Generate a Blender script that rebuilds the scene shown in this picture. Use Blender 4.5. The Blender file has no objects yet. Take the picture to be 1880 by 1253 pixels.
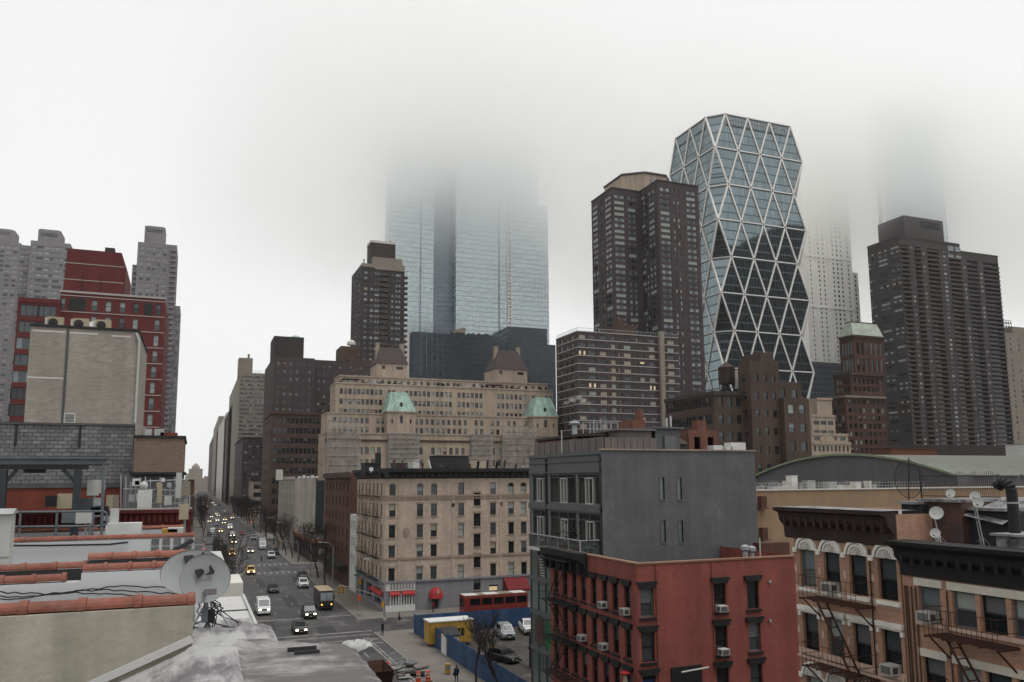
# Foggy avenue seen from a rooftop: camera, sky, light and fog first, then the setting, then the things.
import bpy, math, random
from mathutils import Vector, Matrix
S = bpy.context.scene
RNG = random.Random(7)
R_ = math.radians
# ---------------------------------------------------------------- camera
CAM_H = 20.5
FPX = 1462.2; PPY = 694.5; PITCH = math.atan(187.5 / FPX); YAW = math.atan(585 / 1474.0); ROLL = R_(0.36)
cam = bpy.data.cameras.new('camera'); cam_o = bpy.data.objects.new('camera', cam); S.collection.objects.link(cam_o)
S.camera = cam_o
cam.sensor_width = 36; cam.lens = FPX / 1880 * 36; cam.shift_y = (PPY - 626.5) / 1880; cam.clip_end = 5000; cam.clip_start = .05
cam_o.location = (0, 0, CAM_H)
CR = Matrix.Rotation(-YAW, 3, 'Z') @ Matrix.Rotation(math.pi / 2 + PITCH, 3, 'X') @ Matrix.Rotation(-ROLL, 3, 'Z')
cam_o.rotation_euler = CR.to_euler()
# ---------------------------------------------------------------- overcast sky and soft sun
W = bpy.data.worlds.new('World'); S.world = W; W.use_nodes = True
nt = W.node_tree; bg = nt.nodes['Background']
SUN_DIR = Vector((-.22, .30, -.93)).normalized()
sky = nt.nodes.new('ShaderNodeTexSky'); sky.sky_type = 'NISHITA'; sky.sun_disc = False
sky.sun_elevation = math.asin(-SUN_DIR.z); sky.sun_rotation = math.atan2(-SUN_DIR.x, -SUN_DIR.y)
hs = nt.nodes.new('ShaderNodeHueSaturation'); hs.inputs['Saturation'].default_value = 0.0
mx = nt.nodes.new('ShaderNodeMixRGB'); mx.inputs[0].default_value = .86; mx.inputs[2].default_value = (8.62, 8.68, 8.66, 1)
nt.links.new(sky.outputs[0], hs.inputs['Color']); nt.links.new(hs.outputs[0], mx.inputs[1])
nt.links.new(mx.outputs[0], bg.inputs[0]); bg.inputs[1].default_value = .1
sun = bpy.data.lights.new('sun', 'SUN'); sun.energy = 1.5; sun.angle = R_(25); sun.color = (1, .99, .975)
sun_o = bpy.data.objects.new('sun', sun); S.collection.objects.link(sun_o)
sun_o.rotation_euler = SUN_DIR.to_track_quat('-Z', 'Y').to_euler()
vs = S.view_settings; vs.view_transform = 'Standard'; vs.look = 'None'; vs.exposure = 0.22; vs.gamma = 1; vs.use_curve_mapping = False
c = S.cycles; c.max_bounces = 24; c.diffuse_bounces = 3; c.glossy_bounces = 3; c.transmission_bounces = 3; c.volume_bounces = 12
c.transparent_max_bounces = 16; c.use_denoising = True; c.caustics_reflective = False; c.caustics_refractive = False
c.volume_max_steps = 128; c.sample_clamp_indirect = 6
# ---------------------------------------------------------------- helpers
def ray(px, py):
    return CR @ Vector(((px - 940) / FPX, (PPY - py) / FPX, -1))
def P(px, py, x=None, y=None, z=None):
    'point of the place seen at a photo pixel, on the plane x=, y= or z='
    d = ray(px, py)
    t = x / d.x if x is not None else (y / d.y if y is not None else (z - CAM_H) / d.z)
    return Vector((d.x * t, d.y * t, CAM_H + d.z * t))
def depth_of(p):
    return -(CR.transposed() @ (Vector(p) - Vector((0, 0, CAM_H)))).z
WL = {}
def link(o):
    S.collection.objects.link(o); return o
def thing(name, label, cat, loc=(0, 0, 0), group=None, rotz=0):
    o = link(bpy.data.objects.new(name, None)); o.location = loc; o.rotation_euler = (0, 0, rotz); o.empty_display_size = .1
    o['label'] = label; o['category'] = cat
    if group: o['group'] = group
    WL[o.name] = Vector(loc); return o
def tag(o, label, cat, group=None):
    o['label'] = label; o['category'] = cat
    if group: o['group'] = group
    return o
class MB:
    def __init__(s): s.v = []; s.f = []; s.m = []
    def add(s, vs, fs, m=0):
        k = len(s.v); s.v += [tuple(v) for v in vs]
        for f in fs: s.f.append(tuple(i + k for i in f)); s.m.append(m)
        return s
    def quad(s, a, b, c_, d, m=0): return s.add((a, b, c_, d), ((0, 1, 2, 3),), m)
    def tri(s, a, b, c_, m=0): return s.add((a, b, c_), ((0, 1, 2),), m)
    def box(s, x0, x1, y0, y1, z0, z1, m=0):
        v = [(x, y, z) for x in (x0, x1) for y in (y0, y1) for z in (z0, z1)]
        return s.add(v, ((0, 1, 3, 2), (4, 6, 7, 5), (0, 4, 5, 1), (2, 3, 7, 6), (0, 2, 6, 4), (1, 5, 7, 3)), m)
    def tube(s, p, q, r0, r1=None, n=6, m=0, cap=True, up=None):
        p = Vector(p); q = Vector(q); d = (q - p)
        if d.length < 1e-6: return s
        d.normalize(); r1 = r0 if r1 is None else r1
        a = d.cross(Vector(up) if up else (Vector((0, 0, 1)) if abs(d.z) < .9 else Vector((1, 0, 0)))).normalized(); b = d.cross(a)
        v = []
        for c0, r in ((p, r0), (q, r1)):
            for i in range(n):
                t = 2 * math.pi * (i + .5) / n; v.append(c0 + a * (r * math.cos(t)) + b * (r * math.sin(t)))
        f = [(i, (i + 1) % n, n + (i + 1) % n, n + i) for i in range(n)]
        if cap: f += [tuple(range(n))[::-1], tuple(range(n, 2 * n))]
        return s.add(v, f, m)
    def path(s, pts, r, n=5, m=0):
        for a, b in zip(pts, pts[1:]): s.tube(a, b, r, r, n, m)
        return s
    def bar(s, p, q, w, h, m=0, up=(0, 0, 1)):
        'rectangular bar p-q, w across, h along up'
        p = Vector(p); q = Vector(q); d = (q - p).normalized(); a = d.cross(Vector(up)).normalized() * w / 2; b = a.cross(d).normalized() * h / 2
        v = [p - a - b, p + a - b, p + a + b, p - a + b, q - a - b, q + a - b, q + a + b, q - a + b]
        return s.add(v, ((0, 1, 2, 3), (7, 6, 5, 4), (0, 4, 5, 1), (1, 5, 6, 2), (2, 6, 7, 3), (3, 7, 4, 0)), m)
    def prism(s, poly, z0, z1, m=0):
        n = len(poly); v = [(x, y, z0) for x, y in poly] + [(x, y, z1) for x, y in poly]
        f = [(i, (i + 1) % n, n + (i + 1) % n, n + i) for i in range(n)] + [tuple(range(n))[::-1], tuple(range(n, 2 * n))]
        return s.add(v, f, m)
    def ext(s, poly, axis, a, b, m=0):
        'extrude a profile: axis x -> poly is (y,z); axis y -> poly is (x,z)'
        n = len(poly); mk = (lambda t, u, w: (t, u, w)) if axis == 'x' else (lambda t, u, w: (u, t, w))
        v = [mk(a, u, w) for u, w in poly] + [mk(b, u, w) for u, w in poly]
        f = [(i, (i + 1) % n, n + (i + 1) % n, n + i) for i in range(n)] + [tuple(range(n))[::-1], tuple(range(n, 2 * n))]
        return s.add(v, f, m)
    def frustum(s, r0, r1, z0, z1, m=0):
        'r = (x0,x1,y0,y1) bottom and top'
        v = []
        for r, z in ((r0, z0), (r1, z1)): v += [(r[0], r[2], z), (r[1], r[2], z), (r[1], r[3], z), (r[0], r[3], z)]
        return s.add(v, ((3, 2, 1, 0), (4, 5, 6, 7), (0, 1, 5, 4), (1, 2, 6, 5), (2, 3, 7, 6), (3, 0, 4, 7)), m)
    def lathe(s, prof, n=12, c0=(0, 0, 0), m=0):
        v = []; k = len(prof)
        for r, z in prof:
            for i in range(n):
                t = 2 * math.pi * i / n; v.append((c0[0] + r * math.cos(t), c0[1] + r * math.sin(t), c0[2] + z))
        f = [(j * n + i, j * n + (i + 1) % n, (j + 1) * n + (i + 1) % n, (j + 1) * n + i) for j in range(k - 1) for i in range(n)]
        f += [tuple(range(n))[::-1], tuple(range((k - 1) * n, k * n))]
        return s.add(v, f, m)
    def mesh(s, name, mats, smooth=False):
        me = bpy.data.meshes.new(name); me.from_pydata(s.v, [], s.f)
        for q in mats: me.materials.append(M[q])
        if any(s.m): me.polygons.foreach_set('material_index', s.m)
        if smooth: me.polygons.foreach_set('use_smooth', [True] * len(s.f))
        me.update(); return me
    def build(s, name, mats, parent=None, local=False, smooth=False, kind=None):
        if isinstance(mats, str): mats = (mats,)
        off = Vector((0, 0, 0)) if local or parent is None else WL[parent.name]
        if off.length > 0: s.v = [(x - off.x, y - off.y, z - off.z) for x, y, z in s.v]
        o = link(bpy.data.objects.new(name, s.mesh(name, mats, smooth)))
        if parent is not None: o.parent = parent; WL[o.name] = WL[parent.name].copy()
        else: WL[o.name] = Vector((0, 0, 0))
        if kind: o['kind'] = kind
        return o
def inst(name, me, parent, loc, rotz=0, local=False, scale=None):
    'one more object on shared mesh data'
    o = link(bpy.data.objects.new(name, me)); o.parent = parent
    o.location = Vector(loc) - (Vector((0, 0, 0)) if local else WL[parent.name]); o.rotation_euler = (0, 0, rotz)
    if scale: o.scale = scale
    WL[o.name] = Vector(loc); return o
def lettering(txt, size, m, parent, name='lettering', extrude=.008, shear=0):
    cu = bpy.data.curves.new('tmp', 'FONT'); cu.body = txt; cu.size = size; cu.extrude = extrude; cu.align_x = 'CENTER'; cu.shear = shear; cu.resolution_u = 3
    o = bpy.data.objects.new('tmp', cu); link(o); bpy.context.view_layer.update()
    me = bpy.data.meshes.new_from_object(o.evaluated_get(bpy.context.evaluated_depsgraph_get())); bpy.data.objects.remove(o); bpy.data.curves.remove(cu)
    me.materials.clear(); me.materials.append(M[m]); n = link(bpy.data.objects.new(name, me)); n.parent = parent; return n
def struct(o): o['kind'] = 'structure'; return o
# ---------------------------------------------------------------- materials
M = {}
def mat(key, col, rough=.8, var=.0, scale=1.0, metal=0, bump=0, spec=.4, var2=None, streak=0, stretch=(1, 1, 1), emit=None, estr=0, brick=None, alpha=1, trans=0, mott=None):
    if not key.startswith('glass'): col = tuple(.95 * k ** 1.22 for k in col)
    m = bpy.data.materials.new(key); m.use_nodes = True; t = m.node_tree; b = t.nodes['Principled BSDF']; N = t.nodes.new; L = t.links.new
    b.inputs['Base Color'].default_value = (*col, 1); b.inputs['Roughness'].default_value = rough; b.inputs['Metallic'].default_value = metal
    b.inputs['Specular IOR Level'].default_value = spec
    if alpha < 1: b.inputs['Alpha'].default_value = alpha
    if trans: b.inputs['Transmission Weight'].default_value = trans
    if emit: b.inputs['Emission Color'].default_value = (*emit, 1); b.inputs['Emission Strength'].default_value = estr
    M[key] = m
    if not (var or bump or streak or brick or mott): return m
    geo = N('ShaderNodeNewGeometry'); mp = N('ShaderNodeMapping'); mp.inputs['Scale'].default_value = stretch; L(geo.outputs['Position'], mp.inputs[0])
    rgb = N('ShaderNodeRGB'); rgb.outputs[0].default_value = (*col, 1); cur = rgb.outputs[0]
    def noise(sc, det=4, vec=None, rg=.55):
        n = N('ShaderNodeTexNoise'); n.inputs['Scale'].default_value = sc; n.inputs['Detail'].default_value = det; n.inputs['Roughness'].default_value = rg
        L(vec or mp.outputs[0], n.inputs['Vector']); return n.outputs[0]
    def mulby(cur, fac, lo, hi, a=.3, bb=.7):
        r = N('ShaderNodeMapRange'); r.inputs[1].default_value = a; r.inputs[2].default_value = bb; r.inputs[3].default_value = lo; r.inputs[4].default_value = hi; L(fac, r.inputs[0])
        x = N('ShaderNodeMixRGB'); x.blend_type = 'MULTIPLY'; x.inputs[0].default_value = 1; L(cur, x.inputs[1]); L(r.outputs[0], x.inputs[2]); return x.outputs[0]
    hgt = None
    if brick:
        bw, bh, mort, tint = brick
        sx = N('ShaderNodeSeparateXYZ'); L(geo.outputs['Position'], sx.inputs[0]); ad = N('ShaderNodeMath'); L(sx.outputs[0], ad.inputs[0]); L(sx.outputs[1], ad.inputs[1])
        cx = N('ShaderNodeCombineXYZ'); L(ad.outputs[0], cx.inputs[0]); L(sx.outputs[2], cx.inputs[1])
        bt = N('ShaderNodeTexBrick'); bt.inputs['Scale'].default_value = 1; bt.inputs['Brick Width'].default_value = bw; bt.inputs['Row Height'].default_value = bh
        bt.inputs['Mortar Size'].default_value = mort; bt.inputs['Mortar Smooth'].default_value = .3; bt.inputs['Bias'].default_value = 0
        bt.inputs['Color1'].default_value = (*[k * (1 - tint) for k in col], 1); bt.inputs['Color2'].default_value = (*[k * (1 + tint) for k in col], 1)
        bt.inputs['Mortar'].default_value = (*[k * .75 + .06 for k in col], 1); L(cx.outputs[0], bt.inputs[0]); cur = bt.outputs[0]; hgt = bt.outputs[1]
    if var:
        cur = mulby(cur, noise(scale), 1 - var, 1 + var); cur = mulby(cur, noise(scale * 7.3, 3), 1 - var * .6, 1 + var * .6)
    if mott:
        x = N('ShaderNodeMixRGB'); r = N('ShaderNodeMapRange'); r.inputs[1].default_value = mott[2]; r.inputs[2].default_value = mott[2] + .12; L(noise(mott[1], 6, None, .65), r.inputs[0])
        L(r.outputs[0], x.inputs[0]); L(cur, x.inputs[1]); x.inputs[2].default_value = (*mott[0], 1); cur = x.outputs[0]
    if streak:
        ms = N('ShaderNodeMapping'); ms.inputs['Scale'].default_value = (1, 1, .06); L(geo.outputs['Position'], ms.inputs[0])
        cur = mulby(cur, noise(.9, 5, ms.outputs[0], .6), 1 - streak, 1 + streak * .3, .35, .65)
    L(cur, b.inputs['Base Color'])
    if bump:
        bp = N('ShaderNodeBump'); bp.inputs['Strength'].default_value = bump; bp.inputs['Distance'].default_value = .03
        if hgt is not None:
            iv = N('ShaderNodeMath'); iv.operation = 'SUBTRACT'; iv.inputs[0].default_value = 1; L(hgt, iv.inputs[1]); L(iv.outputs[0], bp.inputs['Height'])
        else: L(noise(scale * 9, 5), bp.inputs['Height'])
        L(bp.outputs[0], b.inputs['Normal'])
    return m
def lined(key, col, line, pitch_z, pitch_h, frac=.12, rough=.12, metal=.0, spec=.5, vfrac=.1, var=.12, cell=.25):
    'curtain wall: glass with floor lines every pitch_z and mullions every pitch_h, panes slightly uneven'
    m = bpy.data.materials.new(key); m.use_nodes = True; t = m.node_tree; b = t.nodes['Principled BSDF']; N = t.nodes.new; L = t.links.new
    geo = N('ShaderNodeNewGeometry'); sx = N('ShaderNodeSeparateXYZ'); L(geo.outputs['Position'], sx.inputs[0])
    def op(o, a, b_=None):
        n = N('ShaderNodeMath'); n.operation = o
        for i, q in enumerate((a, b_)):
            if q is None: continue
            if isinstance(q, (int, float)): n.inputs[i].default_value = q
            else: L(q, n.inputs[i])
        return n.outputs[0]
    zz = op('DIVIDE', sx.outputs[2], pitch_z); hh = op('DIVIDE', op('ADD', sx.outputs[0], sx.outputs[1]), pitch_h)
    lz = op('LESS_THAN', op('FRACT', zz), frac); lh = op('LESS_THAN', op('FRACT', hh), vfrac); ln = op('MAXIMUM', lz, lh)
    cx = N('ShaderNodeCombineXYZ'); L(op('FLOOR', hh), cx.inputs[0]); L(op('FLOOR', zz), cx.inputs[1])
    wn = N('ShaderNodeTexWhiteNoise'); L(cx.outputs[0], wn.inputs[0])
    r = N('ShaderNodeMapRange'); L(wn.outputs[0], r.inputs[0]); r.inputs[3].default_value = 1 - cell; r.inputs[4].default_value = 1 + cell
    x0 = N('ShaderNodeMixRGB'); x0.blend_type = 'MULTIPLY'; x0.inputs[0].default_value = 1; x0.inputs[1].default_value = (*col, 1); L(r.outputs[0], x0.inputs[2])
    x = N('ShaderNodeMixRGB'); L(ln, x.inputs[0]); L(x0.outputs[0], x.inputs[1]); x.inputs[2].default_value = (*line, 1)
    L(x.outputs[0], b.inputs['Base Color']); b.inputs['Metallic'].default_value = metal; b.inputs['Specular IOR Level'].default_value = spec
    rr = N('ShaderNodeMapRange'); L(ln, rr.inputs[0]); rr.inputs[3].default_value = rough; rr.inputs[4].default_value = .5; L(rr.outputs[0], b.inputs['Roughness'])
    nz = N('ShaderNodeTexNoise'); nz.inputs['Scale'].default_value = .22; L(geo.outputs['Position'], nz.inputs['Vector'])
    bp = N('ShaderNodeBump'); bp.inputs['Strength'].default_value = var; bp.inputs['Distance'].default_value = .6; L(nz.outputs[0], bp.inputs['Height']); L(bp.outputs[0], b.inputs['Normal'])
    M[key] = m; return m
mat('brick_orange', (.24, .10, .055), .9, .12, .2, streak=.1)
mat('stucco_beige', (.36, .335, .30), .9, .08, .2, streak=.3)
mat('brick_strip_dark', (.035, .04, .045), .9)
# glass and window fillings
mat('glass_dark', (.012, .015, .018), .06, spec=.5)
mat('glass_mid', (.045, .055, .06), .08, spec=.6)
mat('glass_sky', (.12, .145, .155), .1, spec=.9)
mat('blind_pale', (.36, .39, .37), .5)
mat('blind_cream', (.42, .38, .30), .6)
mat('curtain_grey', (.16, .17, .17), .5)
mat('lamplit', (.5, .4, .25), .6, emit=(1, .8, .5), estr=.35)
mat('frame_white', (.5, .5, .48), .5)
mat('frame_dark', (.025, .024, .024), .5)
mat('frame_grey', (.16, .17, .17), .5)
mat('frame_brown', (.07, .045, .035), .6)
mat('black_metal', (.018, .018, .02), .5)
mat('steel', (.32, .33, .33), .4, metal=.7, var=.15, scale=2)
mat('galvanised', (.42, .43, .43), .5, metal=.3, var=.15, scale=2)
mat('white_paint', (.62, .62, .60), .6, var=.12, scale=1.5)
mat('roof_tar', (.05, .05, .052), .9, var=.3, scale=.4)
mat('roof_grey', (.16, .16, .165), .9, var=.3, scale=.4)
mat('concrete', (.30, .29, .27), .85, var=.15, scale=.5, bump=.2)
# colours of the things below
mat('brick_plum', (.094, .071, .072), .9, .14, .05, streak=.15)
mat('brick_dark', (.072, .057, .058), .9, .16, .06, streak=.18)
mat('brick_umber', (.112, .074, .058), .9, .16, .08, streak=.2)
mat('brick_rust', (.135, .066, .05), .9, .16, .1, streak=.2)
mat('stone_tan', (.43, .355, .285), .9, .14, .09, streak=.22, mott=((.31, .255, .205), .12, .6))
mat('stone_pale', (.60, .58, .54), .9, .08, .05, streak=.06)
mat('stone_rose', (.285, .265, .27), .9, .1, .05, streak=.1)
mat('stone_buff', (.30, .265, .225), .9, .1, .05, streak=.1)
mat('copper_green', (.37, .50, .44), .7, .2, .6, streak=.35, mott=((.24, .38, .32), .9, .58))
mat('roof_brown', (.085, .066, .063), .85, .15, .3)
mat('vault_green', (.18, .19, .16), .7, .12, .1, streak=.1)
mat('band_white', (.40, .38, .36), .8)
mat('wood_tank', (.075, .05, .038), .85, .2, 1.5, streak=.3)
mat('net_grey', (.25, .23, .205), .95, .2, .3, streak=.3)
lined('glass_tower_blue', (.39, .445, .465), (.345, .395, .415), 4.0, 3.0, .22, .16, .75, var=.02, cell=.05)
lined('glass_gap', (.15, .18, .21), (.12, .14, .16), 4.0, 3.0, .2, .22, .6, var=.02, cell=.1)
lined('glass_base_dark_reflection', (.03, .042, .054), (.025, .033, .041), 4.0, 2.4, .16, .2, .4, var=.03, cell=.35)  # dark reflection of surrounding buildings put into the glass colour
lined('glass_diagrid', (.19, .235, .25), (.10, .125, .135), 4.4, 1.6, .14, .06, .92, var=.015, cell=.14)
mat('diagrid_steel', (.80, .78, .75), .45, .06, .3)
mat('leaf_dark', (.02, .026, .022), .9, .3, .5)
mat('limestone', (.90, .88, .84), .85, .05, .05)
mat('copper_pale', (.42, .46, .40), .7, .15, .4, streak=.3)
mat('net_veil', (.42, .38, .34), .95, .25, .5, streak=.1, alpha=.55)
mat('brick_red_modern', (.155, .032, .03), .8, .12, .15, streak=.12)
mat('asphalt', (.084, .080, .081), .7, .2, .12, spec=.35, mott=((.125, .12, .118), .22, .55), bump=.15)
mat('sidewalk', (.21, .19, .17), .9, .14, .3, bump=.15, mott=((.16, .145, .13), .4, .55))
mat('kerb_stone', (.26, .25, .235), .85, .12, .8)
mat('road_paint', (.36, .35, .33), .8, .25, .8, mott=((.06, .058, .058), 1.6, .5))
mat('road_paint_yellow', (.40, .28, .05), .8, .25, .8)
mat('earth', (.14, .13, .12), .95, .2, .01)
mat('lot_ground', (.085, .075, .068), .9, .3, .2, mott=((.15, .13, .11), .5, .55))
mat('brick_tan', (.485, .405, .33), .9, .12, .25, streak=.14, brick=(.42, .14, .012, .12), bump=.25)
mat('brick_tan_band', (.36, .285, .225), .9, .12, .3, streak=.2)
mat('cornice_black', (.022, .024, .026), .7, .2, .5)
mat('base_grey', (.27, .265, .28), .85, .1, .3, streak=.15)
mat('awning_red', (.36, .04, .038), .8, .12, .8)
mat('awning_maroon', (.19, .018, .022), .8, .12, .8)
mat('brick_loft', (.105, .072, .056), .9, .18, .12, streak=.25)
mat('brick_salmon', (.20, .095, .07), .9, .14, .3, streak=.15)
mat('vault_end', (.15, .145, .15), .85, .08, .1, streak=.12)
mat('vault_rim', (.24, .28, .19), .7, .12, .4)
mat('brick_tan_plain', (.33, .235, .155), .9, .08, .12, streak=.08)
mat('stucco_grey', (.15, .15, .158), .9, .10, .35, streak=.16, bump=.12, mott=((.125, .12, .125), .45, .55), brick=(2.4, .82, .01, .025))
mat('zinc_grey', (.15, .155, .16), .6, .08, .5, metal=.2)
mat('corrugated', (.22, .195, .185), .7, .12, .6, metal=.2, streak=.2)
mat('glass_green', (.10, .135, .12), .08, spec=.8)
mat('glass_clear', (.14, .17, .165), .1, spec=.8)
mat('rail_glass', (.12, .15, .15), .1, spec=.7, alpha=.45)
mat('room_wall', (.40, .42, .36), .8)
mat('glass_slit', (.10, .13, .125), .15, spec=.8)
mat('pane_clear', (.05, .065, .065), .05, spec=.8, alpha=.45)
mat('cloth_green', (.03, .16, .05), .8)
mat('fascia_ochre', (.17, .14, .07), .9, .5, 1.2)
mat('brick_red', (.31, .09, .066), .85, .13, .4, streak=.22, brick=(.23, .075, .01, .12), bump=.3, mott=((.21, .066, .055), .3, .56))
mat('trim_black', (.02, .02, .021), .7, .2, 1)
mat('coping_tan', (.30, .19, .13), .85, .15, 1)
mat('ac_white', (.52, .51, .48), .6, .06, 3)
mat('ac_grille', (.10, .10, .10), .7)
mat('neon_red', (.4, .03, .03), .6, .1, 2)
mat('poster_blue', (.02, .06, .16), .6)
mat('brick_orange_old', (.46, .285, .20), .88, .13, .5, streak=.2, brick=(.22, .072, .01, .13), bump=.3, mott=((.38, .23, .17), .8, .57))
mat('stone_band', (.60, .455, .375), .85, .1, .8)
mat('terra_white', (.78, .755, .70), .8, .12, 1.5)
mat('iron_rust', (.085, .036, .024), .85, .25, 2)
mat('cornice_brown', (.062, .038, .032), .8, .3, 1.2, streak=.2)
mat('lintel_cream', (.66, .63, .55), .8, .1, 1)
mat('roof_silver_patchy', (.30, .29, .29), .75, .2, .8, mott=((.05, .047, .045), .9, .5))
mat('brick_sooty', (.12, .055, .04), .9, .2, .8, brick=(.22, .075, .01, .2), bump=.3, mott=((.05, .04, .037), 1.1, .5))
mat('felt_dark', (.045, .046, .05), .9, .3, .6, mott=((.10, .10, .10), .8, .6))
mat('stucco_olive', (.38, .36, .30), .9, .12, .7, streak=.38, bump=.5, mott=((.33, .295, .235), 1.1, .55))
mat('terracotta', (.27, .108, .074), .7, .25, 2.2, bump=.3, mott=((.17, .08, .06), 3.0, .52))
mat('terracotta_pale', (.32, .14, .098), .7, .25, 2.2, bump=.3, mott=((.22, .10, .075), 3.0, .55))
mat('block_a', (.24, .24, .24), .9, .12, .9, streak=.15)
mat('block_b', (.205, .205, .21), .9, .12, .9, streak=.15)
mat('block_c', (.285, .28, .275), .9, .12, .9, streak=.15)
mat('mortar_grey', (.13, .13, .13), .95, .15, 1)
mat('brick_beige', (.38, .345, .305), .9, .10, .35, streak=.14, brick=(.34, .11, .012, .13), bump=.3, mott=((.29, .255, .22), .5, .57))
mat('brick_brown_block', (.235, .17, .12), .9, .08, .6, brick=(.22, .075, .01, .12), bump=.3)
mat('brick_red_base', (.22, .07, .045), .9, .14, .5, streak=.2)
mat('parapet_maroon', (.14, .028, .024), .8, .2, .9)
mat('steel_blue', (.05, .06, .066), .6, .15, 1)
mat('steel_blue_light', (.15, .17, .18), .6, .15, 1)
mat('antenna_beige', (.42, .37, .27), .6, .06, 2)
mat('dish_grey', (.30, .31, .305), .5, .06, 2)
mat('dish_print', (.02, .018, .022), .6)
mat('dish_print_soft', (.16, .145, .145), .6)
mat('wire_black', (.025, .022, .022), .7)
mat('flashing_foil', (.50, .50, .49), .5, .15, 2)
mat('paint_yellow', (.42, .27, .06), .6, .12, 1)
mat('tyre', (.015, .015, .016), .9)
mat('rim', (.25, .25, .26), .4, metal=.6)
mat('car_glass', (.016, .02, .024), .08, spec=.25)
mat('head_lit', (.9, .85, .7), .3, emit=(1, .86, .58), estr=7)
mat('amber_lit', (.6, .3, .05), .3, emit=(1, .5, .1), estr=2)
mat('head_off', (.35, .36, .36), .15)
mat('chrome', (.5, .5, .5), .25, metal=.8)
mat('plate', (.45, .40, .25), .6)
mat('bumper_black', (.025, .025, .027), .6)
mat('asphalt_patch', (.062, .06, .062), .85, .2, .5)
mat('iron_cover', (.05, .048, .047), .6, .2, 3)
mat('ply_blue', (.03, .085, .18), .75, .18, .7, streak=.25)
mat('ply_blue_b', (.05, .11, .20), .75, .2, .7, streak=.3)
mat('signal_yellow', (.50, .29, .03), .6, .08, 2)
mat('signal_red_on', (.8, .05, .03), .4, emit=(1, .06, .03), estr=4)
mat('signal_off', (.03, .03, .03), .4)
mat('pole_grey', (.30, .30, .29), .5, .1, 2, metal=.3)
mat('orange_plastic', (.50, .10, .02), .6, .12, 3)
mat('sign_green', (.02, .10, .06), .6)
mat('bark', (.045, .036, .032), .95, .2, 2)
mat('twig', (.050, .038, .034), .95, .15, 1)
mat('skin', (.36, .22, .16), .6)
mat('cloth_black', (.014, .014, .017), .9); mat('cloth_navy', (.018, .026, .048), .9); mat('jeans', (.045, .07, .13), .9); mat('cloth_red', (.24, .02, .022), .9); mat('cloth_pale', (.36, .34, .32), .9); mat('hair_dark', (.018, .013, .011), .8)
mat('cloth_black2', (.02, .02, .022), .9)
# ---------------------------------------------------------------- walls with real openings, and windows
def pt(fc, pos, u, z, d=0):
    return (u, pos + d, z) if fc == 'S' else (pos + d, u, z) if fc == 'W' else (pos - d, u, z) if fc == 'E' else (u, pos - d, z)
def wall(mb, fc, pos, u0, u1, z0, z1, rects=(), depth=.25, m=0, mr=None, back=None):
    'flat wall facing fc with rectangular openings; each opening gets a reveal depth deep, back = material of a closing face'
    rects = [(max(a, u0), min(b, u1), max(c0, z0), min(d, z1)) for a, b, c0, d in rects]
    rects = [r for r in rects if r[1] - r[0] > .01 and r[3] - r[2] > .01]
    zs = sorted(set([z0, z1] + [q for r in rects for q in r[2:]]))
    for za, zb in zip(zs, zs[1:]):
        if zb - za < 1e-4: continue
        zm = (za + zb) / 2; u = u0
        for r in sorted(r for r in rects if r[2] < zm < r[3]):
            if r[0] - u > 1e-4: mb.quad(pt(fc, pos, u, za), pt(fc, pos, r[0], za), pt(fc, pos, r[0], zb), pt(fc, pos, u, zb), m)
            u = max(u, r[1])
        if u1 - u > 1e-4: mb.quad(pt(fc, pos, u, za), pt(fc, pos, u1, za), pt(fc, pos, u1, zb), pt(fc, pos, u, zb), m)
    mr = m if mr is None else mr
    for a, b, c0, d in rects:
        q = [(a, c0), (b, c0), (b, d), (a, d)]
        for (p0, p1) in zip(q, q[1:] + q[:1]):
            mb.quad(pt(fc, pos, *p0), pt(fc, pos, *p1), pt(fc, pos, *p1, depth), pt(fc, pos, *p0, depth), mr)
        if back is not None: mb.quad(*[pt(fc, pos, *p, depth) for p in q], back)
def block(mb, x0, x1, y0, y1, z0, z1, S_=(), W_=(), E_=(), depth=.25, m=0, roof=1, parapet=0):
    wall(mb, 'S', y0, x0, x1, z0, z1, S_, depth, m); wall(mb, 'W', x0, y0, y1, z0, z1, W_, depth, m); wall(mb, 'E', x1, y0, y1, z0, z1, E_, depth, m)
    mb.quad((x1, y1, z0), (x0, y1, z0), (x0, y1, z1), (x1, y1, z1), m)
    if parapet:
        t = .35; zr = z1 - parapet
        mb.quad((x0, y0, zr), (x1, y0, zr), (x1, y1, zr), (x0, y1, zr), roof)
        for a, b, c0, d in ((x0, x1, y0, y0 + t), (x0, x1, y1 - t, y1), (x0, x0 + t, y0 + t, y1 - t), (x1 - t, x1, y0 + t, y1 - t)):
            mb.quad((a, c0, z1), (b, c0, z1), (b, d, z1), (a, d, z1), m)
        a, b, c0, d = x0 + t, x1 - t, y0 + t, y1 - t
        for p, q in (((a, c0), (b, c0)), ((b, c0), (b, d)), ((b, d), (a, d)), ((a, d), (a, c0))): mb.quad((*p, zr), (*q, zr), (*q, z1), (*p, z1), m)
    else: mb.quad((x0, y0, z1), (x1, y0, z1), (x1, y1, z1), (x0, y1, z1), roof)
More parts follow.
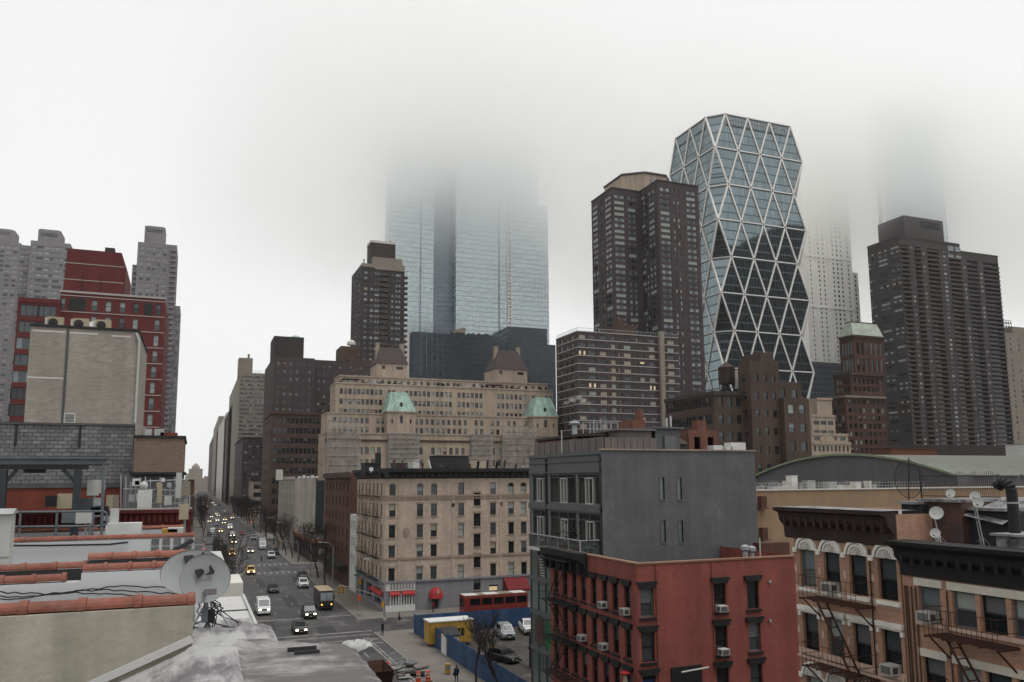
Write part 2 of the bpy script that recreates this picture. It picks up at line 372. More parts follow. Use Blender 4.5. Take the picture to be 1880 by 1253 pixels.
WSET = {  # name: list of (weight, frame, upper pane, lower pane)
 'dark': [(6, 'frame_dark', 'glass_dark', 'glass_dark'), (2, 'frame_dark', 'glass_mid', 'glass_dark'), (1, 'frame_dark', 'curtain_grey', 'glass_dark')],
 'mixed': [(3, 'frame_dark', 'glass_dark', 'glass_dark'), (3, 'frame_dark', 'glass_mid', 'glass_mid'), (2, 'frame_grey', 'glass_sky', 'glass_mid'), (1.3, 'frame_grey', 'blind_pale', 'glass_mid'), (1, 'frame_grey', 'blind_pale', 'blind_pale'), (.5, 'frame_dark', 'blind_cream', 'glass_dark')],
 'shade': [(3, 'frame_dark', 'glass_mid', 'glass_dark'), (3, 'frame_dark', 'curtain_grey', 'glass_dark'), (2, 'frame_grey', 'blind_pale', 'glass_mid'), (1, 'frame_grey', 'glass_sky', 'curtain_grey')],
 'pale': [(2, 'frame_dark', 'glass_mid', 'glass_dark'), (2, 'frame_grey', 'glass_sky', 'glass_mid'), (2, 'frame_grey', 'blind_pale', 'blind_pale'), (1, 'frame_grey', 'blind_pale', 'glass_mid')],
 'cream': [(3, 'frame_dark', 'glass_dark', 'glass_dark'), (2, 'frame_dark', 'glass_mid', 'glass_mid'), (2, 'frame_grey', 'blind_cream', 'blind_cream'), (1, 'frame_grey', 'blind_pale', 'blind_pale'), (.25, 'frame_dark', 'lamplit', 'glass_dark')],
}
def pick(kind):
    s = WSET[kind]; t = RNG.random() * sum(q[0] for q in s)
    for i, q in enumerate(s):
        t -= q[0]
        if t <= 0: return i
    return len(s) - 1
WM = {}
def win_geo(mb, w, h, style, off=(0, 0, 0), rot=None, mk=(0, 1, 2)):
    'window in its own plane: x across, -y outward, z up, centred'
    b = MB(); f = .07 if w < 3 else .09; f = min(f, w * .14); hw, hh = w / 2, h / 2
    b.box(-hw, -hw + f, -.05, .03, -hh, hh, mk[0]); b.box(hw - f, hw, -.05, .03, -hh, hh, mk[0])
    b.box(-hw + f, hw - f, -.05, .03, hh - f, hh, mk[0]); b.box(-hw + f, hw - f, -.05, .03, -hh, -hh + f, mk[0])
    if style == 'sash':
        b.box(-hw + f, hw - f, -.035, .03, -f * .4, f * .4, mk[0])
        b.quad((-hw + f, 0, f * .4), (hw - f, 0, f * .4), (hw - f, 0, hh - f), (-hw + f, 0, hh - f), mk[1])
        b.quad((-hw + f, .02, -hh + f), (hw - f, .02, -hh + f), (hw - f, .02, -f * .4), (-hw + f, .02, -f * .4), mk[2])
    elif style == 'wide':
        for k in (-1, 1):
            x = k * w * .18; b.box(x - f * .4, x + f * .4, -.035, .03, -hh + f, hh - f, mk[0])
        b.quad((-hw + f, .01, -hh + f), (w * -.18, .01, -hh + f), (w * -.18, .01, hh - f), (-hw + f, .01, hh - f), mk[1])
        b.quad((w * .18, .01, -hh + f), (hw - f, .01, -hh + f), (hw - f, .01, hh - f), (w * .18, .01, hh - f), mk[1])
        b.quad((w * -.18, .01, -hh + f), (w * .18, .01, -hh + f), (w * .18, .01, hh - f), (w * -.18, .01, hh - f), mk[2])
    else:
        b.quad((-hw + f, 0, -hh + f), (hw - f, 0, -hh + f), (hw - f, 0, hh - f), (-hw + f, 0, hh - f), mk[1])
    if rot is None: mb.add(b.v, b.f); mb.m[-len(b.f):] = b.m
    else:
        cs, sn = math.cos(rot), math.sin(rot)
        mb.add([(x * cs - y * sn + off[0], x * sn + y * cs + off[1], z + off[2]) for x, y, z in b.v], b.f); mb.m[-len(b.f):] = b.m
ROT = {'S': 0, 'W': -math.pi / 2, 'E': math.pi / 2, 'N': math.pi}
ALLW = ['frame_dark', 'frame_grey', 'frame_white', 'frame_brown', 'glass_dark', 'glass_mid', 'glass_sky', 'blind_pale', 'blind_cream', 'curtain_grey', 'lamplit']
def windows(root, wl, single=9.0, name='window', cap=300):
    'wl: (facing, pos, u, z, w, h, style, set); large ones are objects of their own, the rest one joined part'
    items = []
    for fc, pos, u, z, w, h, st, ws in wl:
        p = Vector(pt(fc, pos, u, z)); items.append((max(w, h) * FPX / max(depth_of(p), 1), fc, p, w, h, st, ws))
    items.sort(key=lambda t: -t[0]); rest = MB(); made = []
    for i, (s, fc, p, w, h, st, ws) in enumerate(items):
        k = pick(ws); fr, up, lo = WSET[ws][k][1:]
        if s >= single and i < cap:
            key = (round(w, 2), round(h, 2), st, ws, k)
            if key not in WM:
                b = MB(); win_geo(b, w, h, st); WM[key] = b.mesh(name, (fr, up, lo))
            made.append(inst(name, WM[key], root, p, ROT[fc]))
        else:
            win_geo(rest, w, h, st, p, ROT[fc], (ALLW.index(fr), ALLW.index(up), ALLW.index(lo)))
    if rest.f: rest.build('small_windows' if made else 'windows', ALLW, root, kind='stuff')
    return made
def grid_rects(us, zs, w, h): return [(u - w / 2, u + w / 2, z - h / 2, z + h / 2) for z in zs for u in us]
def lin(a, b, n): return [a + (b - a) * i / (n - 1) for i in range(n)] if n > 1 else [(a + b) / 2]
def cols(a, b, n): return [a + (b - a) * (i + .5) / n for i in range(n)]
def massing(xl, xc, xr, ytop, Y, zb=0):
    'x0,x1,y0,y1,z1 of an axis-aligned block whose SW corner is seen at xc, NW at xl, SE at xr'
    a = P(xc, ytop, y=Y); x1 = P(xr, ytop, y=Y).x; y1 = P(xl, ytop, x=a.x).y if xl < xc else Y + 20
    return a.x, x1, Y, y1, a.z
# ================================================================ far buildings
def Su(px, Y, py=700): return P(px, py, y=Y).x
def Wu(px, X, py=700): return P(px, py, x=X).y
def Zs(py, px, Y): return P(px, py, y=Y).z
def tower(name, label, x0, y0):
    return thing(name, label, 'building', (x0, y0, 0))
def roof_cap(root, mb_or_box, m, name): mb_or_box.build(name, m, root)
def water_tank(x, y, z, r, h, label, leg=3.0):
    t = thing('water_tank', label, 'water tank', (x, y, z))
    b = MB(); b.lathe([(r * .96, leg), (r, leg + h * .5), (r * .97, leg + h)], 16, (x, y, z)); b.build('tank', 'wood_tank', t)
    b = MB(); b.lathe([(r * 1.08, leg + h), (.08, leg + h + r * .75)], 16, (x, y, z)); b.build('conical_roof', 'wood_tank', t)
    for k in (.15, .35, .55, .75, .92):
        b = MB(); b.lathe([(r * 1.005, leg + h * k), (r * 1.02, leg + h * k + .02), (r * 1.02, leg + h * k + .07), (r * 1.005, leg + h * k + .09)], 16, (x, y, z)); b.build('hoop', 'black_metal', t)
    for sx in (-1, 1):
        for sy in (-1, 1):
            b = MB(); b.box(x + sx * r * .6 - .1, x + sx * r * .6 + .1, y + sy * r * .6 - .1, y + sy * r * .6 + .1, z, z + leg); b.build('leg', 'black_metal', t)
    b = MB(); b.bar((x - r * .6, y - r * .6, z + .3), (x + r * .6, y - r * .6, z + leg - .2), .1, .1); b.bar((x + r * .6, y - r * .6, z + .3), (x - r * .6, y - r * .6, z + leg - .2), .1, .1); b.build('cross_brace', 'black_metal', t)
    return t
# ---- diagrid tower
def diagrid_tower():
    x0, x1, y0 = 223.6, 275.4, 300.0; a = (x1 - x0) / 4; dep = 3 * a; y1 = y0 + dep; dz = 17.65; ztop = 194.6
    t = tower('diagrid_tower', 'faceted dark glass tower wrapped in pale triangular steel bracing', x0, y0)
    glass = {}; beams = set()
    rows = [ztop - dz * k for k in range(11)]
    def nodes(fc, k):   # even rows are cut in by half a module at the corners
        if fc == 'S': n, q = 4, lambda u: Vector((x0 + u, y0, rows[k]))
        elif fc == 'W': n, q = 3, lambda u: Vector((x0, y0 + u, rows[k]))
        elif fc == 'E': n, q = 3, lambda u: Vector((x1, y0 + u, rows[k]))
        else: n, q = 4, lambda u: Vector((x0 + u, y1, rows[k]))
        return [q(a * i) for i in range(n + 1)] if k % 2 else [q(a * (i + .5)) for i in range(n)]
    def beam(p, q):
        key = tuple(sorted((tuple(round(v, 2) for v in p), tuple(round(v, 2) for v in q)))); beams.add(key)
    nglass = 0
    for fc in 'SWEN':
        for k in range(10):
            A, B = nodes(fc, k), nodes(fc, k + 1)
            for row in ((A, B) if k == 9 else (A,)):
                for p, q in zip(row, row[1:]): beam(p, q)
            lo, up = (B, A) if len(B) > len(A) else (A, B)      # lo has one more node
            for i, p in enumerate(up):
                beam(p, lo[i]); beam(p, lo[i + 1])
                b = MB(); b.tri(p, lo[i], lo[i + 1]); b.build('glass_panel', 'glass_diagrid', t)
                if i + 1 < len(up): b = MB(); b.tri(p, up[i + 1], lo[i + 1]); b.build('glass_panel', 'glass_diagrid', t)
    for cx, cy, sx, sy in ((x0, y0, 1, 1), (x1, y0, -1, 1), (x0, y1, 1, -1), (x1, y1, -1, -1)):
        for k in range(10):
            o = k if k % 2 else k + 1; e = k + 1 if k % 2 else k
            c0 = Vector((cx, cy, rows[o])); p = Vector((cx + sx * a / 2, cy, rows[e])); q = Vector((cx, cy + sy * a / 2, rows[e]))
            b = MB(); b.tri(c0, p, q); b.build('corner_panel', 'glass_diagrid', t); beam(p, q)
    ctr = Vector(((x0 + x1) / 2, (y0 + y1) / 2, 0))
    for p, q in beams:
        p, q = Vector(p), Vector(q); m = (p + q) / 2; n = Vector((m.x - ctr.x, m.y - ctr.y, 0))
        n = Vector((0, -1 if m.y < ctr.y else 1, 0)) if abs(m.y - ctr.y) > dep / 2 - .5 else Vector((-1 if m.x < ctr.x else 1, 0, 0))
        w = .68 if abs(p.z - q.z) > 1 else .5
        b = MB(); b.bar(p + n * .1, q + n * .1, w, .7, up=n); b.build('brace', 'diagrid_steel', t)
    h = a / 2; poly = [(x0 + h, y0), (x1 - h, y0), (x1, y0 + h), (x1, y1 - h), (x1 - h, y1), (x0 + h, y1), (x0, y1 - h), (x0, y0 + h)]
    b = MB(); b.prism(poly, ztop - 6, ztop - 5.5); b.build('roof', 'roof_grey', t)
    b = MB()
    for u in lin(x0 + h, x1 - h, 25): b.box(u - .12, u + .12, y0 - .15, y0 + .1, ztop - 5, ztop)
    b.box(x0 + h, x1 - h, y0 - .2, y0 + .1, ztop - .2, ztop + .4); b.box(x0 + h, x1 - h, y0 - .2, y0 + .1, ztop - 2.7, ztop - 2.4); b.build('roof_screen', 'band_white', t)
    b = MB(); mp_ = P(1424, 225, y=330); b.tube((mp_.x, 330, ztop - 6), (mp_.x, 330, ztop + 9), .25, .1)
    for k in range(3): b.bar((mp_.x - 2 + k * .5, 330, ztop + k * 2), (mp_.x + 2 - k * .5, 330, ztop + k * 2), .2, .2)
    b.bar((mp_.x - 2.4, 330, ztop - 6), (mp_.x, 330, ztop + 6), .2, .2); b.bar((mp_.x + 2.4, 330, ztop - 6), (mp_.x, 330, ztop + 6), .2, .2); b.build('crane_mast', 'steel', t)
    b = MB(); block(b, x0 - 6, x1 + 6, y0 - 4, y1 + 6, 0, rows[9] - 2); b.build('stone_base', ('stone_tan', 'roof_grey'), t)
diagrid_tower()
t = tower('reflected_tower', 'dark tower just outside the right edge, mirrored in the diagrid glass', 300, 150)
b = MB(); wl = []; sr = []
b.box(300, 352, 150, 200, 0, 166); b.box(352, 372, 152, 198, 0, 186); b.box(372, 430, 150, 200, 0, 150); b.build('wall', 'brick_plum', t)
b = MB()
for z in lin(20, 160, 36):
    for u in lin(303, 349, 12): b.box(u - 1, u + 1, 200.01, 200.06, z, z + 1.6)
b.build('windows', 'glass_mid', t, kind='stuff')
# ---- twin glass towers rising into the cloud
def twin_glass():
    Y = 600; xl, xa, xb, xr = [Su(q, Y, 500) for q in (713, 796, 837, 1007)]
    t = tower('twin_glass_tower', 'pale blue glass twin towers vanishing upward into low cloud', xl, Y)
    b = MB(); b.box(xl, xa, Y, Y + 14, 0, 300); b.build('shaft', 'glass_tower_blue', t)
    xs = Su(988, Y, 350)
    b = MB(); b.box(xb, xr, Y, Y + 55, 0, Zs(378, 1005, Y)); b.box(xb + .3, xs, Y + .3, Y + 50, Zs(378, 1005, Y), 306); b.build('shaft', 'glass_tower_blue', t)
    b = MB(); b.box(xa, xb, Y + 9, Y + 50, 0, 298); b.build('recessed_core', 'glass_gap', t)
    for q in (772, 916): u = Su(q, Y, 500); b = MB(); b.box(u - .4, u + .4, Y - .6, Y + .3, 60, 290); b.build('vertical_fin', 'glass_gap', t)
    u0, u1 = Su(931, Y, 500), Su(938, Y, 500)
    b = MB(); b.box(u0, u0 + .35, Y - 1.2, Y + .2, 60, 262); b.box(u1 - .35, u1, Y - 1.2, Y + .2, 60, 262)
    for z in lin(62, 260, 60): b.box(u0 + .35, u1 - .35, Y - 1.1, Y - .2, z, z + .6)
    b.build('lattice_strip', 'diagrid_steel', t)
    # glass podium block in front, coloured dark as if mirroring other buildings
    Yb = 560; x0, x1 = Su(757, Yb, 650), Su(917, Yb, 650); z1 = Zs(609, 757, Yb)
    b = MB(); b.box(x0, x1, Yb, Y - 1, 0, z1); b.box(x0 - 4, x0, Yb + 1, Y - 1, 0, z1 - 1); b.build('podium', 'glass_base_dark_reflection', t)
    b = MB(); b.box(x0 - 5.2, x0 - 2.4, Yb - .5, Yb + .8, 0, z1 - 1); b.build('podium_fin', 'stone_pale', t)
    for k in range(5): b = MB(); b.box(x0 + 6 + k * 4.2, x0 + 6.5 + k * 4.2, Yb - .6, Yb, 30, z1 + .5); b.build('vertical_fin', 'glass_gap', t)
    x2 = Su(1024, Yb, 650); b = MB(); b.box(x1, x2, Yb + 4, Y - 1, 0, Zs(632, 1015, Yb)); b.box(x1 + 8, Su(1008, Yb), Yb + 2.6, Y - 1, 0, Zs(600, 960, Yb)); b.build('podium', 'glass_base_dark_reflection', t)
    # roof plants and plant rooms
    b = MB(); rr = random.Random(3)
    for i in range(120):
        x = x0 + 30 + (x1 - x0 - 36) * rr.random(); hgt = rr.uniform(.8, 2.6); b.lathe([(rr.uniform(.5, .9), 0), (rr.uniform(.3, .7), hgt * .6), (.08, hgt)], 5, (x, Yb + rr.uniform(.5, 6), z1))
    b.build('roof_planting', 'leaf_dark', t, kind='stuff')
    xa_ = Su(818, Yb); b = MB(); b.ext([(xa_, z1), (xa_ + 18, z1), (xa_ + 18, z1 + 7), (xa_ + 15, z1 + 7)], 'y', Yb + 8, Yb + 20); b.build('roof_plant_room', 'stone_buff', t)
twin_glass()
# ---- dark brick pair of towers in front of the diagrid tower
def brick_pair():
    Y = 275; xa, xb = Su(1124, Y, 400), Su(1176, Y, 400); zl = Zs(346, 1124, Y)
    t = tower('brick_tower', 'plum brown brick apartment tower of two stepped wings with pale strip windows', xa, Y)
    wl = []; b = MB(); fh = 2.42
    def wing(x0, x1, y0, y1, z1, sc, wc, nrow):
        sr, wr = [], []
        for i in range(nrow):
            z = z1 - 3.2 - fh * i
            for u, w in sc: sr.append((u - w / 2, u + w / 2, z - .75, z + .75)); wl.append(('S', y0 + .22, u, z, w, 1.5, 'wide' if w > 2 else 'plain', 'pale' if w > 2 else 'mixed'))
            for u, w in wc: wr.append((u - w / 2, u + w / 2, z - .75, z + .75)); wl.append(('W', x0 + .22, u, z, w, 1.5, 'wide' if w > 2 else 'plain', 'pale' if w > 2 else 'mixed'))
        block(b, x0, x1, y0, y1, 0, z1, sr, wr)
    yl = Wu(1086, xa, 400)
    wing(xa, xb + 16, Y, yl, zl, [(Su(1140, Y, 500), 4.6), (Su(1163, Y, 500), 3.6)], [(Wu(1094, xa, 500), 4.5), (Wu(1107, xa, 500), .9), (Wu(1118, xa, 500), 5.0)], 33)
    Y2 = 262; xc_, xd = Su(1209, Y2, 400), Su(1284, Y2, 400); zr = Zs(332, 1207, Y2)
    wing(xc_, xd, Y2, Y2 + 40, zr, [(Su(1225, Y2, 500), 4.3), (Su(1242, Y2, 500), .9), (Su(1250, Y2, 500), .9), (Su(1273, Y2, 500), 4.3)], [(Wu(1199, xc_, 500), 4.2), (Wu(1190, xc_, 500), 1.0), (Wu(1182, xc_, 500), 4.2)], 34)
    b.build('wall', ('brick_plum', 'roof_grey'), t)
    windows(t, wl, 9)
    for x0, x1, y0, y1, z in ((xa, xb + 3, Y, yl, zl), (xc_, xd, Y2, Y2 + 40, zr)):
        p = MB(); p.box(x0 - .2, x1 + .2, y0 - .2, y0 + .3, z, z + .5); p.box(x0 - .2, x0 + .3, y0 + .3, y1, z, z + .5); p.build('coping', 'brick_dark', t)
    pa = P(1186, 322, y=285); x0 = Su(1150, 292, 330); x1 = Su(1232, 292, 330); zt = Zs(322, 1180, 292)
    p = MB(); p.prism([(x0, 296), (x0 + 8, 290), (x1 - 4, 290), (x1, 294), (x1, 312), (x0, 312)], zl - 2, zt); p.build('penthouse', 'stone_tan', t)
    p = MB(); p.prism([(x0 - .4, 295.6), (x0 + 8, 289.5), (x1 - 4, 289.5), (x1 + .4, 294), (x1 + .4, 312.5), (x0 - .4, 312.5)], zt, zt + .8); p.build('penthouse_roof', 'brick_plum', t)
    p = MB(); p.box(x0 + 11, x1 - 8, 289.3, 289.98, zl + .5, zt - 2.2); p.build('penthouse_glazing', 'glass_sky', t)
brick_pair()
# ---- brick slab with pale floor lines
def banded_slab():
    Y = 245; x0, x1 = Su(1060, Y, 640), Su(1246, Y, 640); z1 = 72; y1 = Wu(1021, x0, 640)
    t = tower('banded_brick_slab', 'dark brick apartment slab ruled with thin white floor lines', x0, Y)
    fh = 2.83; wl = []; b = MB(); sr, wr = [], []
    sc = [(Su(q, Y, 680), w) for q, w in ((1070, 2.6), (1088, 2.8), (1108, 2.6), (1127, 1.9), (1138, .6), (1153, 2.8), (1171, .6), (1180, 1.9), (1198, 2.4), (1218, 1.9), (1233, 2.8))]
    wc = [(Wu(q, x0, 680), w) for q, w in ((1051, 2.0), (1042, 1.6), (1031, 2.0))]
    for i in range(20):
        z = z1 - 2.0 - fh * i
        for u, w in sc: sr.append((u - w / 2, u + w / 2, z - .75, z + .75)); wl.append(('S', Y + .22, u, z, w, 1.5, 'sash' if w < 2 else 'wide', 'cream'))
        for u, w in wc: wr.append((u - w / 2, u + w / 2, z - .75, z + .75)); wl.append(('W', x0 + .22, u, z, w, 1.5, 'plain', 'dark'))
    block(b, x0, x1, Y, y1, 0, z1, sr, wr); b.build('wall', ('brick_plum', 'roof_grey'), t); windows(t, wl, 9)
    for i in range(21):
        z = z1 - .35 - fh * i; p = MB(); p.box(x0 - .12, x1, Y - .12, Y + .05, z, z + .3); p.box(x0 - .12, x0 + .05, Y + .05, y1, z, z + .3); p.build('floor_line', 'band_white', t)
    xp = Su(1213, Y, 680); p = MB(); p.box(xp - .9, xp + .9, Y - 1.6, Y - .15, 10, z1 + 1.5); p.build('exterior_flue', 'stone_buff', t)
    p = MB()
    for u in lin(x0 + .3, x1, 40): p.box(u - .03, u + .03, Y + .3, Y + .36, z1, z1 + 1.1)
    p.box(x0, x1, Y + .3, Y + .38, z1 + 1.1, z1 + 1.2)
    for v in lin(Y + .5, y1, 24): p.box(x0 + .3, x0 + .36, v - .03, v + .03, z1, z1 + 1.1)
    p.box(x0 + .3, x0 + .38, Y + .4, y1, z1 + 1.1, z1 + 1.2); p.build('roof_railing', 'galvanised', t)
    xr = Su(1133, Y + 14); p = MB(); p.box(xr, xr + 9, Y + 14, Y + 22, z1, z1 + 6.5); p.box(xr + 2, xr + 5, Y + 16, Y + 19, z1 + 6.5, z1 + 9); p.build('roof_bulkhead', ('brick_umber',), t)
banded_slab()
# ---- big brown balcony tower at the right
def balcony_tower():
    Y = 370; xa, xb, xm = Su(1662, Y, 600), Su(1846, Y, 640), Su(1767, Y, 520); zt = Zs(437, 1662, Y); zm = Zs(468, 1800, Y); y1 = Wu(1599, xa, 560)
    t = tower('balcony_tower', 'massive dark brown tower with shadowed columns of stacked balconies', xa, Y)
    fh = 2.95; wl = []; b = MB(); n = int(zt / fh); wr = []
    strips = [(Su(p, Y, 620), Su(q, Y, 620)) for p, q in ((1665, 1679), (1691, 1702), (1714, 1735), (1754, 1776), (1786, 1806), (1816, 1845))]
    piers = [(1685, 1.7), (1707, 1.5), (1745, 2.6), (1781, 1.5), (1811, 1.6)]
    wcol = [(Wu(q, xa, 600), w) for q, w in ((1652, 6.5), (1629, 7.0), (1610, 2.0), (1604, 2.0))]
    for (lo, hi, z1) in ((xa, xm, zt), (xm, xb, zm)):
        sr = [(s0, s1, 22, z1 - 5) for s0, s1 in strips if lo - .5 <= s0 < hi]
        for q, w in piers:
            u = Su(q, Y, 620)
            if lo < u < hi:
                for i in range(4, int((z1 - 6) / fh)): z = 3 + fh * i; wl.append(('S', Y - .02, u, z, w, 1.4, 'plain', 'mixed'))
        wall(b, 'S', Y, lo, hi, 0, z1, sr, 2.2, 0, 0, 2)
    for i in range(6, n - 2):
        z = 3 + fh * i
        for u, w in wcol: wr.append((u - w / 2, u + w / 2, z - .7, z + .7)); wl.append(('W', xa + .22, u, z, w, 1.4, 'wide' if w > 3 else 'plain', 'mixed'))
    wall(b, 'W', xa, Y, y1, 0, zt, wr); b.quad((xb, Y, 0), (xb, y1, 0), (xb, y1, zm), (xb, Y, zm)); b.quad((xm, Y, zm), (xm, y1, zm), (xm, y1, zt), (xm, Y, zt)); b.quad((xa, y1, 0), (xb, y1, 0), (xb, y1, zm), (xa, y1, zm))
    b.quad((xa, Y, zt), (xm, Y, zt), (xm, y1, zt), (xa, y1, zt), 1); b.quad((xm, Y, zm), (xb, Y, zm), (xb, y1, zm), (xm, y1, zm), 1)
    b.build('wall', ('brick_dark', 'roof_grey', 'glass_dark'), t); windows(t, wl, 7.5)
    for s0, s1 in strips:
        z1 = zt if s0 < xm else zm; q = MB(); q.box(0, s1 - s0 - .1, -.5, 2.1, 0, .16); q.box(0, s1 - s0 - .1, -.5, -.42, .16, 1.0); me = q.mesh('balcony', ('brick_umber' if s0 < xm else 'brick_plum',))
        i = 8
        while 3 + fh * i < z1 - 6: inst('balcony', me, t, (s0 + .05, Y, 2.0 + fh * i)); i += 1
    x0, x1 = Su(1656, Y + 14, 420), Su(1727, Y + 14, 420); zp = Zs(398, 1660, Y + 14)
    p = MB(); block(p, x0, x1, Y + 12, Y + 34, zt - 4, zp, [(x0 + 15, x1 - 3, zp - 7, zp - 2)]); p.build('plant_room', ('brick_dark', 'roof_grey'), t)
    x0, x1 = Su(1737, Y, 450), Su(1765, Y, 450); p = MB(); zq = Zs(438, 1750, Y)
    for k in range(2):
        zz = zt - 3 - k * 4.5
        for j in range(2):
            u = x0 + (x1 - x0) * (.27 + .46 * j); wl2 = MB(); wl2.box(u - 2.6, u + 2.6, Y - .12, Y - .02, zz - 1.7, zz + 1.7); wl2.build('penthouse_window', 'glass_sky', t)
    p = MB(); x0 = xa; p.box(xa - .3, xm, Y - .3, Y, zt, zt + 1); p.box(xa - .3, xa, Y, y1, zt, zt + 1); p.box(xm, xb + .3, Y - .3, Y, zm, zm + .8); p.build('coping', 'brick_dark', t)
    # low dark podium in front with the orange shed roof
    Yp = 300; x0, x1 = Su(1632, Yp, 830), Su(1868, Yp, 830); zp = Zs(817, 1700, Yp); p = MB(); rc = []
    for u in cols(x0 + 8, x1, 16): rc.append((u - 2.4, u + 2.4, 18, 24))
    wall(p, 'S', Yp, x0, x1, 0, zp, rc, 1.0, 0, 0, 1); p.quad((x0, Yp, zp), (x1, Yp, zp), (x1, Y, zp), (x0, Y, zp)); p.quad((x0, Yp, 0), (x0, Y, 0), (x0, Y, zp), (x0, Yp, zp)); p.build('podium', ('brick_dark', 'glass_dark'), t)
balcony_tower()
Yq = 280; x0, x1 = Su(1636, Yq, 830), Su(1720, Yq, 830); zz = Zs(824, 1650, Yq)
t = tower('orange_shed', 'low orange brown penthouse shed behind the green vaulted roof', x0, Yq); b = MB(); b.box(x0, x1, Yq, Yq + 12, 0, zz); b.build('wall', 'brick_orange' if 'brick_orange' in M else 'brick_rust', t); b = MB(); b.box(x0 - .3, x1 + .3, Yq - .3, Yq + 12.3, zz, zz + .4); b.build('roof', 'brick_umber', t)
# ---- stone tower and glass tower fading into the cloud at right
def stone_cloud_tower():
    Y = 470; x0, x1 = Su(1484, Y, 600), Su(1562, Y, 480); z1 = 272; x2 = Su(1584, Y, 560); zs = Zs(500, 1584, Y); z1 = 304
    t = tower('limestone_tower', 'pale limestone tower with paired dark windows fading into fog', x0, Y)
    wl, sr, sr2 = [], [], []; b = MB(); fh = 3.65
    us = [(x0 + (x1 - x0) * f, w) for f, w in ((.12, 1.0), (.30, 1.2), (.40, 1.2), (.61, 1.5), (.70, 1.9), (.79, 1.5), (.94, 1.2))]
    for i in range(14, 92):
        z = 4 + fh * i
        if z > z1 - 3: break
        for u, w in us: sr.append((u - w / 2, u + w / 2, z - .95, z + .95)); wl.append(('S', Y + .35, u, z, w, 1.9, 'plain', 'dark'))
        if z < zs - 3:
            for f in (.3, .7): u = x1 + (x2 - x1) * f; sr2.append((u - .8, u + .8, z - 1.1, z + 1.1)); wl.append(('S', Y + 3.35, u, z, 1.6, 2.2, 'plain', 'dark'))
    block(b, x0, x1, Y, Y + 30, 0, z1, sr, depth=.4); wall(b, 'S', Y + 3, x1, x2, 0, zs, sr2, .4); b.quad((x2, Y + 3, 0), (x2, Y + 30, 0), (x2, Y + 30, zs), (x2, Y + 3, zs)); b.quad((x1, Y + 3, zs), (x2, Y + 3, zs), (x2, Y + 30, zs), (x1, Y + 30, zs))
    b.build('wall', ('limestone', 'roof_grey'), t); windows(t, wl, 99)
    for f in (.0, .24, .5, .88, 1): u = x0 + (x1 - x0) * f; p = MB(); p.box(u - .5, u + .5, Y - .5, Y, 60, z1); p.build('pilaster', 'limestone', t)
    for z in (108, 150, 190): p = MB(); p.box(x0, x1 + .3, Y - .7, Y - .5, z, z + 1); p.build('string_course', 'limestone', t)
stone_cloud_tower()
Yg = 436; x0, x1 = Su(1624, Yg, 420), Su(1740, Yg, 420)
t = tower('glass_slab_tower', 'ghostly grey glass tower half lost in cloud behind brown tower', x0, Yg)
b = MB(); b.box(x0, x1, Yg, Yg + 5, 0, 304); b.build('shaft', 'glass_tower_blue', t); b = MB(); b.box(x0 - 1, x0 + 1, Yg - 1, Yg + 1, 0, 304); b.build('corner_fin', 'diagrid_steel', t)
Yg = 440; x0, x1 = Su(1487, Yg, 680), Su(1548, Yg, 680); zz = Zs(666, 1500, Yg)
t = tower('blue_glass_block', 'low blue grey glass block between diagrid tower and mansard building', x0, Yg)
b = MB(); b.box(x0, x1, Yg, Yg + 30, 0, zz); b.build('shaft', 'glass_gap', t); b = MB(); b.box(x0 - .3, x1, Yg - .3, Yg, zz - 1.2, zz + .4); b.build('coping', 'frame_grey', t)
# ---- mansard building
def mansard():
    Y = 300
    t = tower('mansard_building', 'brown brick office building with pale green mansard roof and tall pilasters', Su(1520, Y), Y)
    wl = []; b = MB()
    def tier(xl, xc, xr, yt, zb, Yt, ncol, rows, w, h, wc=2, st='dark'):
        x0, x1, y0, y1, z1 = massing(xl, xc, xr, yt, Yt); y1 = max(min(y1, Yt + 60), Yt + 8); sr, wr = [], []
        for z in rows(zb, z1):
            for u in cols(x0 + 1, x1 - .5, ncol): sr.append((u - w / 2, u + w / 2, z - h / 2, z + h / 2)); wl.append(('S', y0 + .3, u, z, w, h, 'sash', st))
            for u in cols(y0 + 1, y1 - 1, wc): wr.append((u - w / 2, u + w / 2, z - h / 2, z + h / 2)); wl.append(('W', x0 + .3, u, z, w, h, 'sash', st))
        block(b, x0, x1, y0, y1, zb, z1, sr, wr, depth=.35); return x0, x1, y0, y1, z1
    r = lambda pitch, top: (lambda zb, z1: [z1 - top - pitch * i for i in range(40) if z1 - top - pitch * i > zb + 2])
    a = tier(1512, 1552, 1625, 727, 0, Y, 8, r(3.9, 3), 1.7, 2.3, 5, 'mixed')
    d = tier(1530, 1562, 1622, 686, a[4], Y + 4, 7, r(3.9, 3.6), 1.8, 2.4, 4)
    e = tier(1540, 1566, 1622, 616, d[4], Y + 8, 6, r(8.6, 6.5), 1.7, 6.4, 4)
    b.build('wall', ('brick_rust', 'roof_grey'), t); windows(t, wl, 99)
    for q in (a, d, e):
        p = MB(); p.box(q[0] - .7, q[1], q[2] - .7, q[2], q[4] - .8, q[4] + .3); p.box(q[0] - .7, q[0], q[2], q[3], q[4] - .8, q[4] + .3); p.build('cornice', 'stone_buff' if q is a else 'brick_umber', t)
    p = MB(); z2 = Zs(592, 1580, Y + 10); p.frustum((e[0], e[1], e[2], e[3]), (e[0] + 3, e[1], e[2] + 4, e[3] - 2), e[4] + .3, z2); p.build('mansard_roof', 'copper_pale', t)
    p = MB(); p.box(e[0] + 3, e[1], e[2] + 4, e[3] - 2, z2, z2 + .6); p.build('roof_ridge', 'roof_tar', t)
mansard()
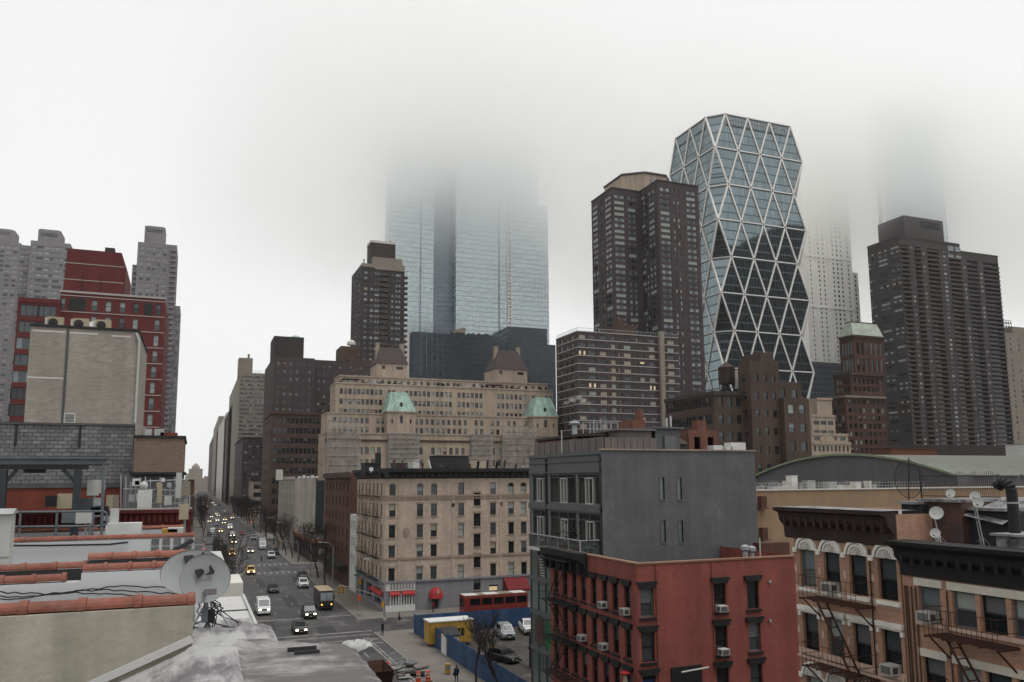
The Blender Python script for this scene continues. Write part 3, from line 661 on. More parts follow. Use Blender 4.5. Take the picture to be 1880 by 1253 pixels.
# ---- pale stone block at the far right edge
Yk = 420; x0, x1 = Su(1850, Yk, 700), Su(1960, Yk, 700); zk = Zs(612, 1860, Yk)
t = tower('grey_stone_block', 'pale grey stepped stone block at the right edge with rooftop sign frame', x0, Yk)
b = MB(); sr = []; wl = []
for z in [zk - 5 - 4 * i for i in range(20)]:
    for u in cols(x0 + 2, x1 - 2, 7): sr.append((u - .8, u + .8, z - 1, z + 1)); wl.append(('S', Yk + .3, u, z, 1.6, 2.0, 'plain', 'mixed'))
block(b, x0, x1, Yk, Yk + 30, 0, zk, sr); b.box(x0 + 14, x1, Yk + 3, Yk + 28, zk, zk + 6); b.build('wall', ('stone_buff', 'roof_grey'), t); windows(t, wl, 99)
p = MB(); xs0, xs1 = Su(1843, Yk, 590), Su(1861, Yk, 590)
for q in lin(xs0, xs1, 5): p.box(q - .12, q + .12, Yk + 2, Yk + 2.3, zk, zk + 10)
for z in lin(zk + 1, zk + 10, 5): p.box(xs0, xs1, Yk + 1.9, Yk + 2.1, z, z + .25)
for q in lin(xs0 + 1, xs1 - 1, 4): p.box(q - .5, q + .5, Yk + 1.7, Yk + 1.9, zk + 4, zk + 5.5); p.box(q - .5, q + .5, Yk + 1.7, Yk + 1.9, zk + 7.4, zk + 9)
p.build('sign_frame', 'brick_plum', t)
# ---- beige prewar complex with copper turrets
def prewar_complex():
    Y = 256
    t = tower('prewar_apartment_block', 'long beige prewar apartment block with brown roofed penthouses and green turrets', Su(590, Y), Y)
    wl = []; b = MB()
    def tier(pl, pc, pr, yt, Yt, zb, pitch, first, uw, uh, groups, x_in=0, wn=2, ws='mixed'):
        pitch *= 1.25; first *= 1.25; uw *= 1.25; uh *= 1.25; x0, x1 = Su(pc, Yt, yt), min(121.4, Su(pr, Yt, yt)); z1 = Zs(yt, pc, Yt); y1 = max(Wu(pl, x0, yt), Yt + 3); sr, wr = [], []
        zs = [z1 - first - pitch * i for i in range(12) if z1 - first - pitch * i > zb + .9]
        for z in zs:
            for g in groups:
                for q in g if isinstance(g, tuple) else (g,):
                    u = Su(q, Yt, yt)
                    if x0 + .6 < u < x1 - .6: sr.append((u - uw / 2, u + uw / 2, z - uh / 2, z + uh / 2)); wl.append(('S', Yt + .3, u, z, uw, uh, 'sash', ws))
            for u in cols(Yt + 2, y1 - 2, wn): wr.append((u - .5, u + .5, z - uh / 2, z + uh / 2)); wl.append(('W', x0 + .3, u, z, 1.0, uh, 'sash', ws))
        block(b, x0, x1, Yt, y1, zb, z1, sr, wr, depth=.35); return x0, x1, Yt, y1, z1
    rr = random.Random(11)
    g1 = [q for q in range(603, 1030, 8) if rr.random() < .8]; g2 = [q for q in range(604, 1030, 10) if rr.random() < .85]
    z_lo = Zs(795, 700, Y)
    a = tier(585, 598, 1030, 795, Y, 0, 3.1, 4.4, .95, 1.8, [q for q in range(597, 1030, 11) if q % 7])
    a2 = tier(590, 602, 1030, 758, Y + 5, a[4] - .1, 2.4, 1.9, .85, 1.45, g2)
    a3 = tier(607, 617, 1040, 703, Y + 9, a2[4] - .1, 2.7, 2.2, .85, 1.45, g1)
    a4 = tier(614, 624, 1045, 690, Y + 14, a3[4] - .1, 3, 1.3, .8, 1.0, range(630, 1030, 12))
    b.build('wall', ('stone_tan', 'roof_grey'), t); windows(t, wl, 9)
    for q, d in ((a, .25), (a2, .2), (a3, .2), (a4, .2)):
        p = MB(); p.box(q[0] - d, q[1], q[2] - d, q[2] - .003, q[4] - .2, q[4] + .25); p.box(q[0] - d, q[0] - .003, q[2], q[3], q[4] - .2, q[4] + .25); p.build('cornice', 'stone_tan', t)
    p = MB(); zz = Zs(812, 800, Y); p.box(a[0] - .2, a[1], Y - .35, Y - .003, zz, zz + .6); p.build('string_course', 'brick_umber', t)
    # rooftop terrace clutter: planters, awnings and pergolas
    for i, q in enumerate(range(626, 1020, 9)):
        if rr.random() < .75:
            u = Su(q, Y + 10, 690); h = rr.uniform(.6, 1.9); k = rr.random(); p = MB()
            if k < .6: p.lathe([(.25, 0), (.3, .35), (rr.uniform(.5, .8), h * .7), (.1, h)], 6, (u, Y + 11, a3[4])); p.build('terrace_planter', 'leaf_dark', t)
            else: p.box(u - .6, u + .6, Y + 10.6, Y + 12, a3[4], a3[4] + .15); p.box(u - .6, u + .6, Y + 10.6, Y + 10.7, a3[4] + .15, a3[4] + h); p.build('terrace_screen', 'band_white' if k > .85 else 'brick_umber', t)
    for q0, q1 in ((628, 662), (895, 925)):
        p = MB(); u0, u1 = Su(q0, Y + 10), Su(q1, Y + 10); p.frustum((u0, u1, Y + 10, Y + 13), (u0 + 1.5, u1 - 1.5, Y + 12, Y + 13), a3[4] + 1.6, a3[4] + 2.6); p.build('terrace_awning', 'brick_umber', t)
    # penthouses with steep brown roofs and chimneys
    for pl, pr, yr, yb, y2, tl, tr in ((693, 748, 628, 667, 700, 697, 745), (909, 968, 634, 677, 710, 917, 961)):
        Yp = Y + 20; u0, u1 = Su(pl, Yp, yb), Su(pr, Yp, yb); zb = Zs(yb, pl, Yp); zt = Zs(yr + 6, pl, Yp); p = MB()
        rc = [(u0 + 1.6, u0 + 2.8, zb - 2, zb - .7), (u1 - 4, u1 - 1.6, zb - 2, zb - 1)]
        wall(p, 'S', Yp, u0, u1, a4[4] - 4, zb, rc, .5, 0, 0, 1); p.quad((u0, Yp, a4[4]), (u0, Yp + 12, a4[4]), (u0, Yp + 12, zb), (u0, Yp, zb)); p.quad((u1, Yp, a4[4] - 4), (u1, Yp + 12, a4[4] - 4), (u1, Yp + 12, zb), (u1, Yp, zb)); p.build('penthouse', ('stone_tan', 'glass_dark'), t)
        p = MB(); v0, v1 = Su(tl, Yp, yr), Su(tr, Yp, yr); p.frustum((u0 - .3, u1 + .3, Yp - .3, Yp + 12), (v0 + 1, v1 - 1, Yp + 3.5, Yp + 8), zb, zt); p.build('hipped_roof', 'roof_brown', t)
        for v in (v0 + .3, v1 - .3): p = MB(); p.box(v - .55, v + .55, Yp + 4, Yp + 6, zb, zt + 1.2); p.box(v - .7, v + .7, Yp + 3.9, Yp + 6.1, zt + 1.2, zt + 1.6); p.build('chimney', 'stone_tan', t)
    # turrets with green copper roofs
    for pl, pr, tl, tr, yt, yb, y2 in ((711, 763, 720, 750, 719, 757, 795), (979, 1024, 990, 1015, 729, 766, 800)):
        Yt = Y + .4; u0, u1 = Su(pl, Yt, yb), Su(pr, Yt, yb); zb = Zs(yb, pl, Yt); zt = Zs(yt, tl, Yt); p = MB(); um = (u0 + u1) / 2; d = u1 - u0
        rc = [(um - .5, um + .5, zb - 3.6, zb - 1.4), (u0 + 1.4, u0 + 1.9, zb - 3.6, zb - 2.2), (u1 - 1.9, u1 - 1.4, zb - 3.6, zb - 2.2)]
        block(p, u0, u1, Yt, Yt + d, a[4] - .3, zb, rc, depth=.6); p.quad((um - .6, Yt + .5, zb - 3.7), (um + .6, Yt + .5, zb - 3.7), (um + .6, Yt + .5, zb - 1), (um - .6, Yt + .5, zb - 1), 2); p.build('turret', ('stone_tan', 'roof_grey', 'glass_dark'), t)
        p = MB(); p.lathe([(.62, 0), (.62, .02)], 14, (0, 0, 0)); p.v = [(um + x, Yt - .06 + z, zb - 1.45 + y) for x, y, z in p.v]; p.build('arched_head', 'glass_dark', t)
        p = MB(); p.box(u0 - .35, u1 + .35, Yt - .35, Yt + d + .35, zb, zb + .4); p.build('turret_cornice', 'stone_tan', t)
        p = MB(); v0, v1 = Su(tl, Yt, yt), Su(tr, Yt, yt); e = (d - (v1 - v0)) / 2; p.frustum((u0 - .2, u1 + .2, Yt - .2, Yt + d + .2), (v0, v1, Yt + e, Yt + d - e), zb + .4, zt); rf = p.build('copper_roof', 'copper_green', t)
        p = MB(); zd = zb + (zt - zb) * .28; p.box(um - .35, um + .35, Yt + .3, Yt + 1.8, zd, zd + .9); p.ext([(um - .55, zd + .9), (um + .55, zd + .9), (um, zd + 1.6)], 'y', Yt + .2, Yt + 1.8); p.build('dormer', 'leaf_dark', rf)
        p = MB()
        for k in range(9): f = k / 8; p.bar((u0 - .2 + (d + .4) * f, Yt - .22, zb + .4), (v0 + (v1 - v0) * f, Yt + e - .02, zt), .07, .07)
        p.build('standing_seams', 'copper_green', rf)
    # scaffolding draped in netting
    for pl, pr, yt, yb, dd in ((602, 663, 772, 880, 1.4), (714, 770, 796, 845, 1.2), (866, 905, 798, 850, 1.2), (923, 985, 782, 850, 1.8)):
        Ys = Y - dd; u0, u1 = Su(pl, Ys, yt), Su(pr, Ys, yt); z0, z1 = Zs(yb, pl, Ys) - 4, Zs(yt, pl, Ys); p = MB()
        nx, nz = 14, 10; vv = []
        for j in range(nz + 1):
            for i in range(nx + 1): vv.append((u0 + (u1 - u0) * i / nx, Ys + rr.uniform(-.1, .05) + .06 * (i % 2), z0 + (z1 - z0) * j / nz))
        p.add(vv, [(j * (nx + 1) + i, j * (nx + 1) + i + 1, (j + 1) * (nx + 1) + i + 1, (j + 1) * (nx + 1) + i) for j in range(nz) for i in range(nx)])
        p.build('scaffold_netting', 'net_veil', t)
        p = MB()
        for u in lin(u0, u1, 7): p.tube((u, Ys + .5, 0), (u, Ys + .5, z1 + 1.2), .09, n=4)
        for z in lin(z0, z1, 9): p.box(u0, u1, Ys - .16, Ys + .6, z, z + .1)
        p.build('scaffold_frame', 'galvanised', t)
prewar_complex()
# ---- slim dark tower with balconies left of the glass twins
def slim_tower():
    Y = 396; x0, x1, y0, y1, z1 = massing(650, 664, 743, 490, Y); y1 = Y + 28; z1 = Zs(484, 664, Y)
    t = tower('slim_brown_tower', 'slender dark brown tower with pale crown and boxy penthouse', x0, Y)
    wl, sr, wr = [], [], []; b = MB(); fh = 2.8; w_ = x1 - x0
    rec = [(x0 + w_ * .44, x0 + w_ * .62)]
    for i in range(38):
        z = z1 - 4.5 - fh * i
        for f, w in ((.10, 1.8), (.24, 1.6), (.36, 2.4), (.72, 1.2), (.85, 2.6)): u = x0 + w_ * f; sr.append((u - w / 2, u + w / 2, z - .7, z + .7)); wl.append(('S', Y + .22, u, z, w, 1.4, 'wide' if w > 2 else 'plain', 'pale' if w > 2 else 'mixed'))
        for f in (.2, .5, .8): u = Y + 28 * f; wr.append((u - 1.2, u + 1.2, z - .7, z + .7)); wl.append(('W', x0 + .22, u, z, 2.4, 1.4, 'plain', 'mixed'))
    sr.append((*rec[0], 10, z1 - 3.4))
    wall(b, 'S', Y, x0, x1, 0, z1, [r for r in sr if r[3] - r[2] > 3] + [r for r in sr if r[3] - r[2] < 3], .3)
    b.quad((rec[0][0], Y + .3, 10), (rec[0][1], Y + .3, 10), (rec[0][1], Y + .3, z1 - 3.4), (rec[0][0], Y + .3, z1 - 3.4), 2)
    wall(b, 'W', x0, Y, y1, 0, z1, wr); b.quad((x1, Y, 0), (x1, y1, 0), (x1, y1, z1), (x1, Y, z1)); b.quad((x0, Y, z1), (x1, Y, z1), (x1, y1, z1), (x0, y1, z1), 1)
    b.build('wall', ('brick_dark', 'roof_grey', 'glass_dark'), t); windows(t, wl, 7.5)
    q = MB(); q.box(0, rec[0][1] - rec[0][0] - .1, -1.2, .25, 0, .18); q.box(0, rec[0][1] - rec[0][0] - .1, -1.2, -1.1, .18, 1.0); me = q.mesh('balcony', ('brick_umber',))
    q = MB(); q.box(0, 1.8, -.05, 2.4, 0, .18); q.box(1.7, 1.8, -.05, 2.4, .18, 1.0); q.box(0, 1.7, -.05, .05, .18, 1); me2 = q.mesh('balcony', ('brick_umber',))
    for i in range(38):
        z = z1 - 5.8 - fh * i; inst('balcony', me, t, (rec[0][0] + .05, Y, z)); inst('balcony', me2, t, (x1, Y + .05, z))
    p = MB(); zc = Zs(474, 700, Y + 3); u0, u1 = Su(684, Y + 3, 480), Su(738, Y + 3, 480); p.box(x0 + w_ * .3, x0 + w_ * 1.0, Y - .3, Y + .0, z1 - 2.4, z1 + .8); p.box(x0 - .3, x0 + w_ * .3, Y - .28, Y - .005, z1 - 1.6, z1 + .2); p.box(u0, u1, Y + 2, Y + 18, z1, zc); p.build('pale_crown', 'stone_buff', t)
    u0, u1 = Su(681, Y + 6, 460), Su(726, Y + 6, 460); zp = Zs(446, 690, Y + 6); p = MB(); p.box(u0, u1, Y + 6, Y + 16, z1, zp); p.build('penthouse', 'brick_dark', t)
    p = MB(); p.box(u0 - .2, u1 + .2, Y + 5.8, Y + 16.2, zp, zp + 1.3); p.build('penthouse_cap', 'stone_pale', t)
    p = MB(); p.tube((x0 + 1.5, Y + 2, z1), (x0 + 1.5, Y + 2, z1 + 3), .3); p.lathe([(.9, 0), (.9, .6), (.2, 1)], 8, (u1 - 2.6, Y + 8, zp + 1.3)); p.build('vent_pipe', 'black_metal', t)
slim_tower()
# ---- towers beyond the left rooftops
def rose_tower(name, label, segs, Y, steps, nrow, pent, balc=()):
    t = tower(name, label, Su(segs[0][0], Y, 560), Y); wl = []; b = MB()
    for (pl, pr, yt, dy, colspec, ws) in segs:
        x0, x1 = Su(pl, Y + dy, 560), Su(pr, Y + dy, 560); z1 = Zs(yt, (pl + pr) / 2, Y + dy); sr, wr = [], []
        for i in range(nrow):
            z = z1 - 3 - 2.8 * i
            for f, w in colspec: u = x0 + (x1 - x0) * f; sr.append((u - w / 2, u + w / 2, z - .7, z + .7)); wl.append(('S', Y + dy + .22, u, z, w, 1.4, 'plain', ws))
            for f in (.15, .4, .65, .9): u = Y + dy + 25 * f; wr.append((u - .9, u + .9, z - .7, z + .7)); wl.append(('E', x1 - .22, u, z, 1.8, 1.4, 'plain', ws))
        block(b, x0, x1, Y + dy, Y + dy + 25, 0, z1, sr, (), wr)
    b.build('wall', ('stone_rose', 'roof_grey'), t); windows(t, wl, 9)
    for pl, pr, yt, yb, dy in pent:
        x0, x1 = Su(pl, Y + dy, yt), Su(pr, Y + dy, yt); z0, z1 = Zs(yb, pl, Y + dy) - 3, Zs(yt, pl, Y + dy); p = MB(); e = (x1 - x0) * .12
        p.prism([(x0 + e, Y + dy), (x1 - e, Y + dy), (x1, Y + dy + e), (x1, Y + dy + 14), (x0, Y + dy + 14), (x0, Y + dy + e)], z0, z1); p.build('penthouse', 'stone_rose', t)
        p = MB(); p.box(x0 + e, x1 - e, Y + dy - .1, Y + dy - .003, z1 - 3.4, z1 - 1.6); p.build('penthouse_louvre', 'roof_grey', t)
    for pl, dy, yt in balc:
        x0 = Su(pl, Y + dy, 560); z1 = Zs(yt, pl, Y + dy); q = MB(); q.box(0, 2.6, -1.3, 0, 0, .2); q.box(0, 2.6, -1.3, -1.2, .2, 1.0); me = q.mesh('balcony', ('stone_rose',))
        for i in range(int(z1 / 2.8) - 10): inst('balcony', me, t, (x0, Y + dy, z1 - 4.5 - 2.8 * i))
rose_tower('rose_brick_tower', 'hazy rose grey tower with stepped crown right of the red building',
    [(247, 320, 447, 0, ((.12, 1.8), (.3, 1.8), (.42, 1.2), (.55, 1.2), (.7, 1.8), (.88, 1.8)), 'pale'), (318, 331, 562, 3, ((.3, 1.4), (.75, 1.2)), 'pale'), (239, 247, 486, 3, ((.5, 1.4),), 'pale')], 450, (), 46, ((266, 304, 414, 446, 2),), ((241, 3, 486), (309, 0, 447)))
rose_tower('rose_slab_tower', 'hazy rose grey slab tower left behind the red building',
    [(48, 122, 444, 0, ((.1, 1.4), (.25, 2.6), (.42, 2.4), (.55, 1.2), (.68, 2.6), (.8, 1.2), (.92, 1.6)), 'pale'), (28, 48, 450, 6, ((.3, 1.6), (.7, 1.6)), 'pale')], 440, (), 40, ((70, 112, 420, 446, 2),))
rose_tower('grey_edge_tower', 'hazy grey tower cut off by the left edge', [(-60, 30, 442, 0, ((.62, 2.0), (.75, 2.4), (.9, 2.0)), 'pale'), (-60, 40, 560, -6, ((.6, 2.0), (.75, 2.0), (.9, 2.0)), 'pale')], 520, (), 44, ((-40, 27, 416, 444, 2),))
# ---- red modern building behind the left rooftops
def red_modern():
    Y = 165; xe = Su(300, Y, 620)
    t = tower('red_modern_building', 'deep red modern apartment building with white floor joints and blue windows', Su(107, Y), Y)
    wl = []; b = MB(); x0 = Su(107, Y, 600); x1 = xe; z1 = Zs(540, 200, Y); fh = 3.03; sr, er = [], []
    def sw(px, z, w, h, pos=Y, lst=sr, ws='pale', st='sash'): u = Su(px, pos, 600); lst.append((u - w / 2, u + w / 2, z - h / 2, z + h / 2)); wl.append(('S', pos + .22, u, z, w, h, st, ws))
    for i in range(14):
        z = z1 - 2.4 - fh * i
        if i in (0, 1):
            for px in (171, 197, 223, 248): sw(px, z, .95, 1.95)
        sw(289 - i * .7, z, .9, 2.1)
        if i == 0: sw(113, z, .7, 2.0)
        for f in (.3, .6, .9): u = Y + 8 * f; er.append((u - .7, u + .7, z - 1, z + 1)); wl.append(('E', x1 - .22, u, z, 1.4, 2.0, 'sash', 'pale'))
    block(b, x0, x1, Y, Y + 25, 0, z1, sr, (), er)
    # left wing, one metre forward, with wide glazing
    Yw = Y - 1.5; v0, v1 = Su(22, Yw, 700), Su(107, Yw, 600); z2 = Zs(548, 70, Yw); sr2 = []
    for i in range(10):
        z = z2 - 2.3 - fh * i
        for px, w in ((52, 3.0), (84, 3.0)): sw(px - i * 1.4, z, w, 2.1, Yw, sr2, 'mixed', 'wide')
    block(b, v0, v1, Yw, Y + 20, 0, z2, sr2)
    b.build('wall', ('brick_red_modern', 'roof_grey'), t); windows(t, wl, 9)
    for i in range(14):
        z = z1 - .9 - fh * i; p = MB(); p.box(x0, x1 + .06, Y - .06, Y + .02, z, z + .16); p.build('floor_joint', 'band_white', t)
    for px0, px1, i in ((124, 155, 0), (263, 278, 0), (256, 271, 4)):
        u0, u1 = Su(px0, Y, 600), Su(px1, Y, 600); z = z1 - 2.4 - fh * i; p = MB()
        for k in range(8): p.box(u0, u1, Y - .08, Y - .02, z - 1.1 + k * .28, z - .92 + k * .28)
        p.box(u0, u1, Y - .03, Y - .005, z - 1.2, z + 1.2); p.build('louvre', 'frame_dark', t)
    p = MB(); p.box(x0 - .1, x1 + .15, Y - .12, Y - .003, z1 - .3, z1 + .1); p.build('coping', 'band_white', t)
    p = MB(); p.box(v0, v1, Yw - .1, Yw - .003, z2 - .8, z2); p.build('wing_parapet', 'brick_red_modern', t)
    # red penthouse
    Yp = Y + 5; u0, u1 = Su(116, Yp, 500), Su(231, Yp, 500); zt = Zs(460, 170, Yp); ut = Su(224, Yp, 460); p = MB()
    p.ext([(u0, z1 - 2), (u1, z1 - 2), (u1, zt - 3.2), (ut, zt), (u0 + .5, zt)], 'y', Yp, Yp + 14); pe = p.build('penthouse', 'brick_red_modern', t)
    for yy in (487, 517): z = Zs(yy, 170, Yp); p = MB(); p.box(u0, u1 - .3, Yp - .06, Yp - .003, z, z + .15); p.build('joint_line', 'band_white', pe)
    for px in (153, 186): u = Su(px, Yp, 500); p = MB(); p.tube((u, Yp - .15, z1), (u, Yp - .15, z1 + 4.5), .06, n=5); p.box(u - .35, u + .35, Yp - .3, Yp - .1, z1 + .4, z1 + .6); p.build('rod', 'frame_dark', pe)
    u = Su(200, Yp, 460); p = MB(); p.box(u - .8, u + .9, Yp + 1, Yp + 3, zt, zt + 1.1); p.build('roof_vent', 'frame_dark', t)
red_modern()

# ================================================================ ground, streets, cloud
def sheet(name, x0, x1, y0, y1, z, m, kind='structure'):
    b = MB(); b.quad((x0, y0, z), (x1, y0, z), (x1, y1, z), (x0, y1, z)); o = b.build(name, m); o['kind'] = kind; return o
KW, KE, LW, LE = 5.6, 23.7, .6, 28.4           # kerbs and building lines of the avenue
sheet('ground', -900, 1500, -300, 2600, -.02, 'earth')
sheet('avenue_road', KW, KE, -150, 2500, 0, 'asphalt')
CROSS = [(33.5, 42.5), (111, 121.5), (194, 207.5), (292, 304), (384, 396), (474, 486), (590, 602)]
for i, (a, b_) in enumerate(CROSS):
    sheet('side_street_road', KE, 700, a, b_, .0, 'asphalt'); sheet('side_street_road', -300, KW, a, b_, .0, 'asphalt')
def pavement(x0, x1, y0, y1, k):
    b = MB(); b.box(x0, x1, y0, y1, -.3, .13); o = b.build('sidewalk', 'sidewalk'); struct(o)
    b = MB(); kx = x0 - .16 if k > 0 else x1; b.box(kx, kx + .16, y0, y1, -.3, .125); kb = b.build('kerb', 'kerb_stone', o)
    # flag joints as shallow strips where they can be told apart
    return o
edges = [-150] + [v for ab in CROSS for v in ab] + [2500]
for y0, y1 in zip(edges[::2], edges[1::2]):
    pavement(KE, LE + .2, y0, y1, 1); pavement(LW - .2, KW, y0, y1, -1)
# north and south pavements of the visible side street
for y0, y1, x0 in ((121.5, 126.7, 28.6), (107.6, 111, 28.6), (207.5, 211, 28.6), (190.5, 194, 28.6), (42.5, 44.5, 28.6)):
    b = MB(); b.box(x0, 300, y0 + (.16 if y0 in (121.5, 207.5, 42.5) else 0), y1 - (0 if y0 in (121.5, 207.5, 42.5) else .16), -.3, .128); o = b.build('sidewalk', 'sidewalk'); struct(o)
    b = MB(); yk = y0 if y0 in (121.5, 207.5, 42.5) else y1 - .16; b.box(x0, 300, yk, yk + .16, -.3, .122); b.build('kerb', 'kerb_stone', o)
def mark(x0, x1, y0, y1, m='road_paint', name='road_marking'):
    b = MB(); b.quad((x0, y0, .006), (x1, y0, .006), (x1, y1, .006), (x0, y1, .006)); o = b.build(name, m); o['kind'] = 'structure'
for X in (9.0, 12.7, 16.3, 19.9):
    y = 60
    while y < 420:
        if not any(a - 6 < y < b_ + 3 for a, b_ in CROSS): mark(X - .07, X + .07, y, y + 3)
        y += 9 if y < 300 else 14
for (a, b_) in CROSS[1:5]:
    mark(KW + .3, KE - .3, b_ + 5.2, b_ + 5.7) ; mark(KW + .3, KE - .3, a - .9, a - .55); mark(KW + .3, KE - .3, a - 4.2, a - 3.85) if a < 150 else None
for yy0, yy1 in ((208.2, 211.5), (189.8, 193.2), (304.8, 308.2)):
    x = KW + .8
    while x < KE - .6: mark(x, x + .55, yy0, yy1, name='crosswalk_stripe'); x += 1.3
mark(21.6, 21.75, 62, 108); mark(22.05, 22.2, 62, 108)
mark(KW + 3, KE, 112.6, 113.0); mark(KE - 2.2, KE - .3, 104, 104.4)
# haze and low cloud
def volume_box(name, lo, hi, key, density=None):
    m = bpy.data.materials.new(key); m.use_nodes = True; t = m.node_tree; t.nodes.clear(); M[key] = m
    out = t.nodes.new('ShaderNodeOutputMaterial'); p = t.nodes.new('ShaderNodeVolumePrincipled'); t.links.new(p.outputs[0], out.inputs['Volume'])
    p.inputs['Color'].default_value = (1, 1, .995, 1); p.inputs['Anisotropy'].default_value = .45
    if density is not None: p.inputs['Density'].default_value = density
    b = MB(); b.box(lo[0], hi[0], lo[1], hi[1], lo[2], hi[2]); o = b.build(name, key); o['kind'] = 'stuff'; return t, p
volume_box('haze', (-950, -320, -1.5), (1550, 2650, 356), 'haze_air', .00007)
tv, pv = volume_box('low_cloud', (-100, 345, 150), (1000, 1000, 330), 'cloud_air')
geo = tv.nodes.new('ShaderNodeNewGeometry'); sep = tv.nodes.new('ShaderNodeSeparateXYZ'); tv.links.new(geo.outputs['Position'], sep.inputs[0])
def ramp(i, a, b_):
    r = tv.nodes.new('ShaderNodeMapRange'); r.interpolation_type = 'SMOOTHSTEP'; tv.links.new(sep.outputs[i], r.inputs[0]); r.inputs[1].default_value = a; r.inputs[2].default_value = b_; return r.outputs[0]
def vmul(a, b_):
    n = tv.nodes.new('ShaderNodeMath'); n.operation = 'MULTIPLY'; tv.links.new(a, n.inputs[0])
    if isinstance(b_, float): n.inputs[1].default_value = b_
    else: tv.links.new(b_, n.inputs[1])
    return n.outputs[0]
dens = vmul(vmul(vmul(ramp(0, -60, 150), ramp(0, 1000, 760)), vmul(ramp(1, 345, 395), ramp(1, 900, 660))), vmul(ramp(2, 165, 258), ramp(2, 328, 304)))
nz = tv.nodes.new('ShaderNodeTexNoise'); nz.inputs['Scale'].default_value = .011; nz.inputs['Detail'].default_value = 3; tv.links.new(geo.outputs['Position'], nz.inputs['Vector'])
nr = tv.nodes.new('ShaderNodeMapRange'); tv.links.new(nz.outputs[0], nr.inputs[0]); nr.inputs[1].default_value = .3; nr.inputs[2].default_value = .7; nr.inputs[3].default_value = .45; nr.inputs[4].default_value = 1.5; dens = vmul(dens, nr.outputs[0])
xt = tv.nodes.new('ShaderNodeMath'); xt.operation = 'MULTIPLY_ADD'; tv.links.new(ramp(0, 300, 420), xt.inputs[0]); xt.inputs[1].default_value = .7; xt.inputs[2].default_value = 1.0   # the bank thickens eastward
tv.links.new(vmul(vmul(dens, xt.outputs[0]), .0225), pv.inputs['Density'])
pv.inputs['Anisotropy'].default_value = .82
# ================================================================ avenue row beyond the side street
def simple_block(name, label, x0, x1, y0, y1, z1, wallm, ncs, ncw, pitch, first, w, h, zb=3, top=None, ws='dark', st='sash', single=9, cornice=None, rows=60, depth=.25):
    t = tower(name, label, x0, y0); wl, sr, wr = [], [], []; b = MB()
    zs = [z1 - first - pitch * i for i in range(rows) if z1 - first - pitch * i > zb]
    for z in zs:
        for u in cols(x0 + .8, x1 - .8, ncs) if ncs else (): sr.append((u - w / 2, u + w / 2, z - h / 2, z + h / 2)); wl.append(('S', y0 + depth - .03, u, z, w, h, st, ws))
        for u in cols(y0 + .8, y1 - .8, ncw) if ncw else (): wr.append((u - w / 2, u + w / 2, z - h / 2, z + h / 2)); wl.append(('W', x0 + depth - .03, u, z, w, h, st, ws))
    block(b, x0, x1, y0, y1, 0, z1, sr, wr, depth=depth, parapet=.8); b.build('wall', (wallm, 'roof_tar'), t); windows(t, wl, single)
    if cornice:
        p = MB(); d = .45; p.box(x0 - d, x1, y0 - d, y0 - .003, z1 - .7, z1 + .25); p.box(x0 - d, x0 - .003, y0, y1, z1 - .7, z1 + .25); p.build('cornice', cornice, t)
    return t
def zat(px, py, X=None, Y=None): return P(px, py, x=X, y=Y).z
# dark brown pair beyond (upper tower, lower wing)
Y2 = 338; x0 = LE; zl = zat(500, 757, Y=Y2); zu = zat(505, 655, Y=Y2 + 14)
t = simple_block('dark_brown_block', 'dark brown brick block with regular small windows below the water tank tower', x0, Su(592, Y2, 780), Y2, Wu(486, x0, 800), zl, 'brick_umber', 11, 5, 4.1, 3.4, 1.3, 2.2, single=99, cornice='brick_rust')
t = simple_block('dark_brown_tower', 'tall dark brown brick tower rising above the brown block', Su(501, Y2 + 14, 700), Su(577, Y2 + 14, 700), Y2 + 14, Y2 + 60, zu, 'brick_plum', 6, 4, 3.3, 3, 1.0, 1.4, zb=zl, single=99, ws='mixed')
xx0, xx1 = Su(503, Y2 + 22, 630), Su(558, Y2 + 22, 630); zt = zat(505, 617, Y=Y2 + 22); b = MB(); b.box(xx0, xx1, Y2 + 22, Y2 + 40, zu - 2, zt); b.build('roof_bulkhead', 'brick_dark', t)
b = MB(); b.lathe([(2.2, 0), (2.2, .7), (1.6, 1.4), (.3, 1.8)], 12, (xx1 - 3, Y2 + 28, zt)); b.build('tank_dome', 'copper_green', t)
zu2 = zat(600, 662, Y=Y2 + 18)
t = simple_block('dark_brown_wing', 'wide dark brown wing with pale dotted windows behind beige block', Su(577, Y2 + 18, 700), Su(690, Y2 + 18, 700), Y2 + 18, Y2 + 60, zu2, 'brick_plum', 11, 0, 3.3, 3, .9, 1.3, zb=30, single=99, ws='mixed')
for pa, pb, yt in ((626, 662, 634), (640, 700, 661)):
    b = MB(); q0, q1 = Su(pa, Y2 + 24), Su(pb, Y2 + 24); b.box(q0, q1, Y2 + 22 + (4 if yt < 650 else 0), Y2 + 40, zu2 - 3, zat(pa, yt, Y=Y2 + 24)); b.build('roof_bulkhead', 'brick_umber', t)
b = MB(); q = P(645, 634, y=Y2 + 30); b.lathe([(2.0, 0), (2.0, 1.2), (1.4, 2), (.2, 2.4)], 12, (q.x, Y2 + 30, q.z)); b.build('roof_dome', 'stone_pale', t)
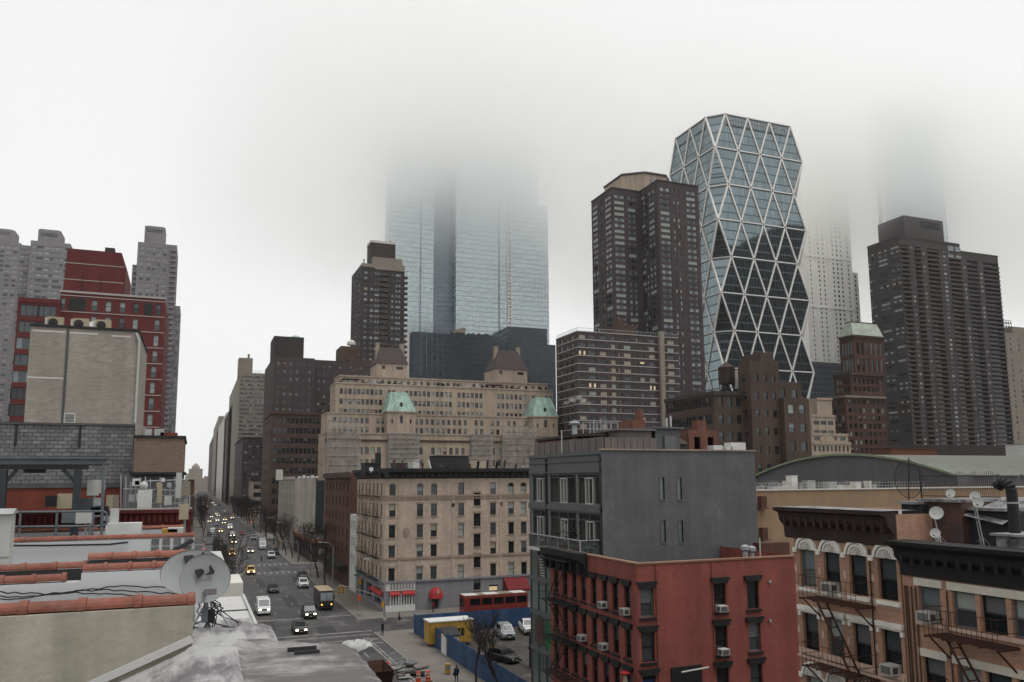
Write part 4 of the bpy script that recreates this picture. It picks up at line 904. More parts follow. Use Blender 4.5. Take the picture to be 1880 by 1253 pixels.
# pale tower and the receding slabs up the avenue
Y1 = 622; x0 = LE; z1 = zat(432, 684, Y=Y1)
t = simple_block('buff_tower', 'pale buff apartment tower with a small roof block and flue', x0, Su(500, Y1, 720), Y1, Wu(420, x0, 760), z1, 'stone_buff', 13, 8, 3.05, 3, 1.5, 1.6, zb=20, single=99, ws='mixed')
b = MB(); q0, q1 = Su(438, Y1 + 8, 670), Su(464, Y1 + 8, 670); b.box(q0, q1, Y1 + 8, Y1 + 22, z1 - 2, zat(440, 657, Y=Y1 + 8)); b.tube((q1 - 3, Y1 + 10, z1), (q1 - 3, Y1 + 10, zat(440, 649, Y=Y1 + 8)), .8); b.build('roof_block', 'stone_buff', t)
b = MB(); rr = random.Random(5)
for i in range(16): u = q1 + 1 + i * 1.0; b.tube((u, Y1 + 4, z1), (u, Y1 + 4, z1 + rr.uniform(1, 3.5)), .12, n=4)
b.build('roof_pipes', 'frame_grey', t)
Ya = 735
simple_block('grey_slab', 'narrow grey slab just beyond the buff tower up the avenue', LE, LE + 24, Ya, Wu(413, LE, 760), zat(421, 742, Y=Ya), 'brick_plum', 5, 6, 3.1, 3, 1.5, 1.5, zb=20, single=99, ws='mixed')
Ya = 880
simple_block('white_slab', 'bright white balcony slab far up the avenue', LE, LE + 20, Ya, Wu(399, LE, 770), zat(410, 757, Y=Ya), 'stone_pale', 4, 8, 3.2, 2.4, 1.8, 1.5, zb=15, single=99, ws='dark')
Ya = 1180
simple_block('far_grey_slab', 'faint grey slab at the far end of the avenue', LE, LE + 30, Ya, 1500, zat(392, 764, Y=Ya), 'stone_buff', 5, 12, 3.3, 3, 1.6, 1.6, zb=15, single=99, ws='mixed')
simple_block('far_dark_slab', 'thin dark slab at the end of the row up the avenue', LE, LE + 30, 1510, 1900, zat(386, 800, Y=1510), 'brick_plum', 0, 0, 3, 3, 1, 1)
for i, (pl, pr, yt, Yh) in enumerate(((346, 372, 861, 2150), (372, 396, 878, 2300), (340, 352, 874, 2050))):
    q0, q1 = Su(pl, Yh, 870), Su(pr, Yh, 870); zt_ = zat(pl, yt, Y=Yh)
    t = tower('distant_tower', ('ghostly domed tower dimly seen above the end of the avenue', 'ghostly flat block dimly seen at the end of the avenue', 'ghostly narrow block left of the domed tower')[i], q0, Yh)
    b = MB(); b.box(q0, q1, Yh, Yh + 40, 0, zt_); b.build('wall', 'stone_buff', t)
    if i == 0: b = MB(); b.lathe([(10, 0), (9, 6), (5, 11), (.5, 14)], 10, ((q0 + q1) / 2, Yh + 20, zt_)); b.build('dome', 'stone_buff', t)
    else: b = MB(); b.box(q0 + 4, q1 - 6, Yh + 5, Yh + 20, zt_, zt_ + 5); b.build('roof_block', 'stone_buff', t)
# brown mid blocks under the pale tower
Y3 = 500
simple_block('plum_block', 'plum brick block with pale window rows below the buff tower', Su(445, Y3, 830), Su(500, Y3, 830), Y3, Wu(438, LE, 830), zat(450, 803, Y=Y3), 'brick_plum', 7, 6, 3.2, 2.6, 1.6, 1.4, zb=12, single=99, ws='mixed', cornice='brick_dark')
Y3 = 441
simple_block('buff_walkup', 'small buff walk-up house with dark roof amid bare street trees', LE, Su(486, Y3, 900), Y3, Y3 + 28, zat(465, 882, Y=Y3), 'stone_tan', 4, 4, 4.2, 3.4, 1.3, 2.3, single=9, cornice='roof_tar')
# west side of the avenue far up, seen past the roof edge
rw = random.Random(21)
for i, (ya, yb, zz) in enumerate(((215, 285, 17), (306, 380, 19), (398, 470, 16), (490, 585, 22), (604, 760, 20), (770, 1000, 18), (1010, 1500, 16))):
    simple_block('west_side_row', ('brick row on the west side, nearest seen past the roof edge', 'second brick row up the west side of the avenue', 'third brick row up the west side of the avenue', 'fourth row up the west side of the avenue', 'fifth row up the west side of the avenue', 'sixth row up the west side of the avenue', 'last row up the west side of the avenue')[i], LW - 22, LW - .3, ya, yb, zz, rw.choice(['brick_umber', 'brick_rust', 'stone_buff']), 0, 0, 3.3, 3, 1.2, 1.8)
# house with the big beige blank side wall
Yb = 250; zt = zat(545, 878, Y=Yb); xm = Su(579, Yb, 930); xr = Su(596, Yb, 930)
t = simple_block('blank_wall_house', 'walk-up house with a large weathered beige blank side wall', LE, xm, Yb, 300, zt, 'stucco_beige' if 'stucco_beige' in M else 'stone_buff', 0, 7, 3.2, 2.6, 1.2, 1.8, single=9)
b = MB(); b.box(xm, xr, Yb + 1.2, 296, 0, zt - .8); b.build('dark_wall_strip', 'brick_strip_dark' if 'brick_strip_dark' in M else 'frame_dark', t)  # solid dark strip of wall, set back beside the beige wall
b = MB(); b.box(LE - .4, LE - .003, Yb + .2, 300, zt - .4, zt + .5); b.build('cornice', 'band_white', t)
for i in range(5): b = MB(); b.box(LE + 1 + i * 1.3, LE + 1.9 + i * 1.3, Yb + 1, Yb + 2, zt, zt + .5 + .3 * (i % 2)); b.build('roof_vent', 'white_paint', t)
b = MB(); b.box(LE - 2.8, LE - .6, Yb + 30, Yb + 31, zt - .5, zt + 3); b.build('rooftop_hoarding', 'stone_pale', t)
simple_block('corner_store', 'low dark corner store with brown fascia across the side street', LE + .2, LE + 22, 211, Yb - .3, 5.6, 'brick_dark', 4, 6, 3.2, 2.4, 2.4, 2.2, zb=1, single=9, cornice='brick_orange')
# red brick row next to the corner house
Yr = 151; zr = zat(640, 869, X=LE)
t = simple_block('red_brick_walkup', 'narrow red brick walk-up next to the tan corner house', LE, LE + 18, Yr + 6, 190, zr, 'brick_rust', 0, 7, 3.05, 2.6, 1.1, 1.75, single=8, zb=5, ws='mixed')
b = MB(); b.box(LE - .5, LE - .003, Yr + 6, 190, zr - .9, zr + .2); b.build('cornice', 'brick_umber', t)
b = MB(); b.box(LE - 1.6, LE - .003, Yr + 8, 188, 3.2, 4.2); b.build('shop_awning', 'leaf_dark', t)
zq = zat(662, 948, X=LE)
t = simple_block('white_house', 'small white painted house squeezed beside the tan corner house', LE + .02, LE + 16, Yr - .6, Yr + 5.9, zq, 'white_paint', 0, 3, 3.1, 2.0, .9, 1.7, single=8)
# ================================================================ tan corner apartment house
def fire_escape(root, fc, pos, u0, u1, levels, out=1.0, m='black_metal', ladders=True, bars=10):
    'iron platforms with railings and slanted ladders on a facade; out = how far they stand off'
    q = lambda u, z, d: Vector(pt(fc, pos, u, z, -d))
    for k, z in enumerate(levels):
        b = MB()
        for d in lin(.06, out, 6): a, e = q(u0, z, d), q(u1, z, d); b.bar(a, e, .05, .04)
        for u in lin(u0, u1, 5): b.bar(q(u, z - .05, .02), q(u, z - .05, out), .06, .06)
        for u in (u0 + .15, u1 - .15): b.bar(q(u, z - .9, .02), q(u, z - .06, out * .9), .05, .05)
        b.build('platform', m, root)
        b = MB()
        for h in (.5, 1.0): b.bar(q(u0, z + h, out), q(u1, z + h, out), .024, .024); b.bar(q(u0, z + h, .02), q(u0, z + h, out), .024, .024); b.bar(q(u1, z + h, .02), q(u1, z + h, out), .024, .024)
        for u in lin(u0, u1, bars): b.bar(q(u, z, out), q(u, z + 1.0, out), .014, .014, up=(1, .3, 0))
        b.build('railing', m, root)
        if ladders and k + 1 < len(levels):
            z2 = levels[k + 1]; ua, ub = (u0 + (u1 - u0) * .2, u0 + (u1 - u0) * .75) if k % 2 else (u1 - (u1 - u0) * .2, u0 + (u1 - u0) * .25); b = MB()
            for d in (out * .35, out * .8): b.bar(q(ua, z, d), q(ub, z2, d), .05, .08)
            for f in lin(0, 1, 9): b.bar(q(ua + (ub - ua) * f, z + (z2 - z) * f, out * .35), q(ua + (ub - ua) * f, z + (z2 - z) * f, out * .8), .08, .03)
            b.build('ladder', m, root)
def near_window(root, fc, pos, u, z, w, h, ws='mixed', sill=None, lintel=None, style='sash', frame=None, flare=0, depth=.2):
    'window frame with panes as sub-parts, plus sill and lintel'
    k = pick(ws); fr, up, lo = WSET[ws][k][1:]; fr = frame or fr; rot = ROT[fc]
    key = ('nw', round(w, 2), round(h, 2), style, fr)
    if key not in WM:
        b = MB(); f = .07; hw, hh = w / 2, h / 2
        b.box(-hw, -hw + f, -.05, .05, -hh, hh); b.box(hw - f, hw, -.05, .05, -hh, hh); b.box(-hw + f, hw - f, -.05, .05, hh - f, hh); b.box(-hw + f, hw - f, -.05, .05, -hh, -hh + f); b.box(-hw + f, hw - f, -.03, .05, -.04, .04)
        WM[key] = b.mesh('window', (fr,))
    o = inst('window', WM[key], root, pt(fc, pos, u, z, depth), rot)
    for nm, y_, z0, z1, mt in (('upper_pane', .0, .04, h / 2 - .07, up), ('lower_pane', .03, -h / 2 + .07, -.04, lo)):
        key = (nm, round(w, 2), round(h, 2), mt)
        if key not in WM: b = MB(); b.quad((-w / 2 + .07, y_, z0), (w / 2 - .07, y_, z0), (w / 2 - .07, y_, z1), (-w / 2 + .07, y_, z1)); WM[key] = b.mesh(nm, (mt,))
        inst(nm, WM[key], o, (0, 0, 0), 0, True)
    if sill:
        key = ('sill', round(w, 2), round(h, 2), sill)
        if key not in WM: b = MB(); b.box(-w / 2 - .12, w / 2 + .12, -depth - .1, -.051, -h / 2 - .16, -h / 2 - .003); WM[key] = b.mesh('sill', (sill,))
        inst('sill', WM[key], o, (0, 0, 0), 0, True)
    if lintel:
        key = ('lintel', round(w, 2), round(h, 2), lintel, flare)
        if key not in WM:
            b = MB(); H_ = .26 if flare else .3
            if flare: b.ext([(-w / 2 - .05, h / 2 + .004), (w / 2 + .05, h / 2 + .004), (w / 2 + flare, h / 2 + H_), (w / 2 + flare, h / 2 + H_ + .12), (-w / 2 - flare, h / 2 + H_ + .12), (-w / 2 - flare, h / 2 + H_)], 'y', -depth - .16, -.051)
            else: b.box(-w / 2 - .15, w / 2 + .15, -depth - .06, -depth - .003, h / 2 + .004, h / 2 + H_)
            WM[key] = b.mesh('lintel', (lintel,))
        inst('lintel', WM[key], o, (0, 0, 0), 0, True)
    return o
def tan_house():
    Y, X = 126.7, LE; x1 = Su(985, Y, 960); y1 = Yr - .7; zt = 21.75
    t = thing('tan_corner_house', 'six storey tan brick corner apartment house with black cornice and fire escapes', 'building', (X, Y, 0))
    zc = [P(770, q, y=Y).z for q in (898.3, 936.9, 975, 1012.3, 1053)]; zs = [P(876, q, y=Y).z for q in (916.8, 954.5, 992.5, 1030.5, 1071.4)]
    cs = [Su(q, Y, 960) for q in (720, 771, 796.5, 846.7, 905.3, 938.4, 961.5)]; us = Su(876, Y, 960); w, h = 1.0, 2.0
    sr, wr, todo = [], [], []
    for i, z in enumerate(zc):
        for j, u in enumerate(cs):
            hh = 1.4 if i == 0 and j in (0, 1, 2, 5, 6) else h; zz = z - .3 if hh < h else z
            sr.append((u - w / 2, u + w / 2, zz - hh / 2, zz + hh / 2)); todo.append(('S', Y, u, zz, i, j))
    for z in zs: sr.append((us - .6, us + .6, z - 1.05, z + 1.05)); todo.append(('S', Y, us, z, 9, 9))
    wc = cols(Y + 1, y1 - .5, 7)
    for z in zc:
        for u in wc: wr.append((u - .5, u + .5, z - h / 2, z + h / 2)); todo.append(('W', X, u, z, 8, 8))
    zb = P(770, 1066, y=Y).z; xa = Su(762, Y, 1090)
    gr = [(us - .6, us + .6, zs[-1] - 1.05, zs[-1] + 1.05)]
    for q0, q1 in ((717, 731), (738, 759)): gr.append((Su(q0, Y, 1090), Su(q1, Y, 1090), P(725, 1111, y=Y).z, P(725, 1092, y=Y).z))
    door = [(Su(q0, Y, 1100), Su(q1, Y, 1100), .2, z_) for q0, q1, z_ in ((793, 805, 3.4), (935, 962, 4.2))]; shop = (Su(898, Y, 1080), Su(915, Y, 1080), P(905, 1087, y=Y).z, P(905, 1074, y=Y).z)
    b = MB(); wall(b, 'S', Y, X, x1, zb, zt, [r for r in sr], .28, 0, 0); wall(b, 'W', X, Y, y1, zb, zt, wr, .28); b.quad((x1, Y, 0), (x1, y1, 0), (x1, y1, zt), (x1, Y, zt)); b.quad((X, y1, 0), (x1, y1, 0), (x1, y1, zt), (X, y1, zt)); b.quad((X, Y, zt - .2), (x1, Y, zt - .2), (x1, y1, zt - .2), (X, y1, zt - .2), 1)
    b.build('wall', ('brick_tan', 'roof_tar'), t)
    b = MB(); wall(b, 'S', Y + .02, X, x1, 0, zb, gr[1:] + gr[:1] + door + [shop], .5, 0, 0, 1); wall(b, 'W', X + .02, Y, y1, 0, zb, [(Y + 2, Y + 7, .8, 3.4), (Y + 9, Y + 14, .8, 3.4), (Y + 16, y1 - 2, .3, 3.4)], .5, 0, 0, 1); b.build('ground_floor', ('base_grey', 'glass_dark'), t)
    for fc, pos, u, z, i, j in todo:
        if fc == 'W': near_window(t, fc, pos, u, z, 1.0, 2.0, 'dark', 'brick_tan_band')
        elif i == 9: near_window(t, fc, pos, u, z, 1.2, 2.1, 'dark', 'brick_tan_band', 'brick_tan_band')
        else:
            h = 1.4 if i == 0 and j in (0, 1, 2, 5, 6) else 2.0; near_window(t, fc, pos, u, z, w, h, 'mixed', 'brick_tan_band', 'brick_tan_band' if i else None)
            if i == 0 and j in (0, 1, 2, 5, 6):
                p = MB(); n = 10; zz = z + h / 2; p.add([(u + .5 * math.cos(a), Y - .02, zz + .5 * math.sin(a)) for a in lin(0, math.pi, n)] + [(u + .68 * math.cos(a), Y - .02, zz + .68 * math.sin(a)) for a in lin(0, math.pi, n)] + [(u + .68 * math.cos(a), Y + .05, zz + .68 * math.sin(a)) for a in lin(0, math.pi, n)], [(k, k + 1, n + k + 1, n + k) for k in range(n - 1)] + [(n + k, n + k + 1, 2 * n + k + 1, 2 * n + k) for k in range(n - 1)]); p.build('arched_surround', 'brick_tan_band', t)
                p = MB(); p.add([(u + .5 * math.cos(a), Y - .012, zz + .5 * math.sin(a)) for a in lin(0, math.pi, n)], [tuple(range(n))]); p.build('arched_light', 'glass_dark', t)
    # cornice and courses
    for nm, prof, m_ in (('cornice', [(0, zt - .9), (-.25, zt - .75), (-.3, zt - .3), (-.95, zt + .2), (-1.0, zt + .75), (.3, zt + .75), (.3, zt - .9)], 'cornice_black'),):
        p = MB(); p.ext([(Y + u, z) for u, z in prof], 'x', X - 1.0, x1); p.ext([(X + u, z) for u, z in prof], 'y', Y - .99, y1); p.build(nm, m_, t)
    for k in range(26):
        u = X + .5 + k * (x1 - X - 1) / 25; p = MB(); p.box(u - .13, u + .13, Y - .7, Y - .28, zt - .6, zt - .12); p.build('cornice_bracket', 'cornice_black', t)
    for yy, hh_ in ((913, .32), (917, .14), (1027, .4)):
        z = P(770, yy, y=Y).z; p = MB(); p.box(X - .14, x1, Y - .14, Y - .003, z, z + hh_); p.box(X - .14, X - .003, Y, y1, z, z + hh_); p.build('string_course', 'brick_tan_band', t)
    p = MB(); p.box(X - .2, x1, Y - .2, Y - .003, zb - .2, zb + .12); p.box(X - .2, X - .003, Y, y1, zb - .2, zb + .12); p.build('base_course', 'base_grey', t)
    for q in (733, 832, 919):
        u = Su(q, Y, 960); p = MB(); p.box(u - .22, u + .22, Y - .09, Y - .003, zb + .3, zt - .95); p.build('pilaster', 'brick_tan', t)
    for q, yy, r in ((746, 977, .75), (831.5, 927, .5), (920.5, 925, .5)):
        c0 = P(q, yy, y=Y); p = MB(); n = 12
        for rr_, dd in ((r, .04), (r * .6, .09)):
            ring = [(c0.x + rr_ * .8 * math.cos(a), Y - dd, c0.z + rr_ * math.sin(a) * (1.3 if math.sin(a) < 0 else .9)) for a in lin(0, 2 * math.pi * 11 / 12, n)]; back = [(x, Y, z) for x, _, z in ring]
            p.add(ring + back, [tuple(range(n))] + [(k, (k + 1) % n, n + (k + 1) % n, n + k) for k in range(n)])
        p.build('carved_shield', 'brick_tan_band', t)
    # barred shop front with red awning strip, left of the south face and round the corner
    zq = P(740, 1091, y=Y).z; p = MB(); p.box(X, xa, Y - .12, Y - .003, P(740, 1111, y=Y).z - 2.4, P(740, 1111, y=Y).z); p.build('shopfront_panel', 'white_paint', t)
    for k in range(9): p = MB(); u = Su(717 + k * 4.9, Y, 1100); p.box(u - .11, u + .11, Y - .1, Y - .003, P(740, 1111, y=Y).z, zq); p.build('shopfront_post', 'white_paint', t)
    for a, e in ((715, 733), (737, 761)):
        p = MB(); u0, u1 = Su(a, Y, 1090), Su(e, Y, 1090); p.ext([(Y - .02, zq + .5), (Y - .55, zq + .05), (Y - .55, zq - .15), (Y - .02, zq - .1)], 'x', u0, u1); p.build('awning', 'awning_red', t)
    p = MB(); p.ext([(X - .02, zq + .5), (X - .55, zq + .05), (X - .55, zq - .15), (X - .02, zq - .1)], 'y', Y + .4, Y + 9); p.build('awning', 'awning_red', t)
    p = MB(); p.box(X, xa, Y - .1, Y - .003, zq + .55, zq + 1.9); p.build('shop_sign_band', 'stone_pale', t)
    for k in range(8):
        p = MB(); u = Su(718 + k * 5.6, Y, 1080); p.box(u - .16, u + .16, Y - .13, Y - .1, zq + .75, zq + 1.7); p.build('sign_letter', 'base_grey', t)
    # round red awning with a pale mark, and the maroon awning
    c0 = P(799.5, 1094, y=Y); p = MB(); n = 9; vv = []
    for j in range(5):
        f = j / 4 * math.pi / 2
        for a in lin(0, math.pi, n): vv.append((c0.x + 1.15 * math.cos(a), Y - 1.3 * math.sin(f) * (0.25 + .75 * math.sin(a)) - .01, c0.z + 1.35 * math.sin(a) * math.cos(f) + (0 if j < 4 else -.35)))
    p.add(vv, [(j * n + k, j * n + k + 1, (j + 1) * n + k + 1, (j + 1) * n + k) for j in range(4) for k in range(n - 1)]); aw = p.build('dome_awning', 'awning_red', t, smooth=True)
    p = MB(); p.lathe([(.22, 0), (.22, .05)], 10); p.v = [(c0.x + .1 + x, Y - 1.24 + z, c0.z + .75 + y * 1.5) for x, y, z in p.v]; p.build('awning_mark', 'blind_cream', aw)
    u0, u1 = Su(924, Y, 1070), Su(965, Y, 1070); z0, z1_ = P(940, 1083, y=Y).z, P(940, 1059, y=Y).z; p = MB(); p.ext([(Y - .02, z1_), (Y - 2.2, z0 + .35), (Y - 2.2, z0), (Y - .02, z0)], 'x', u0, u1); aw = p.build('maroon_awning', 'awning_maroon', t)
    sl = (z1_ - z0 - .35) / 2.18
    for row, fr, ww in ((0, .30, .5), (1, .62, .26)):
        for k in range(3 if row == 0 else 12):
            u = u0 + (u1 - u0) * ((k + .5) / (3 if row == 0 else 12) * .86 + .07); d = .2 + 2.0 * (fr if row else .28); zz = z1_ - sl * d; p = MB(); p.quad((u - ww / 2, Y - d - .2, zz - sl * .2 + .012), (u + ww / 2, Y - d - .2, zz - sl * .2 + .012), (u + ww / 2, Y - d + .2, zz + sl * .2 + .012), (u - ww / 2, Y - d + .2, zz + sl * .2 + .012)); p.build('awning_lettering', 'blind_cream', aw)
    p = MB(); p.box(shop[0] + .1, shop[1] - .1, Y + .3, Y + .4, shop[2] + .2, shop[3] - .3); p.build('lit_display', 'lamplit', t)
    p = MB(); p.box(Su(893, Y, 1070), Su(920, Y, 1070), Y - .15, Y - .003, shop[2] - .6, zb - .25); 
    fire_escape(t, 'W', X, Y + 3, Y + 9.5, [z - 1.1 for z in zc][::-1][:5]); fire_escape(t, 'W', X, Y + 12.5, Y + 19, [z - 1.1 for z in zc][::-1][:5])
    # rooftop: bulkheads, chimneys, parapet stuff
    for nm, q0, q1, yt, yy, m_ in (('stair_bulkhead', 800, 860, 838, Y + 9, 'roof_tar'), ('brick_bulkhead', 862, 893, 843, Y + 12, 'brick_tan'), ('roof_hut', 671, 698, 852, Y + 10, 'cornice_black'), ('brick_chimney', 759, 770, 846, Y + 8, 'stone_pale'), ('elevator_room', 727, 757, 852, Y + 14, 'roof_brown'), ('low_wall', 893, 968, 864, Y + 15, 'brick_umber')):
        q0, q1 = Su(q0, yy, 860), Su(q1, yy, 860); p = MB(); z2 = P(800, yt, y=yy).z; p.box(q0, q1, yy, yy + 4, zt - .2, z2); p.box(q0 - .12, q1 + .12, yy - .12, yy + 4.1, z2, z2 + .15); p.build(nm, m_, t)
    q = P(694, 832, y=Y + 11); p = MB(); p.box(q.x - .45, q.x + .45, Y + 10.5, Y + 11.4, zt, q.z); p.build('tall_chimney', 'cornice_black', t)
    q = P(680, 862, y=Y + 2); p = MB(); p.lathe([(.05, 0), (.28, .07), (.36, .18)], 12); p.v = [(q.x + x, Y + 1.5 - z, q.z + y) for x, y, z in p.v]; p.tube((q.x, Y + 1.5, zt), (q.x, Y + 1.5, q.z), .04); p.build('roof_dish', 'white_paint', t)
    rr2 = random.Random(2)
    for k in range(16): u = X + 1 + k * 1.75 + rr2.random(); p = MB(); h2 = rr2.uniform(.6, 1.8); p.tube((u, Y + 2 + rr2.random() * 5, zt - .2), (u, Y + 2 + rr2.random() * 5, zt + h2 + .5), .12 + .12 * rr2.random(), n=6); p.build('vent_pipe', rr2.choice(['galvanised', 'cornice_black', 'brick_rust']), t)
tan_house()

# ================================================================ brown cluster, ornate block and vaulted hall at right middle distance
def brown_cluster():
    Y = 175; x0 = Su(1312, Y, 760)
    t = tower('brown_loft_cluster', 'dark brown stepped brick loft building carrying a water tank on its roof', x0, Y)
    wl = []; b = MB()
    def tier(px0, px1, yt, Yt, zb, nc, wc, y1, pitch, first, w, h, ws='dark'):
        a, e = Su(px0, Yt, 760), Su(px1, Yt, 760); z1 = P((px0 + px1) / 2, yt, y=Yt).z; sr, wr = [], []
        for z in [z1 - first - pitch * i for i in range(20) if z1 - first - pitch * i > zb + 1.4]:
            for u in cols(a + .5, e - .5, nc) if nc else (): sr.append((u - w / 2, u + w / 2, z - h / 2, z + h / 2)); wl.append(('S', Yt + .25, u, z, w, h, 'sash', ws))
            for u in cols(Yt + 1, y1 - 1, wc) if wc else (): wr.append((u - w / 2, u + w / 2, z - h / 2, z + h / 2)); wl.append(('W', a + .25, u, z, w, h, 'sash', ws))
        block(b, a, e, Yt, y1, zb, z1, sr, wr, depth=.3, parapet=.5); return a, e, Yt, y1, z1
    r1 = tier(1312, 1384, 721, Y, 0, 4, 14, Wu(1221, x0, 740), 4.6, 2.6, 1.5, 2.4)
    r2 = tier(1380, 1434, 664, Y - 3, 0, 3, 1, Y + 2, 4.8, 4.5, 1.3, 2.0)
    r3 = tier(1424, 1474, 702, Y + 3, 0, 2, 1, Y + 8, 4.8, 3.2, 1.9, 2.4, 'mixed')
    r4 = tier(1440, 1486, 731, Y - 5, 0, 2, 1, Y, 5.0, 3, 1.9, 2.4, 'mixed')
    b.build('wall', ('brick_loft', 'roof_tar'), t); windows(t, wl, 8)
    p = MB(); a, e = Su(1387, Y, 655), Su(1411, Y, 655); p.box(a, e, Y - 2, Y + 6, r2[4] - .5, P(1400, 650, y=Y).z); p.build('roof_bulkhead', 'brick_loft', t)
    p = MB(); p.box(r1[0] - .4, r1[1], Y - .4, Y - .003, r1[4] - .8, r1[4] + .2); p.box(r1[0] - .4, r1[0] - .003, Y, r1[3], r1[4] - .8, r1[4] + .2); p.build('cornice', 'brick_dark', t)
    q = P(1335, 716, y=Y + 6); water_tank(q.x, Y + 6, r1[4] - .5, 2.3, 4.4, 'dark wooden rooftop water tank beside a blank white billboard', 3.6)
    bb = thing('billboard', 'blank white rooftop billboard beside the water tank', 'billboard', (Su(1349, Y + 4), Y + 4, r1[4]))
    a, e = Su(1350, Y + 4, 690), Su(1377, Y + 4, 690); z0, z1 = P(1360, 715, y=Y + 4).z, P(1360, 675, y=Y + 4).z
    p = MB(); p.add([(a, Y + 4, z0), (e, Y + 4, z0 + .6), (e, Y + 4, z1 + .9), (a, Y + 4, z1 - 1), (a, Y + 4.3, z0), (e, Y + 4.3, z0 + .6), (e, Y + 4.3, z1 + .9), (a, Y + 4.3, z1 - 1)], [(0, 1, 2, 3), (7, 6, 5, 4), (0, 4, 5, 1), (1, 5, 6, 2), (2, 6, 7, 3), (3, 7, 4, 0)]); p.build('panel', 'stone_pale', bb)
    for u in (a + .4, e - .4): p = MB(); p.box(u - .1, u + .1, Y + 4.4, Y + 4.6, r1[4] - .5, z1 - 1); p.build('post', 'black_metal', bb)
    p = MB(); rr = random.Random(4)
    for i in range(60): u = rr.uniform(r1[0], r1[1]); hgt = rr.uniform(.3, 1.2); p.lathe([(.1, 0), (rr.uniform(.2, .5), hgt * .5), (.05, hgt)], 5, (u, Y + rr.uniform(.8, 2), r1[4] - .4))
    p.build('roof_planting', 'leaf_dark', t, kind='stuff')
brown_cluster()
def ornate_block():
    Y = 215; t = tower('ornate_stone_block', 'small cream stone block with an ornate curved parapet behind the vaulted hall', Su(1489, Y), Y); b = MB(); wl = []
    for px0, px1, yt, dy, nc, w, h, first, pitch in ((1489, 1560, 813, 0, 9, 1.0, 1.9, 2.0, 3.2), (1489, 1556, 797, 6, 4, 2.4, 1.2, 1.6, 3), (1491, 1534, 763, 10, 3, 2.6, 1.4, 2.6, 3.4), (1503, 1530, 732, 14, 0, 1, 1, 2, 3)):
        a, e = Su(px0, Y + dy, 790), Su(px1, Y + dy, 790); z1 = P(px0, yt, y=Y + dy).z; sr = []
        for z in [z1 - first - pitch * i for i in range(4)]:
            for u in cols(a + .5, e - .5, nc) if nc else (): sr.append((u - w / 2, u + w / 2, z - h / 2, z + h / 2)); wl.append(('S', Y + dy + .25, u, z, w, h, 'plain', 'dark'))
        block(b, a, e, Y + dy, Y + dy + 14, 0, z1, sr, depth=.3); b.box(a - .2, e + .2, Y + dy - .25, Y + dy - .003, z1 - .5, z1 + .3)
    b.build('wall', ('stone_tan', 'roof_grey'), t); windows(t, wl, 99)
    a, e = Su(1505, Y, 800), Su(1532, Y, 800); z1 = P(1500, 813, y=Y).z; p = MB(); p.ext([(a, z1 + .3)] + [((a + e) / 2 + (e - a) / 2 * math.cos(k), z1 + .9 + 1.5 * math.sin(k)) for k in lin(math.pi, 0, 9)] + [(e, z1 + .3)], 'y', Y - .3, Y + .2); p.build('curved_parapet', 'stone_tan', t)
ornate_block()
# pinkish brick stub and chimneys just behind the grey house
Yk = 92
for nm, lb, q0, q1, yt, m_ in (('red_brick_stub', 'salmon brick parapet stub with a raised middle behind grey house', 1264, 1318, 790, 'brick_salmon'), ('brick_chimney_stack', 'plain salmon brick chimney stack rising behind the grey house roof', 1162, 1185, 771, 'brick_salmon')):
    a, e = Su(q0, Yk, 800), Su(q1, Yk, 800); z1 = P(q0, yt, y=Yk).z; t = tower(nm, lb, a, Yk); t['category'] = 'chimney' if 'chimney' in nm else 'parapet'; p = MB()
    wall(p, 'S', Yk, a, e, 0, z1, [(a + .9, a + 1.9, z1 - 2.6, z1 - .9), (e - 1.7, e - .7, z1 - 2.6, z1 - .9)] if 'stub' in nm else [], .3, 0, 0, 1); p.box(a, e, Yk + .3, Yk + 4, 0, z1); p.build('wall', ('brick_salmon', 'glass_dark'), t)
    p = MB(); c0 = (a + e) / 2; p.box(c0 - (.8 if 'stub' in nm else -.3), c0 + (.6 if 'stub' in nm else .75), Yk + .1, Yk + 1.5, z1, z1 + 1.4); p.build('raised_middle' if 'stub' in nm else 'flue', 'brick_salmon', t)
